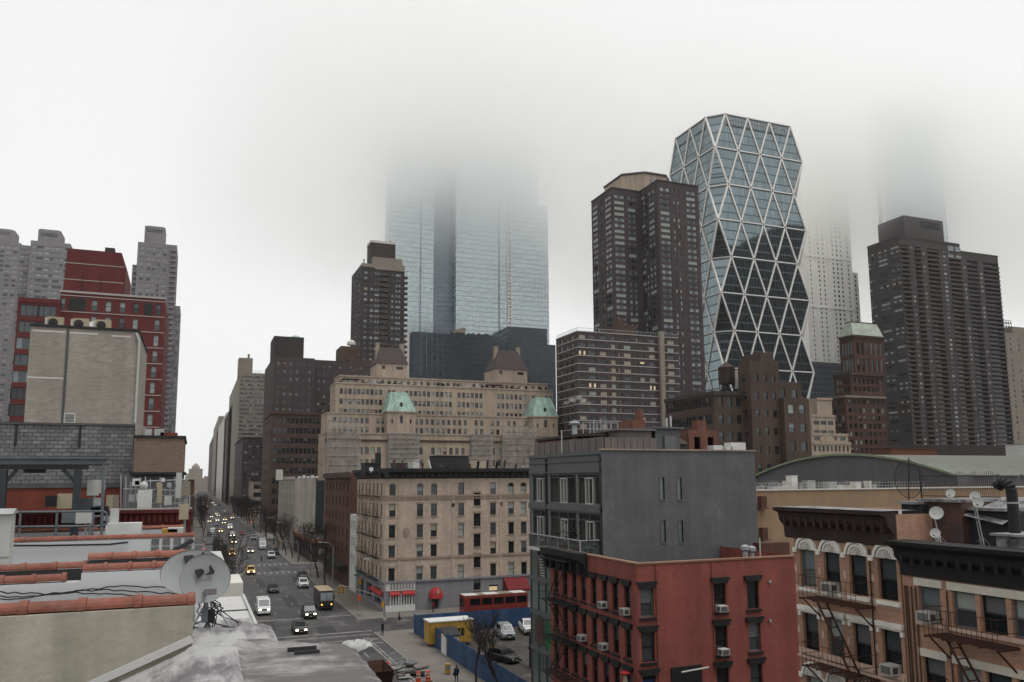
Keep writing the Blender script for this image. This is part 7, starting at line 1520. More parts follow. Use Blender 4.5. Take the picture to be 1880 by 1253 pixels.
def antennas():
    Y = 39.5; g = 'cell antennas on the left roof'
    def panel(px, y0, y1, w, m, lb, yy=Y, d=.12, tilt=0):
        a, e = P(px, y1, y=yy), P(px, y0, y=yy); t = thing('panel_antenna', lb, 'antenna', (a.x, yy, a.z), g); b = MB(); b.box(a.x - w / 2, a.x + w / 2, yy - d / 2, yy + d / 2, a.z, e.z); b.build('radome', m, t)
        b = MB(); b.tube((a.x + .05, yy + .16, a.z - 1.3), (a.x + .05, yy + .16, e.z - .1), .04, n=6); b.box(a.x - .05, a.x + .12, yy + d / 2 + .001, yy + .15, a.z + .15, a.z + .22); b.box(a.x - .05, a.x + .12, yy + d / 2 + .001, yy + .15, e.z - .3, e.z - .22); b.build('mast', 'galvanised', t); return t
    panel(265, 900, 936, .58, 'white_paint', 'wide white equipment panel below a white ball on the left roof', Y, .4)
    panel(292, 888, 924, .2, 'antenna_beige', 'slim beige antenna right of the white equipment panel'); panel(327, 868, 915, .24, 'frame_white', 'tall white antenna at the street end of the left roof')
    panel(341, 884, 910, .34, 'stone_buff', 'short buff antenna at the roof corner above the avenue', Y - 1); panel(337, 926, 954, .36, 'antenna_beige', 'beige box antenna hanging lowest over the avenue', Y - 4, .25)
    panel(209, 934, 974, .26, 'frame_white', 'tall white antenna at the end of the pipe railing', 31, .2); panel(154, 941, 961, .5, 'frame_white', 'square white cabinet behind the pipe railing', 32, .3); panel(170, 881, 910, .4, 'white_paint', 'upper white antenna left of the twin antennas', 34.5); panel(186, 881, 906, .2, 'frame_white', 'slim white antenna under the canopy corner', 34); panel(200, 909, 938, .22, 'antenna_beige', 'beige antenna of the pair above the railing end', 35); panel(211, 909, 938, .22, 'stone_buff', 'buff antenna of the pair above the railing end', 35.2)
    panel(128, 941, 960, .5, 'steel_blue_light', 'grey louvred cabinet behind the pipe railing', 33, .3); panel(163, 915, 950, .85, 'steel_blue_light', 'dark grey equipment cabinet under the canopy edge', 36, .6)
    t = thing('ball_antenna', 'white ball antenna above the wide equipment panel', 'antenna', P(264, 898, y=Y), g); q = P(264, 892, y=Y); b = MB(); b.lathe([(.02, -.19), (.14, -.13), (.19, 0), (.14, .13), (.02, .19)], 12, q); b.build('ball', 'frame_white', t, smooth=True); b = MB(); b.tube((q.x, Y, q.z - .5), (q.x, Y, q.z - .18), .04, n=6); b.build('stem', 'galvanised', t)
    t = thing('roof_hatch_box', 'open black roof hatch beside a dented grey duct', 'hatch', P(92, 930, y=44)); q = P(82, 931, y=44); e = P(104, 914, y=44); b = MB(); b.ext([(44, q.z), (45.2, q.z), (45.2, e.z), (44, e.z + .1)], 'x', q.x, e.x); b.build('hatch', 'black_metal', t); q2 = P(132, 931, y=44); b = MB(); b.box(e.x, q2.x, 44.2, 45, q.z - .1, q.z + .6); b.build('duct', 'antenna_beige', t)
    rr = random.Random(31); t = thing('antenna_scaffold', 'tangled grey pipe scaffold holding the roof antennas', 'scaffold', P(300, 936, y=Y + 1))
    for px in range(222, 350, 9):
        a, e = P(px, 938, y=Y + .8), P(px, rr.uniform(872, 905), y=Y + .8); b = MB(); b.tube(a, e, .03, n=5); b.build('upright', 'galvanised', t)
    for yy in (884, 898, 912, 925): b = MB(); b.tube(P(225 + rr.uniform(0, 40), yy, y=Y + .7), P(346, yy + rr.uniform(-4, 4), y=Y + .7), .025, n=5); b.build('crossbar', 'galvanised', t)
    for k in range(16): q = P(rr.uniform(240, 346), rr.uniform(876, 930), y=Y + .5); b = MB(); s = rr.uniform(.06, .16); b.box(q.x - s, q.x + s, Y + .4, Y + .55, q.z - s, q.z + s * rr.uniform(.6, 1.6)); b.build('clamp_box', rr.choice(['white_paint', 'galvanised', 'steel_blue_light', 'antenna_beige']), t)
    for k in range(7):
        q = P(rr.uniform(172, 200), rr.uniform(890, 975), y=33.5); b = MB(); s = rr.uniform(.08, .2); b.box(q.x - s, q.x + s, 33.4, 33.6, q.z - s, q.z + s); b.build('clamp_box', rr.choice(['white_paint', 'galvanised', 'black_metal']), t)
    for i, (px, yy, m_, lb) in enumerate(((312, 974, 'paint_yellow', 'yellow board lying on the low roof wall'), (323, 972, 'frame_white', 'white board lying on the low roof wall'), (228, 976, 'white_paint', 'long white box lying behind the white parapet'))):
        q = P(px, yy, y=31); b = MB(); w = .25 if i < 2 else .55; b.box(q.x - w, q.x + w, 30.6, 31.2, q.z - .08, q.z + (.06 if i < 2 else .3)); o = b.build('board' if i < 2 else 'box', m_); tag(o, lb, 'board' if i < 2 else 'box')
antennas()
def sat_dish(name, label, c0, r, az, tilt, depth, m='dish_grey', printed=None, wide=1.0, base=None, arm=True, group=None):
    'dish facing azimuth az (0 = south), tilted up; rings of a shallow bowl with rim, back and feed arm'
    t = thing(name, label, 'satellite dish', c0, group); rot = Matrix.Rotation(az, 4, 'Z') @ Matrix.Rotation(-tilt, 4, 'X')
    def put(b, nm, m_, smooth=False):
        b.v = [tuple(rot @ Vector(v)) for v in b.v]; return b.build(nm, m_, t, local=True, smooth=smooth)
    n = 28; b = MB(); vv = []; rings = 5
    for j in range(rings + 1):
        f = j / rings
        for i in range(n): a = 2 * math.pi * i / n; vv.append((wide * r * f * math.cos(a), depth * r * (1 - f * f), r * f * math.sin(a)))
    b.add(vv, [(j * n + i, j * n + (i + 1) % n, (j + 1) * n + (i + 1) % n, (j + 1) * n + i) for j in range(rings) for i in range(n)])
    vv = [(wide * r * 1.015 * math.cos(2 * math.pi * i / n), y_, r * 1.015 * math.sin(2 * math.pi * i / n)) for y_ in (-.012 * r / .3, .03 * r / .3) for i in range(n)]; b.add(vv, [(i, (i + 1) % n, n + (i + 1) % n, n + i) for i in range(n)]); put(b, 'reflector', m, True)
    if arm: b = MB(); b.bar((0, depth * r, -r * .55), (0, -r * 1.15, -r * .75), .05 * r / .3, .03 * r / .3); put(b, 'feed_arm', m); b = MB(); b.box(-.07 * r / .3, .07 * r / .3, -r * 1.25, -r * 1.1, -r * .82, -r * .6); put(b, 'feed_horn', 'dish_print_soft')
    if printed:
        s = r / .31; ins = depth * r * .55
        def flat(poly, nm, m_): b = MB(); b.add([(x * s * wide, ins - .03 * s + (x * x + z * z) * -.15, z * s) for x, z in poly], [tuple(range(len(poly)))]); put(b, nm, m_)
        dx, dz = printed
        flat([(-.13 + dx, .055 + dz), (-.125 + dx, .085 + dz), (-.045 + dx, .095 + dz), (-.01 + dx, .065 + dz), (-.02 + dx, .02 + dz), (-.09 + dx, -.035 + dz)], 'printed_half_disc', 'dish_print')
        flat([(-.01 + dx, .01 + dz), (.05 + dx, .05 + dz), (.045 + dx, .12 + dz), (.065 + dx, .135 + dz), (.115 + dx, .05 + dz), (.10 + dx, .015 + dz)], 'printed_swoosh', 'dish_print')
        o = lettering('DIRECTV', .042 * s, 'dish_print_soft', t, 'printed_letters', .001); o.matrix_local = rot @ Matrix.Translation((dx * s, ins - .035 * s, (-.065 + dz) * s)) @ Matrix.Rotation(math.pi / 2, 4, 'X')
    if base is not None:
        b = MB(); b.tube(base, (c0[0], c0[1] + depth * r + .1, c0[2] - r * .3), .028, n=8); b.tube((c0[0], c0[1] + depth * r + .1, c0[2] - r * .3), (c0[0], c0[1] + depth * r + .06, c0[2]), .04, n=8); b.v = [(x - c0[0], y - c0[1], z - c0[2]) for x, y, z in b.v]; b.build('mast', 'galvanised', t, local=True)
        for k, (dx, dy) in enumerate(((.28, -.1), (-.22, -.16), (.1, .3))):
            b = MB(); b.tube((base[0] + dx, base[1] + dy, base[2] - .02), (base[0], base[1] + .02, base[2] + .36), .013, n=5); b.v = [(x - c0[0], y - c0[1], z - c0[2]) for x, y, z in b.v]; b.build('strut', 'galvanised', t, local=True)
    return t
Yd = 10.55
q = P(377, 1062, y=Yd); bs = P(382, 1150, y=Yd + .15)
sat_dish('satellite_dish', 'nearest grey oval satellite dish with dark printed logo', tuple(q), .29, R_(8), R_(14), .16, printed=(.0, .03), base=(bs.x, Yd + .15, bs.z - .02))
q = P(352, 1050, y=Yd + .55); sat_dish('satellite_dish', 'grey satellite dish half hidden behind the nearest one', tuple(q), .30, R_(-14), R_(30), .2, printed=(.02, .14), wide=1.25, arm=False, base=(q.x + .1, Yd + .8, 18.0))
rr = random.Random(17); tw = thing('dish_cables', 'tangle of black cables around the foot of the dishes', 'cable', (bs.x, Yd, bs.z))
for k in range(9):
    pts = [Vector((bs.x + rr.gauss(0, .03), Yd + .1, bs.z + rr.uniform(.2, .45)))]
    for i in range(5): pts.append(pts[-1] + Vector((rr.uniform(-.1, .12), rr.uniform(-.05, .05), -rr.uniform(.02, .1))))
    pts.append(Vector((bs.x + rr.uniform(-.3, .55), Yd + rr.uniform(-.1, .3), bs.z))); b = MB(); b.path(pts, .007, 4); b.build('cable', 'wire_black', tw)
for k, (px, dz) in enumerate(((376, .2), (388, .17))): b = MB(); q = P(px, 1130, y=Yd + .05); b.box(q.x - .04, q.x + .04, Yd, Yd + .08, q.z - .08, q.z + .07); b.build('junction_box', 'steel_blue_light' if k == 0 else 'wire_black', tw)
bk = thing('dish_ledge', 'silver wrapped parapet end under the dishes', 'parapet', (.2, 10.6, 17)); b = MB(); b.box(.08, .75, 10.72, 11.3, 17.9, bs.z - .025); b.build('ledge', 'silver_roof', bk)
xx = 28.6
for i, (px, py, r, X_, lb) in enumerate(((1719, 942, 12, 28.3, 'large white round dish on the sooty brick bulkhead'), (1717, 979, 9, 27.7, 'small white dish low in front of the brick bulkhead'), (1745, 906, 8, 29.6, 'pale dish above the bulkhead roof in front of the fence'), (1790, 911, 9, 29.2, 'upper small dish left of the gooseneck vent'), (1796, 923, 9, 28.9, 'lower small dish left of the gooseneck vent'))):
    q = P(px, py, x=X_); rad = r / FPX * depth_of(q); sat_dish('satellite_dish', lb, tuple(q), rad, R_(-62), R_(14), .15, m='frame_white', arm=i > 0, base=(q.x + .15, q.y, AZ - .1), group='small white dishes on the right roof')

# ================================================================ street life: vehicles
for k, c_ in dict(white=(.62, .62, .61), black=(.018, .018, .02), taxi=(.62, .36, .02), grey=(.10, .105, .11), silver=(.32, .33, .34), red=(.24, .03, .03), brown=(.045, .03, .022), navy=(.02, .028, .05), cream=(.55, .47, .33), green=(.05, .055, .05)).items():
    mat('car_' + k, c_, .28, .05, 1.5, spec=.5)
KD = {  # length, width, height, bonnet z, sill z, cabin base front/rear, roof front/rear, wheel r
 'sedan': (4.7, 1.82, 1.45, .92, .28, 1.25, 4.15, 2.0, 3.5, .33), 'suv': (4.6, 1.86, 1.75, 1.08, .32, 1.15, 4.5, 1.85, 4.2, .36),
 'van': (5.2, 1.98, 2.35, 1.25, .34, .65, 5.1, 1.55, 5.0, .36), 'pickup': (5.4, 1.95, 1.8, 1.1, .36, 1.5, 3.4, 2.1, 3.1, .38)}
def wheel(root, x, y, r):
    key = ('wheel', r)
    if key not in WM:
        b = MB(); b.lathe([(r * .55, -.1), (r * .97, -.1), (r, -.06), (r, .06), (r * .97, .1), (r * .55, .1)], 14); b.v = [(z, x_, y_) for x_, y_, z in b.v]; WM[key] = b.mesh('tyre', ('tyre',), True)
        b = MB(); b.lathe([(r * .56, -.085), (r * .5, -.06), (.05, -.04), (.05, .04), (r * .5, .06), (r * .56, .085)], 14); b.v = [(z, x_, y_) for x_, y_, z in b.v]; WM[key + (1,)] = b.mesh('rim', ('rim',))
    w = link(bpy.data.objects.new('wheel', WM[key])); w.parent = root; w.location = (x, y, r); inst('rim', WM[key + (1,)], w, (0, 0, 0), 0, True)
def vehicle(name, label, kind, col, x, y, rot=0, lit=True, cat='car', group='cars on the avenue', sign=False, z=0):
    'front points to -y; origin at the middle of the front axle line on the ground'
    L_, Wd, H, zb, zs, c0, c1, r0, r1, wr = KD[kind]; hw = Wd / 2; t = thing(name, label, cat, (x, y, z), group, rot); pm = 'car_' + col
    def bd(b, nm, m_, smooth=False): return b.build(nm, m_, t, local=True, smooth=smooth)
    b = MB(); sec = [(0, .80, zs + .12, zb - .22), (.12, .93, zs, zb - .12), (.5, .99, zs, zb - .04), (c0, 1, zs, zb), (c1, 1, zs, zb + .03), (L_ - .3, .98, zs, zb), (L_ - .05, .92, zs + .05, zb - .06), (L_, .86, zs + .15, zb - .15)]
    vv = []
    for yy, f, a, e in sec: vv += [(-hw * f, yy, a + .08), (-hw * f * .96, yy, a), (hw * f * .96, yy, a), (hw * f, yy, a + .08), (hw * f, yy, e - .12), (hw * f * .92, yy, e), (-hw * f * .92, yy, e), (-hw * f, yy, e - .12)]
    n = 8; b.add(vv, [(j * n + i, j * n + (i + 1) % n, (j + 1) * n + (i + 1) % n, (j + 1) * n + i) for j in range(len(sec) - 1) for i in range(n)] + [tuple(range(n))[::-1], tuple(range((len(sec) - 1) * n, len(sec) * n))]); bd(b, 'body', pm)
    if kind == 'pickup': b = MB(); b.box(-hw * .86, hw * .86, c1 + .15, L_ - .15, zb + .001, zb + .03); bd(b, 'cargo_bed', 'bumper_black')
    b = MB(); zl = zb - .02; wt = .80 if kind != 'van' else .9; lo = [(-hw * .92, c0), (hw * .92, c0), (hw * .92, c1), (-hw * .92, c1)]; up = [(-hw * wt, r0), (hw * wt, r0), (hw * wt, r1), (-hw * wt, r1)]
    b.add([(x_, y_, zl) for x_, y_ in lo] + [(x_, y_, H) for x_, y_ in up], [(4, 5, 6, 7), (0, 1, 5, 4), (1, 2, 6, 5), (2, 3, 7, 6), (3, 0, 4, 7)]); bd(b, 'cabin', pm)
    def pane(nm, i, j, f0, f1, g0, g1):
        A, B = Vector((*lo[i], zl)), Vector((*lo[j], zl)); C, D = Vector((*up[j], H)), Vector((*up[i], H)); nrm = (B - A).cross(D - A).normalized() * .012
        q = lambda s, v: (A + (B - A) * s) * (1 - v) + (D + (C - D) * s) * v + nrm
        b = MB(); b.quad(q(f0, g0), q(f1, g0), q(f1, g1), q(f0, g1)); bd(b, nm, 'car_glass')
    pane('windscreen', 0, 1, .06, .94, .10, .92); pane('rear_window', 2, 3, .08, .92, .25, .9)
    if kind == 'van':
        for i, j in ((1, 2), (3, 0)): pane('side_window', i, j, *((.06, .24) if i == 1 else (.76, .94)), .45, .9)
    else:
        for i, j in ((1, 2), (3, 0)): pane('side_window', i, j, .1, .48, .18, .88); pane('side_window', i, j, .53, .9, .18, .88)
    hz = zb - .3
    for s in (-1, 1):
        b = MB(); b.box(s * hw * .62 - .17, s * hw * .62 + .17, -.03, .12, hz - .09, hz + .09); bd(b, 'headlight', 'head_lit' if lit else 'head_off')
        b = MB(); b.box(s * hw * .8 - .1, s * hw * .8 + .1, L_ - .06, L_ + .01, hz - .1, hz + .1); bd(b, 'tail_light', 'car_red')
        b = MB(); b.box(s * hw * .97 + (0 if s > 0 else -.18), s * hw * .97 + (.18 if s > 0 else 0), c0 + .25, c0 + .36, zb + .05, zb + .2); bd(b, 'wing_mirror', pm if kind != 'van' else 'bumper_black')
        for yy in (.85, L_ - .95): wheel(t, s * (hw - .1), yy, wr)
    b = MB(); b.box(-hw * .4, hw * .4, -.02, .1, hz - .13, hz + .1); bd(b, 'grille', 'bumper_black'); b = MB(); b.box(-hw * .82, hw * .82, -.05, .12, zs + .06, zs + .24); bd(b, 'bumper', 'bumper_black' if col != 'white' or kind != 'van' else 'car_white'); b = MB(); b.box(-.16, .16, -.065, -.052, zs + .1, zs + .21); bd(b, 'number_plate', 'plate')
    if sign: b = MB(); b.box(-.3, .3, (r0 + r1) / 2 - .5, (r0 + r1) / 2 - .3, H, H + .18); bd(b, 'roof_sign', 'lamplit')
    return t
def step_van(x, y):
    t = thing('step_van', 'dark brown step van with cream roof and wide windscreen', 'van', (x, y, 0), 'cars on the avenue')
    def bd(b, nm, m_): return b.build(nm, m_, t, local=True)
    b = MB(); b.add([(sx * 1.1, yy, z) for sx in (-1, 1) for yy, z in ((.55, .45), (0, .75), (0, 1.5), (.35, 2.9), (.8, 3.05), (7.0, 3.05), (7.0, .45))], [tuple(range(7)), tuple(range(7, 14))[::-1]] + [(i, (i + 1) % 7, 7 + (i + 1) % 7, 7 + i) for i in range(7)]); bd(b, 'body', 'car_brown')
    b = MB(); b.box(-1.14, 1.14, .45, 7.03, 3.052, 3.14); bd(b, 'roof', 'car_cream')
    b = MB(); b.quad((-.95, .03, 1.6), (.95, .03, 1.6), (.92, .31, 2.78), (-.92, .31, 2.78)); b.v = [(x_, y_ - .02, z_) for x_, y_, z_ in b.v]; bd(b, 'windscreen', 'glass_sky')
    b = MB(); b.box(-.04, .04, -.02, .3, 1.55, 1.6); b.bar((0, -.02, 1.6), (0, .27, 2.78), .07, .05); bd(b, 'windscreen_bar', 'bumper_black')
    for s in (-1, 1):
        b = MB(); b.lathe([(.13, 0), (.13, .05)], 10); b.v = [(s * .75 + x_, -.03 + z_ * .5, 1.0 + y_) for x_, y_, z_ in b.v]; bd(b, 'headlight', 'amber_lit')
        b = MB(); b.box(s * 1.15 - .02, s * 1.15 + .16 * s if s > 0 else s * 1.15 + .02, .3, .4, 1.7, 2.3) if s > 0 else b.box(-1.31, -1.13, .3, .4, 1.7, 2.3); bd(b, 'mirror', 'bumper_black')
        for yy in (1.2, 5.4): wheel(t, s * .98, yy, .42)
    b = MB(); b.box(-1.1, 1.1, -.14, .02, .42, .66); bd(b, 'bumper', 'bumper_black'); b = MB(); b.box(-.5, .5, -.03, -.003, .78, 1.25); bd(b, 'grille', 'bumper_black')
step_van(20.5, 132.5)
for nm, lb, kd, col, x, y, lit, cat, sg in (
    ('passenger_van', 'white passenger van with headlights on, nearest in the left lane', 'van', 'white', 10.9, 131.5, True, 'van', 0),
    ('sedan_car', 'dark grey sedan behind the white van in the middle lane', 'sedan', 'navy', 14.6, 156.5, False, 'car', 0),
    ('taxi_cab', 'yellow taxi crossing toward us with lights on', 'suv', 'taxi', 12.6, 189, True, 'car', 1),
    ('suv_car', 'white sport utility car near the right kerb behind the brown van', 'suv', 'white', 20.6, 161, False, 'car', 0),
    ('sedan_car', 'dark green sedan with lit headlights beside the brown step van', 'suv', 'green', 17.1, 125.3, True, 'car', 0),
    ('sedan_car', 'dark sedan with bright headlights nearest the stop line', 'sedan', 'green', 14.3, 113.6, True, 'car', 0),
    ('sedan_car', 'grey parked car half hidden by the white roof edge', 'suv', 'grey', 8.2, 103, False, 'car', 0),
    ('suv_car', 'white car beyond the crosswalk in the right lane', 'suv', 'white', 20.2, 226, False, 'car', 0),
    ('camper_van', 'white camper van parked under the bare trees', 'van', 'white', 20.3, 257, False, 'van', 0),
    ('camper_van', 'second white van right behind the parked camper', 'van', 'silver', 21.3, 271, False, 'van', 0),
    ('sedan_car', 'black car with lights following in the left lane', 'suv', 'black', 13.2, 284, True, 'car', 0),
    ('sedan_car', 'black van with orange lights far up the left lane', 'van', 'black', 14.0, 316, True, 'van', 0),
    ('sedan_car', 'silver car parked by the right kerb beyond the campers', 'suv', 'silver', 20.6, 300, False, 'car', 0),
    ('sedan_car', 'dark red car in the right lane far up', 'sedan', 'red', 18.2, 330, False, 'car', 0),
    ('taxi_cab', 'far yellow taxi at the second intersection', 'suv', 'taxi', 16.1, 455, True, 'car', 1),
    ('sedan_car', 'white car beside the far yellow taxi', 'suv', 'white', 12.2, 448, True, 'car', 0),
    ('box_van', 'dark red van with a lit light at the far intersection', 'van', 'red', 20.4, 470, True, 'van', 0),
    ('sedan_car', 'tiny white car far up the avenue', 'suv', 'white', 14.2, 540, True, 'car', 0),
    ('sedan_car', 'tiny dark car far up the avenue', 'sedan', 'black', 10.3, 500, True, 'car', 0),
    ('box_van', 'tiny white van far up beside the trees', 'van', 'white', 19.5, 560, False, 'van', 0),
    ('taxi_cab', 'yellow taxi in the left lane beyond the crosswalk', 'suv', 'taxi', 10.6, 238, True, 'car', 1),
    ('sedan_car', 'grey sedan in the middle lane beyond the crosswalk', 'sedan', 'silver', 16.0, 246, True, 'car', 0),
    ('taxi_cab', 'yellow taxi behind the black van up the avenue', 'sedan', 'taxi', 11.0, 352, True, 'car', 1),
    ('box_van', 'white van with lights between the far taxis', 'van', 'white', 15.4, 372, True, 'van', 0),
    ('sedan_car', 'dark parked car at the right kerb behind the white car', 'suv', 'black', 22.4, 238, False, 'car', 0),
    ('sedan_car', 'dark parked car by the red walk-up kerb', 'sedan', 'navy', 22.4, 176, False, 'car', 0),
    ('sedan_car', 'dark car parked at the left kerb by the trees', 'suv', 'black', 7.4, 300, False, 'car', 0),
    ('box_van', 'pale van parked far up at the left kerb', 'van', 'white', 7.6, 340, False, 'van', 0)):
    vehicle(nm, lb, kd, col, x, y, 0, lit, cat, 'cars on the avenue', bool(sg))
rr = random.Random(41)
for i in range(20): vehicle('sedan_car', 'small car in the distant file of traffic up the avenue', rr.choice(['sedan', 'suv']), rr.choice(['black', 'grey', 'silver', 'white', 'navy']), rr.choice([8.2, 11, 14.4, 18, 21]), 395 + i * 24 + rr.uniform(-8, 8), 0, rr.random() < .5, 'car', 'distant file of traffic')
for x0, x1, y0, y1 in ((9.4, 11.8, 118, 126), (15.2, 17.4, 138, 152), (18, 21.5, 98, 104.5), (12.6, 14.2, 166, 181), (7, 9, 143, 160), (20, 22.8, 170, 182), (16.6, 19.2, 112, 119), (13, 15, 226, 246), (17.5, 19.8, 196, 203)):
    b = MB(); b.add([(x0, y0, .003), (x1 - .2, y0 + .3, .003), (x1, y1, .003), (x0 + .25, y1 - .4, .003)], [(0, 1, 2, 3)]); o = b.build('road_patch', 'asphalt_patch'); o['kind'] = 'structure'
for x, y in ((12.2, 121), (18.9, 123), (15.8, 146), (10.4, 152), (21.3, 146), (16.4, 176), (20, 108)):
    b = MB(); b.lathe([(.42, .004), (.42, .009)], 16, (x, y, 0)); o = b.build('manhole_cover', 'iron_cover'); o['kind'] = 'structure'
# parked cars and trailer in the fenced lot, parking lift, red bus
lot = sheet('parking_lot', LE + .25, 62, 69.5, 107.4, .02, 'lot_ground')
g = 'cars parked in the fenced lot'
vehicle('pickup_truck', 'white pickup truck parked against the blue north fence', 'pickup', 'white', 42.5, 100.5, R_(-12), False, 'car', g); vehicle('suv_car', 'silver car parked left of the white pickup in the lot', 'suv', 'silver', 38.5, 98.5, R_(-8), False, 'car', g); vehicle('suv_car', 'white van roof at the right end of the lot', 'van', 'white', 47, 99, 0, False, 'van', g); vehicle('sedan_car', 'dark car parked in the lot behind the bare tree', 'sedan', 'black', 34.5, 86, R_(20), False, 'car', g)
pl = thing('parking_lift', 'black two level parking lift holding cars beside the grey house', 'parking lift', (36.5, 79, 0))
for sx in (35.3, 37.9):
    for sy in (80, 84): b = MB(); b.box(sx - .1, sx + .1, sy - .1, sy + .1, 0, 3.6); b.build('post', 'black_metal', pl)
b = MB(); b.box(35.2, 38.0, 79.4, 84.6, 1.95, 2.1); b.build('deck', 'black_metal', pl); b = MB(); b.box(35.3, 37.9, 79.9, 80.1, 3.4, 3.6); b.build('top_beam', 'black_metal', pl)
vehicle('suv_car', 'black car raised on the upper deck of the parking lift', 'suv', 'black', 36.6, 79.8, 0, False, 'car', g, z=2.1); vehicle('sedan_car', 'dark car standing under the parking lift', 'sedan', 'navy', 36.6, 79.6, 0, False, 'car', g)
def red_bus():
    x0, x1, y0, y1 = 38.6, 48.9, 117.2, 119.7; t = thing('red_bus', 'red bus with pale roof panels parked in the side street', 'bus', (x0, y0, 0))
    b = MB(); wr = [(x0 + .9 + i * 1.9, x0 + 2.55 + i * 1.9, 1.75, 2.75) for i in range(5)]; wall(b, 'S', y0, x0, x1, .45, 3.2, wr, .06, 0, 0); wall(b, 'W', x0, y0, y1, .45, 3.2, [(y0 + .25, y1 - .25, 1.5, 2.8)], .06); b.quad((x1, y0, .45), (x1, y1, .45), (x1, y1, 3.2), (x1, y0, 3.2)); b.quad((x0, y1, .45), (x1, y1, .45), (x1, y1, 3.2), (x0, y1, 3.2)); b.quad((x0, y0, 3.2), (x1, y0, 3.2), (x1, y1, 3.2), (x0, y1, 3.2)); b.build('body', 'car_red', t)
    for a, e, c_, d in wr: b = MB(); b.quad((a, y0 + .055, c_), (e, y0 + .055, c_), (e, y0 + .055, d), (a, y0 + .055, d)); b.build('side_window', 'car_glass', t)
    b = MB(); b.quad((x0 + .055, y0 + .25, 1.5), (x0 + .055, y1 - .25, 1.5), (x0 + .055, y1 - .25, 2.8), (x0 + .055, y0 + .25, 2.8)); b.build('windscreen', 'car_glass', t)
    n = 9
    for i in range(n): a = x0 + .1 + (x1 - x0 - .2) * i / n; b = MB(); b.box(a, a + (x1 - x0 - .2) / n * .94, y0 + .12, y1 - .12, 3.204, 3.27); b.build('roof_panel', 'stone_buff' if i in (2, 5, 6) else 'white_paint', t)
    b = MB(); b.box(x0, x1, y0 - .03, y0 - .003, 2.9, 3.05); b.box(x0, x1, y0 - .03, y0 - .003, 1.35, 1.45); b.build('trim_line', 'brick_orange', t)
    for xx in (x0 + 1.8, x1 - 2.6):
        for yy in (y0 + .12, y1 - .12): b = MB(); b.lathe([(.2, -.12), (.46, -.12), (.46, .12), (.2, .12)], 14); b.v = [(xx + p_, yy + r_, .46 + q_) for p_, q_, r_ in b.v]; b.build('wheel', 'tyre', t)
red_bus()
t = thing('yellow_trailer', 'yellow site trailer with a white roof behind the blue fence', 'trailer', (32.5, 98, 0)); a, e = P(789, 1160, y=98).x, P(868, 1160, y=98).x
b = MB(); wall(b, 'S', 98, a, e, .5, 3.1, [(a + 3.6, a + 4.6, 1.2, 2.2)], .1, 0, 0, 1); b.box(a, e, 98.2, 100.6, .5, 3.1); b.build('body', ('paint_yellow', 'glass_dark'), t); b = MB(); b.box(a - .1, e + .1, 97.9, 100.7, 3.1, 3.22); b.build('roof', 'white_paint', t)
for k in range(12): b = MB(); u = a + .2 + k * (e - a - .4) / 11; b.box(u - .04, u + .04, 97.94, 97.998, .5, 3.1); b.build('rib', 'paint_yellow', t)
for u in (a + 1, e - 1): b = MB(); b.box(u - .2, u + .2, 98.3, 100.4, 0, .5); b.build('support', 'concrete', t)
t = thing('attendant_booth', 'small white attendant booth with dark sloping roof in the lot', 'booth', (34, 93, 0)); a, e = P(819, 1160, y=93).x, P(843, 1160, y=93).x; b = MB(); wall(b, 'S', 93, a, e, 0, 2.3, [(a + .5, a + 1.2, 1.1, 1.9)], .08, 0, 0, 1); b.box(a, e, 93.1, 95, 0, 2.3); b.build('wall', ('white_paint', 'glass_dark'), t); b = MB(); b.add([(a - .2, 92.8, 2.3), (e + .2, 92.8, 2.3), (e + .2, 95.2, 2.9), (a - .2, 95.2, 2.9), (a - .2, 92.8, 2.42), (e + .2, 92.8, 2.42), (e + .2, 95.2, 3.02), (a - .2, 95.2, 3.02)], [(3, 2, 1, 0), (4, 5, 6, 7), (0, 1, 5, 4), (1, 2, 6, 5), (2, 3, 7, 6), (3, 0, 4, 7)]); b.build('roof', 'roof_tar', t)
# blue plywood fence round the lot
f = thing('blue_fence', 'blue painted plywood fence round the parking lot', 'fence', (LE + .1, 108, 0)); mes = []
for m_ in ('ply_blue', 'ply_blue', 'ply_blue_b'): b = MB(); b.box(-.02, .02, .008, 1.212, 0, 2.44); mes.append(b.mesh('plywood_panel', (m_,)))
y = 68.2
while y < 107.5: o = inst('plywood_panel', rr.choice(mes), f, (LE + .1 + rr.uniform(-.012, .012), y, .13)); y += 1.22
x = LE + .15
while x < 56: o = inst('plywood_panel', rr.choice(mes), f, (x, 107.5, .13), -math.pi / 2); x += 1.22
b = MB(); b.box(LE + .13, LE + .22, 68.2, 107.6, 2.2, 2.3); b.build('rail', 'ply_blue', f)
for y in lin(69, 107, 14): b = MB(); b.box(LE + .13, LE + .24, y - .05, y + .05, .1, 2.6); b.build('fence_post', 'ply_blue_b', f)
b = MB(); q = P(806, 1168, x=LE + .07); b.box(LE + .06, LE + .078, q.y - .2, q.y + .2, q.z - .25, q.z + .25); b.build('red_notice', 'awning_red', f)
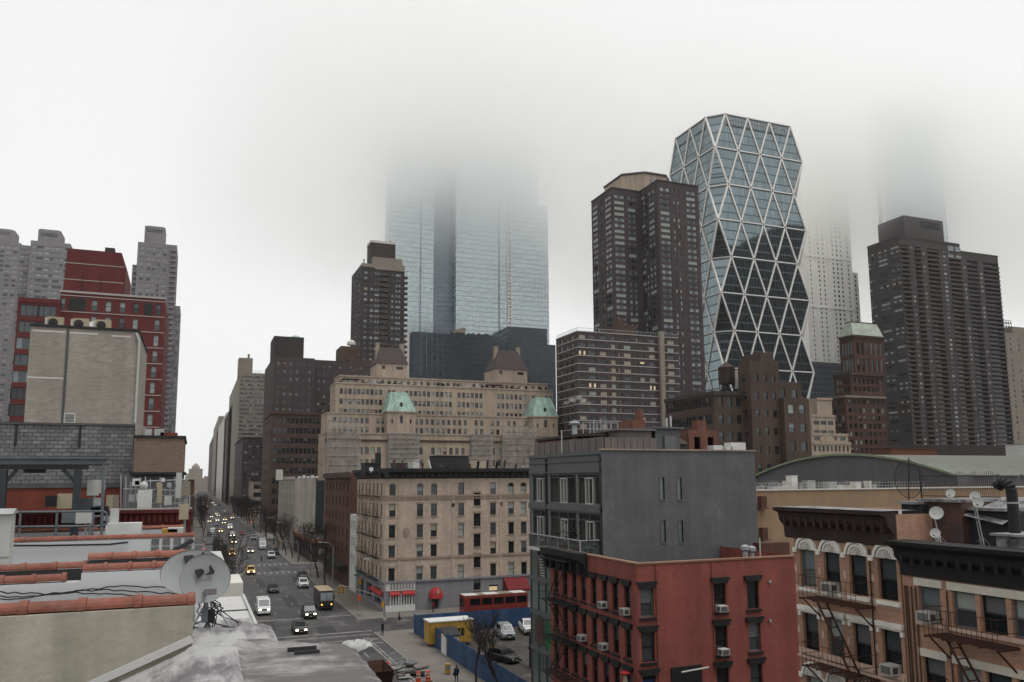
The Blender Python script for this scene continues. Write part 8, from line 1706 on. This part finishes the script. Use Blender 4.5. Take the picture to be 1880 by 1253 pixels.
# ================================================================ lamps, signals, signs, kerbside objects
def signal(root, x, y, z, red=False, rot=0):
    b = MB(); b.box(x - .16, x + .16, y - .13, y + .13, z - 1.0, z); h = b.build('signal_head', 'signal_yellow', root)
    for k in range(3):
        b = MB(); b.lathe([(.11, 0), (.11, .02)], 10); b.v = [(x + p_, y - .132 - r_, z - .18 - k * .32 + q_) for p_, q_, r_ in b.v]; b.build('lens', 'signal_red_on' if red and k == 0 else 'signal_off', h)
        b = MB(); b.box(x - .13, x + .13, y - .32, y - .133, z - .05 - k * .32, z - .03 - k * .32); b.build('visor', 'signal_yellow', h)
def corner_pole():
    base = P(706, 1142, z=.13); t = thing('street_lamp', 'tall grey street lamp with curved arm and signal mast on the corner', 'street lamp', base); X, Y = base.x, base.y
    zt = P(704, 1040, x=X).z; b = MB(); b.tube((X, Y, .13), (X, Y, zt), .14, .09, 10); b.lathe([(.28, 0), (.28, .4), (.16, .6)], 10, (X, Y, .13)); b.build('pole', 'pole_grey', t)
    q = P(676, 1026, y=Y); pts = [(X + (q.x - X) * f, Y, zt + (q.z - zt) * math.sin(f * math.pi / 2)) for f in lin(0, 1, 7)]; b = MB(); b.path(pts, .05, 6); b.build('lamp_arm', 'pole_grey', t); b = MB(); b.box(q.x - .7, q.x + .1, Y - .14, Y + .14, q.z - .1, q.z + .08); b.build('lamp_head', 'galvanised', t)
    z0 = P(702, 1101, x=X).z; q = P(622, 1074, y=Y); b = MB(); b.path([(X + (q.x - X) * f, Y, z0 + (q.z - z0) * (f ** .7)) for f in lin(0, 1, 6)], .06, 6); b.build('mast_arm', 'pole_grey', t)
    for dx in (0, .55): signal(t, q.x + .1 + dx, Y - .05, q.z - .25)
    b = MB(); b.box(X - .45, X - .15, Y - .2, Y + .2, 2.2, 3.0); b.build('signal_box', 'signal_yellow', t)
corner_pole()
base = P(660, 1132, z=.13); t = thing('signal_pole', 'slim grey signal pole across from the tall street lamp', 'traffic light', base); zt = P(660, 1064, x=base.x).z; b = MB(); b.tube(base, (base.x, base.y, zt), .08, .07, 8); b.lathe([(.3, 0), (.25, .5), (.12, .7)], 8, base); b.build('pole', 'pole_grey', t); signal(t, base.x - .05, base.y - .12, zt + .2); b = MB(); b.box(base.x - .35, base.x + .05, base.y - .3, base.y - .1, 2.5, 3.3); b.build('walk_signal', 'orange_plastic', t); b = MB(); q = P(656, 1058, y=base.y); b.box(q.x - .5, q.x + .5, base.y - .04, base.y, q.z, q.z + .28); b.build('street_sign', 'sign_green', t)
for i, (x, y, lb) in enumerate(((24.4, 205, 'signal pole at the crosswalk beyond the step van'), (24.4, 308, 'far signal pole with red light by the trees'), (5.0, 208, 'signal pole on the left kerb at the crosswalk'))):
    t = thing('signal_pole', lb, 'traffic light', (x, y, .13), 'far signal poles'); b = MB(); b.tube((x, y, .13), (x, y, 6.2), .1, .08, 7); b.build('pole', 'pole_grey', t); s = -1 if x > 10 else 1; b = MB(); b.tube((x, y, 5.6), (x + s * 4.5, y, 6.3), .06, n=6); b.build('mast_arm', 'pole_grey', t); signal(t, x + s * 4.4, y - .05, 6.2, i == 1)
for i, (x, y) in enumerate(((24.5, 152), (24.5, 182), (24.5, 232), (24.5, 262), (24.5, 320), (24.5, 355))):
    t = thing('street_lamp', ('street lamp beside the white house', 'street lamp beside the red walk-up', 'street lamp by the corner store', 'street lamp by the beige blank wall', 'fifth street lamp up the right kerb', 'sixth street lamp up the right kerb')[i], 'street lamp', (x, y, .13), 'street lamps along the right kerb'); b = MB(); b.tube((x, y, .13), (x, y, 8.6), .11, .08, 7); b.build('pole', 'pole_grey', t); b = MB(); b.path([(x, y, 8.5), (x - .8, y, 9.2), (x - 2.2, y, 9.4)], .05, 5); b.build('lamp_arm', 'pole_grey', t); b = MB(); b.box(x - 2.8, x - 2.1, y - .14, y + .14, 9.3, 9.45); b.build('lamp_head', 'galvanised', t)
t = thing('blade_banner', 'white vertical banner sign hanging on the red walk-up', 'sign', (27.3, 187, 0)); q0, q1 = P(585, 1008, y=187), P(594, 1034, y=187); b = MB(); b.box(q0.x, q1.x, 186.9, 187, q1.z, q0.z); b.build('banner', 'stone_pale', t); b = MB(); b.box(q0.x, LE + .02, 187.0, 187.06, q0.z - .1, q0.z); b.build('bracket', 'black_metal', t); b = MB(); zm = (q0.z + q1.z) / 2; b.box(q0.x + .2, q1.x - .2, 186.88, 186.899, zm - .5, zm + .4); b.build('printed_mark', 'frame_grey', t)
for x in (LE - 1.2,): pass
q = P(822, 1238, z=.13); t = thing('newspaper_box', 'yellow newspaper box on the sidewalk by the blue fence', 'newspaper box', q); b = MB(); b.box(q.x - .25, q.x + .25, q.y - .22, q.y + .22, .25, 1.2); b.build('cabinet', 'paint_yellow', t); b = MB(); b.box(q.x - .2, q.x + .2, q.y - .235, q.y - .222, .65, 1.1); b.build('window', 'glass_sky', t); b = MB(); b.box(q.x - .1, q.x + .1, q.y - .1, q.y + .1, .13, .25); b.build('pedestal', 'black_metal', t)
for i, (px, py, lb) in enumerate(((768, 1252, 'left orange traffic barrel of the pair at the kerb works'), (786, 1250, 'right orange traffic barrel of the pair at the kerb works'), (712, 1233, 'orange barrel left of the kerb rubble'))):
    q = P(px, py, z=.13); t = thing('traffic_barrel', lb, 'traffic barrel', q, 'orange barrels at the works'); b = MB(); b.lathe([(.30, 0), (.30, .06), (.25, .07), (.25, .33), (.23, .34), (.23, .62), (.21, .63), (.20, .95), (.1, 1.0)], 14, (q.x, q.y, .13)); b.build('drum', 'orange_plastic', t)
    for z in (.4, .7): b = MB(); b.lathe([(.246 - z * .02, 0), (.246 - z * .02, .12)], 14, (q.x, q.y, .13 + z)); b.build('reflective_band', 'frame_white', t)
q = P(745, 1235, z=.13); t = thing('rubble_heap', 'heap of torn paving slabs and boards at the kerb', 'rubble', q); r5 = random.Random(77)
for k in range(22):
    c0 = Vector((q.x + r5.uniform(-2.2, 2.2), q.y + r5.uniform(-3, 4), .13)); s = Vector((r5.uniform(.3, 1.0), r5.uniform(.2, .6), r5.uniform(.08, .3))); b = MB(); b.box(-s.x, s.x, -s.y, s.y, 0, s.z); rt = Matrix.Rotation(r5.uniform(0, 6), 3, 'Z') @ Matrix.Rotation(r5.uniform(-.3, .3), 3, 'X'); b.v = [tuple(rt @ Vector(v) + c0 + Vector((0, 0, r5.uniform(0, .1)))) for v in b.v]; b.build('slab', r5.choice(['concrete', 'sidewalk', 'roof_grey', 'brick_umber']), t)
t = thing('site_barricade', 'leaning steel mesh barricade among the kerb rubble', 'barricade', (q.x - .5, q.y + 2, .13)); b = MB(); o0 = Vector((q.x - 1.4, q.y + 2.4, .15))
for k in range(13): b.tube(o0 + Vector((k * .17, .1 * k, 0)), o0 + Vector((k * .17 + .25, .1 * k + .4, 1.5)), .015, n=4)
for z in (0, .75, 1.5): b.tube(o0 + Vector((z * .17, z * .27, z)), o0 + Vector((2.04 + z * .17, 1.2 + z * .27, z)), .03, n=5)
b.build('mesh_panel', 'galvanised', t)
t = thing('skip_container', 'dark rusty skip below the end of the silver roof', 'skip', P(700, 1250, z=.1)); q = P(694, 1248, z=.1); b = MB(); b.add([(q.x - 1, q.y - 2, .1), (q.x + 1, q.y - 2, .1), (q.x + 1, q.y + 2, .1), (q.x - 1, q.y + 2, .1), (q.x - 1.1, q.y - 2.6, 1.5), (q.x + 1.1, q.y - 2.6, 1.5), (q.x + 1.1, q.y + 2.6, 1.5), (q.x - 1.1, q.y + 2.6, 1.5)], [(3, 2, 1, 0), (0, 1, 5, 4), (1, 2, 6, 5), (2, 3, 7, 6), (3, 0, 4, 7)]); b.build('bin', 'iron_rust', t); b = MB(); b.box(q.x - 1.15, q.x + 1.15, q.y - 2.66, q.y - 2.55, 1.42, 1.54); b.box(q.x - 1.15, q.x - 1.03, q.y - 2.55, q.y + 2.6, 1.42, 1.54); b.build('rim_bar', 'iron_rust', t)
for i, (px, py) in enumerate(((902, 1196), (914, 1200), (934, 1209))):
    q = P(px, py, z=.02); t = thing('traffic_cone', ('left yellow cone in the parking lot', 'middle yellow cone in the parking lot', 'right yellow cone in the parking lot')[i], 'traffic cone', q, 'cones in the lot'); b = MB(); b.lathe([(.19, .04), (.04, .75)], 10, (q.x, q.y, .02)); b.build('cone', 'signal_yellow', t); b = MB(); b.box(q.x - .24, q.x + .24, q.y - .24, q.y + .24, .02, .06); b.build('base', 'signal_yellow', t)
# ================================================================ bare street trees
def tree_meshes(seed, h, spread, dens, thick=.018):
    r = random.Random(seed); tb, cb = MB(), MB()
    def grow(p, d, ln, rad, lev):
        n = 3 if lev < 2 else 2; q = p
        for i in range(n):
            d2 = (d + Vector((r.gauss(0, .12), r.gauss(0, .12), r.gauss(.05, .06)))).normalized(); e = q + d2 * ln / n
            (tb if lev < 3 else cb).tube(q, e, rad * (1 - .25 * i / n), rad * (1 - .25 * (i + 1) / n), 6 if lev < 2 else 3, cap=False); q = e; d = d2
            if lev >= 1 and lev < 5 and i < n - 1 and r.random() < .7: branch(q, d, ln * .6, rad * .5, lev + 1)
        if lev < 5:
            for k in range(dens if lev < 4 else 3): branch(q, d, ln * r.uniform(.55, .8), rad * .62, lev + 1)
    def branch(p, d, ln, rad, lev):
        s = spread * (.7 if lev < 2 else 1); v = Vector((r.uniform(-1, 1), r.uniform(-1, 1), r.uniform(-.15, .7))).normalized(); grow(p, (d + v * s).normalized(), ln, max(rad, .009), lev)
    grow(Vector((0, 0, 0)), Vector((0, 0, 1)), h * .34, h * thick, 0)
    return tb.mesh('trunk', ('bark',)), cb.mesh('crown', ('twig',))
TV = [tree_meshes(s, h, sp, dn) for s, h, sp, dn in ((1, 10, .75, 3), (2, 11.5, .7, 3), (3, 9, .85, 3), (4, 7.5, .8, 3))] + [tree_meshes(8, 11, .5, 2, .011)]
def tree(x, y, v, sc, label, rot=0, group='bare street trees'):
    t = thing('bare_tree', label, 'tree', (x, y, .1), group, rot); t.scale = (sc, sc, sc)
    for nm, me in zip(('trunk', 'crown'), TV[v]): o = link(bpy.data.objects.new(nm, me)); o.parent = t
tree(5.2, 34, 4, 1.25, 'bare tree whose top rises beside the silver roof edge', 1.1); tree(26.6, 77, 3, 1.05, 'bare young tree in front of the fenced parking lot', .4); tree(26.8, 70.5, 2, .8, 'second bare tree by the parking lot near the grey house', 2.2)
rr = random.Random(52)
for i, y in enumerate((128, 142, 158, 173)): tree(4.4 + rr.uniform(-.3, .3), y, rr.randrange(3), rr.uniform(.9, 1.1), ('first bare tree on the left sidewalk past the roofs', 'second bare tree on the left sidewalk past the roofs', 'third bare tree on the left sidewalk past the roofs', 'fourth bare tree on the left sidewalk past the roofs')[i], rr.uniform(0, 6))
for i, y in enumerate((164, 177, 214, 225, 237, 249, 262, 276)): tree(25.4 + rr.uniform(-.4, .4), y, rr.randrange(3), rr.uniform(.85, 1.15), ('bare tree before the red walk-up, nearer one', 'bare tree before the red walk-up, farther one', 'bare tree at the corner store front', 'second bare tree at the corner store', 'third bare tree at the corner store', 'bare tree before the beige blank wall', 'first bare tree past the blank wall', 'second bare tree past the blank wall')[i], rr.uniform(0, 6))
for i in range(26): tree((25.2, 26.2, 4.4)[i % 3] + rr.uniform(-.5, .5), 306 + i * 11, rr.randrange(3), rr.uniform(1.0, 1.3), 'bare tree in the distant line of trees up the avenue', rr.uniform(0, 6), 'distant bare trees up the avenue')
# ================================================================ people
def person(x, y, label, top, legs, face, stride=.25, h=1.75, lean=0, bag=False):
    t = thing('person', label, 'person', (x, y, .13), 'people on the street', face); s = h / 1.75
    V = [(0, 0, .95), (0, lean * .3, 1.15), (0, lean * .7, 1.38), (0, lean, 1.50), (0, lean - .01, 1.60), (0, lean - .01, 1.72)]; E = [(0, 1), (1, 2), (2, 3), (3, 4), (4, 5)]; Rd = [.14, .15, .16, .06, .095, .07]
    for sg in (-1, 1):
        k = len(V); st = stride * sg; V += [(sg * .09, 0, .88), (sg * .1, -st * .45 - .03, .50), (sg * .1, -st + .02, .09), (sg * .1, -st - .14, .03)]; E += [(0, k), (k, k + 1), (k + 1, k + 2), (k + 2, k + 3)]; Rd += [.095, .068, .048, .04]
        k = len(V); V += [(sg * .19, lean * .7, 1.40), (sg * .24, lean * .6 + st * .3, 1.13), (sg * .24, lean * .6 + st * .6 - .1, .90), (sg * .23, lean * .6 + st * .7 - .14, .80)]; E += [(2, k), (k, k + 1), (k + 1, k + 2), (k + 2, k + 3)]; Rd += [.075, .055, .04, .035]
    me = bpy.data.meshes.new('body'); me.from_pydata([(a * s, b_ * s, c0 * s) for a, b_, c0 in V], E, []); o = bpy.data.objects.new('tmp', me); link(o); sk = o.modifiers.new('s', 'SKIN'); ly = me.skin_vertices[0]
    for i, q in enumerate(Rd): ly.data[i].radius = (q * s * (1.0 if i not in (0, 1, 2) else 1.15), q * s * (1.0 if i not in (0, 1, 2) else .8))
    ly.data[0].use_root = True; o.modifiers.new('u', 'SUBSURF').levels = 1
    bpy.context.view_layer.update(); m2 = bpy.data.meshes.new_from_object(o.evaluated_get(bpy.context.evaluated_depsgraph_get())); bpy.data.objects.remove(o)
    m2.materials.clear()
    for q in ('skin', top, legs, 'cloth_black2'): m2.materials.append(M[q])
    for p in m2.polygons:
        c0 = p.center / s; p.material_index = 0 if c0.z > 1.50 else (0 if abs(c0.x) > .17 and c0.z < .86 else (1 if c0.z > .86 else (2 if c0.z > .11 else 3))); p.use_smooth = True
    m2.name = 'body'; b = link(bpy.data.objects.new('body', m2)); b.parent = t
    q = MB(); q.lathe([(.105, 0), (.112, .06), (.09, .12), (.02, .15)], 10, (0, lean * s + .02, 1.635 * s)); q.build('hair', 'hair_dark', t, local=True, smooth=True)
    q = MB(); q.lathe([(.21, .78), (.19, .95), (.185, 1.15), (.2, 1.36), (.10, 1.47)], 10, (0, lean * .5 * s, 0)); q.v = [(a, lean * .5 * s + (b_ - lean * .5 * s) * .72, c0 * s) for a, b_, c0 in q.v]; q.build('coat', top, t, local=True, smooth=True)
    if bag: q = MB(); q.box(.2, .34, -.12, .2, .75, 1.05); q.build('shoulder_bag', 'cloth_black2', t, local=True)
for px, py, lb, tp, lg, fc, st in ((702, 1168, 'person in a long dark coat standing at the kerb corner', 'cloth_black', 'cloth_black', .6, .08), (838, 1256, 'person in dark jacket and jeans walking by the blue fence', 'cloth_navy', 'jeans', 3.0, .2), (733, 1150, 'person with dark top and pale trousers crossing the side street', 'cloth_black', 'cloth_pale', 1.4, .24), (795, 1126, 'person in a red jacket before the round red awning', 'cloth_red', 'cloth_black', 1.6, .1), (455, 992, 'tiny person in red crossing the avenue far up', 'cloth_red', 'cloth_black', 1.6, .25), (480, 1034, 'person in dark clothes standing at the crosswalk', 'cloth_black', 'cloth_navy', 1.6, .2), (1000, 0, '', '', '', 0, 0)):
    if lb: q = P(px, py, z=.05); person(q.x, q.y, lb, tp, lg, fc, st, bag=(px == 838))
# steam drifting off a roof
ms = bpy.data.materials.new('steam_air'); ms.use_nodes = True; tt = ms.node_tree; tt.nodes.clear(); M['steam_air'] = ms; oo = tt.nodes.new('ShaderNodeOutputMaterial'); pp = tt.nodes.new('ShaderNodeVolumePrincipled'); tt.links.new(pp.outputs[0], oo.inputs['Volume']); pp.inputs['Density'].default_value = .22; pp.inputs['Color'].default_value = (1, 1, 1, 1)
b = MB(); c0 = P(1040, 740, y=120)
for dx, dz, r in ((0, 0, .6), (1.1, .5, .8), (2.3, .9, .75), (3.3, .6, .6), (4.2, .1, .5)):
    b.lathe([(.05, -r * .55), (r * .7, -r * .4), (r, 0), (r * .7, r * .4), (.05, r * .55)], 12, (c0.x + dx, 120, c0.z + dz))
o = b.build('steam', 'steam_air', smooth=True); o['kind'] = 'stuff'
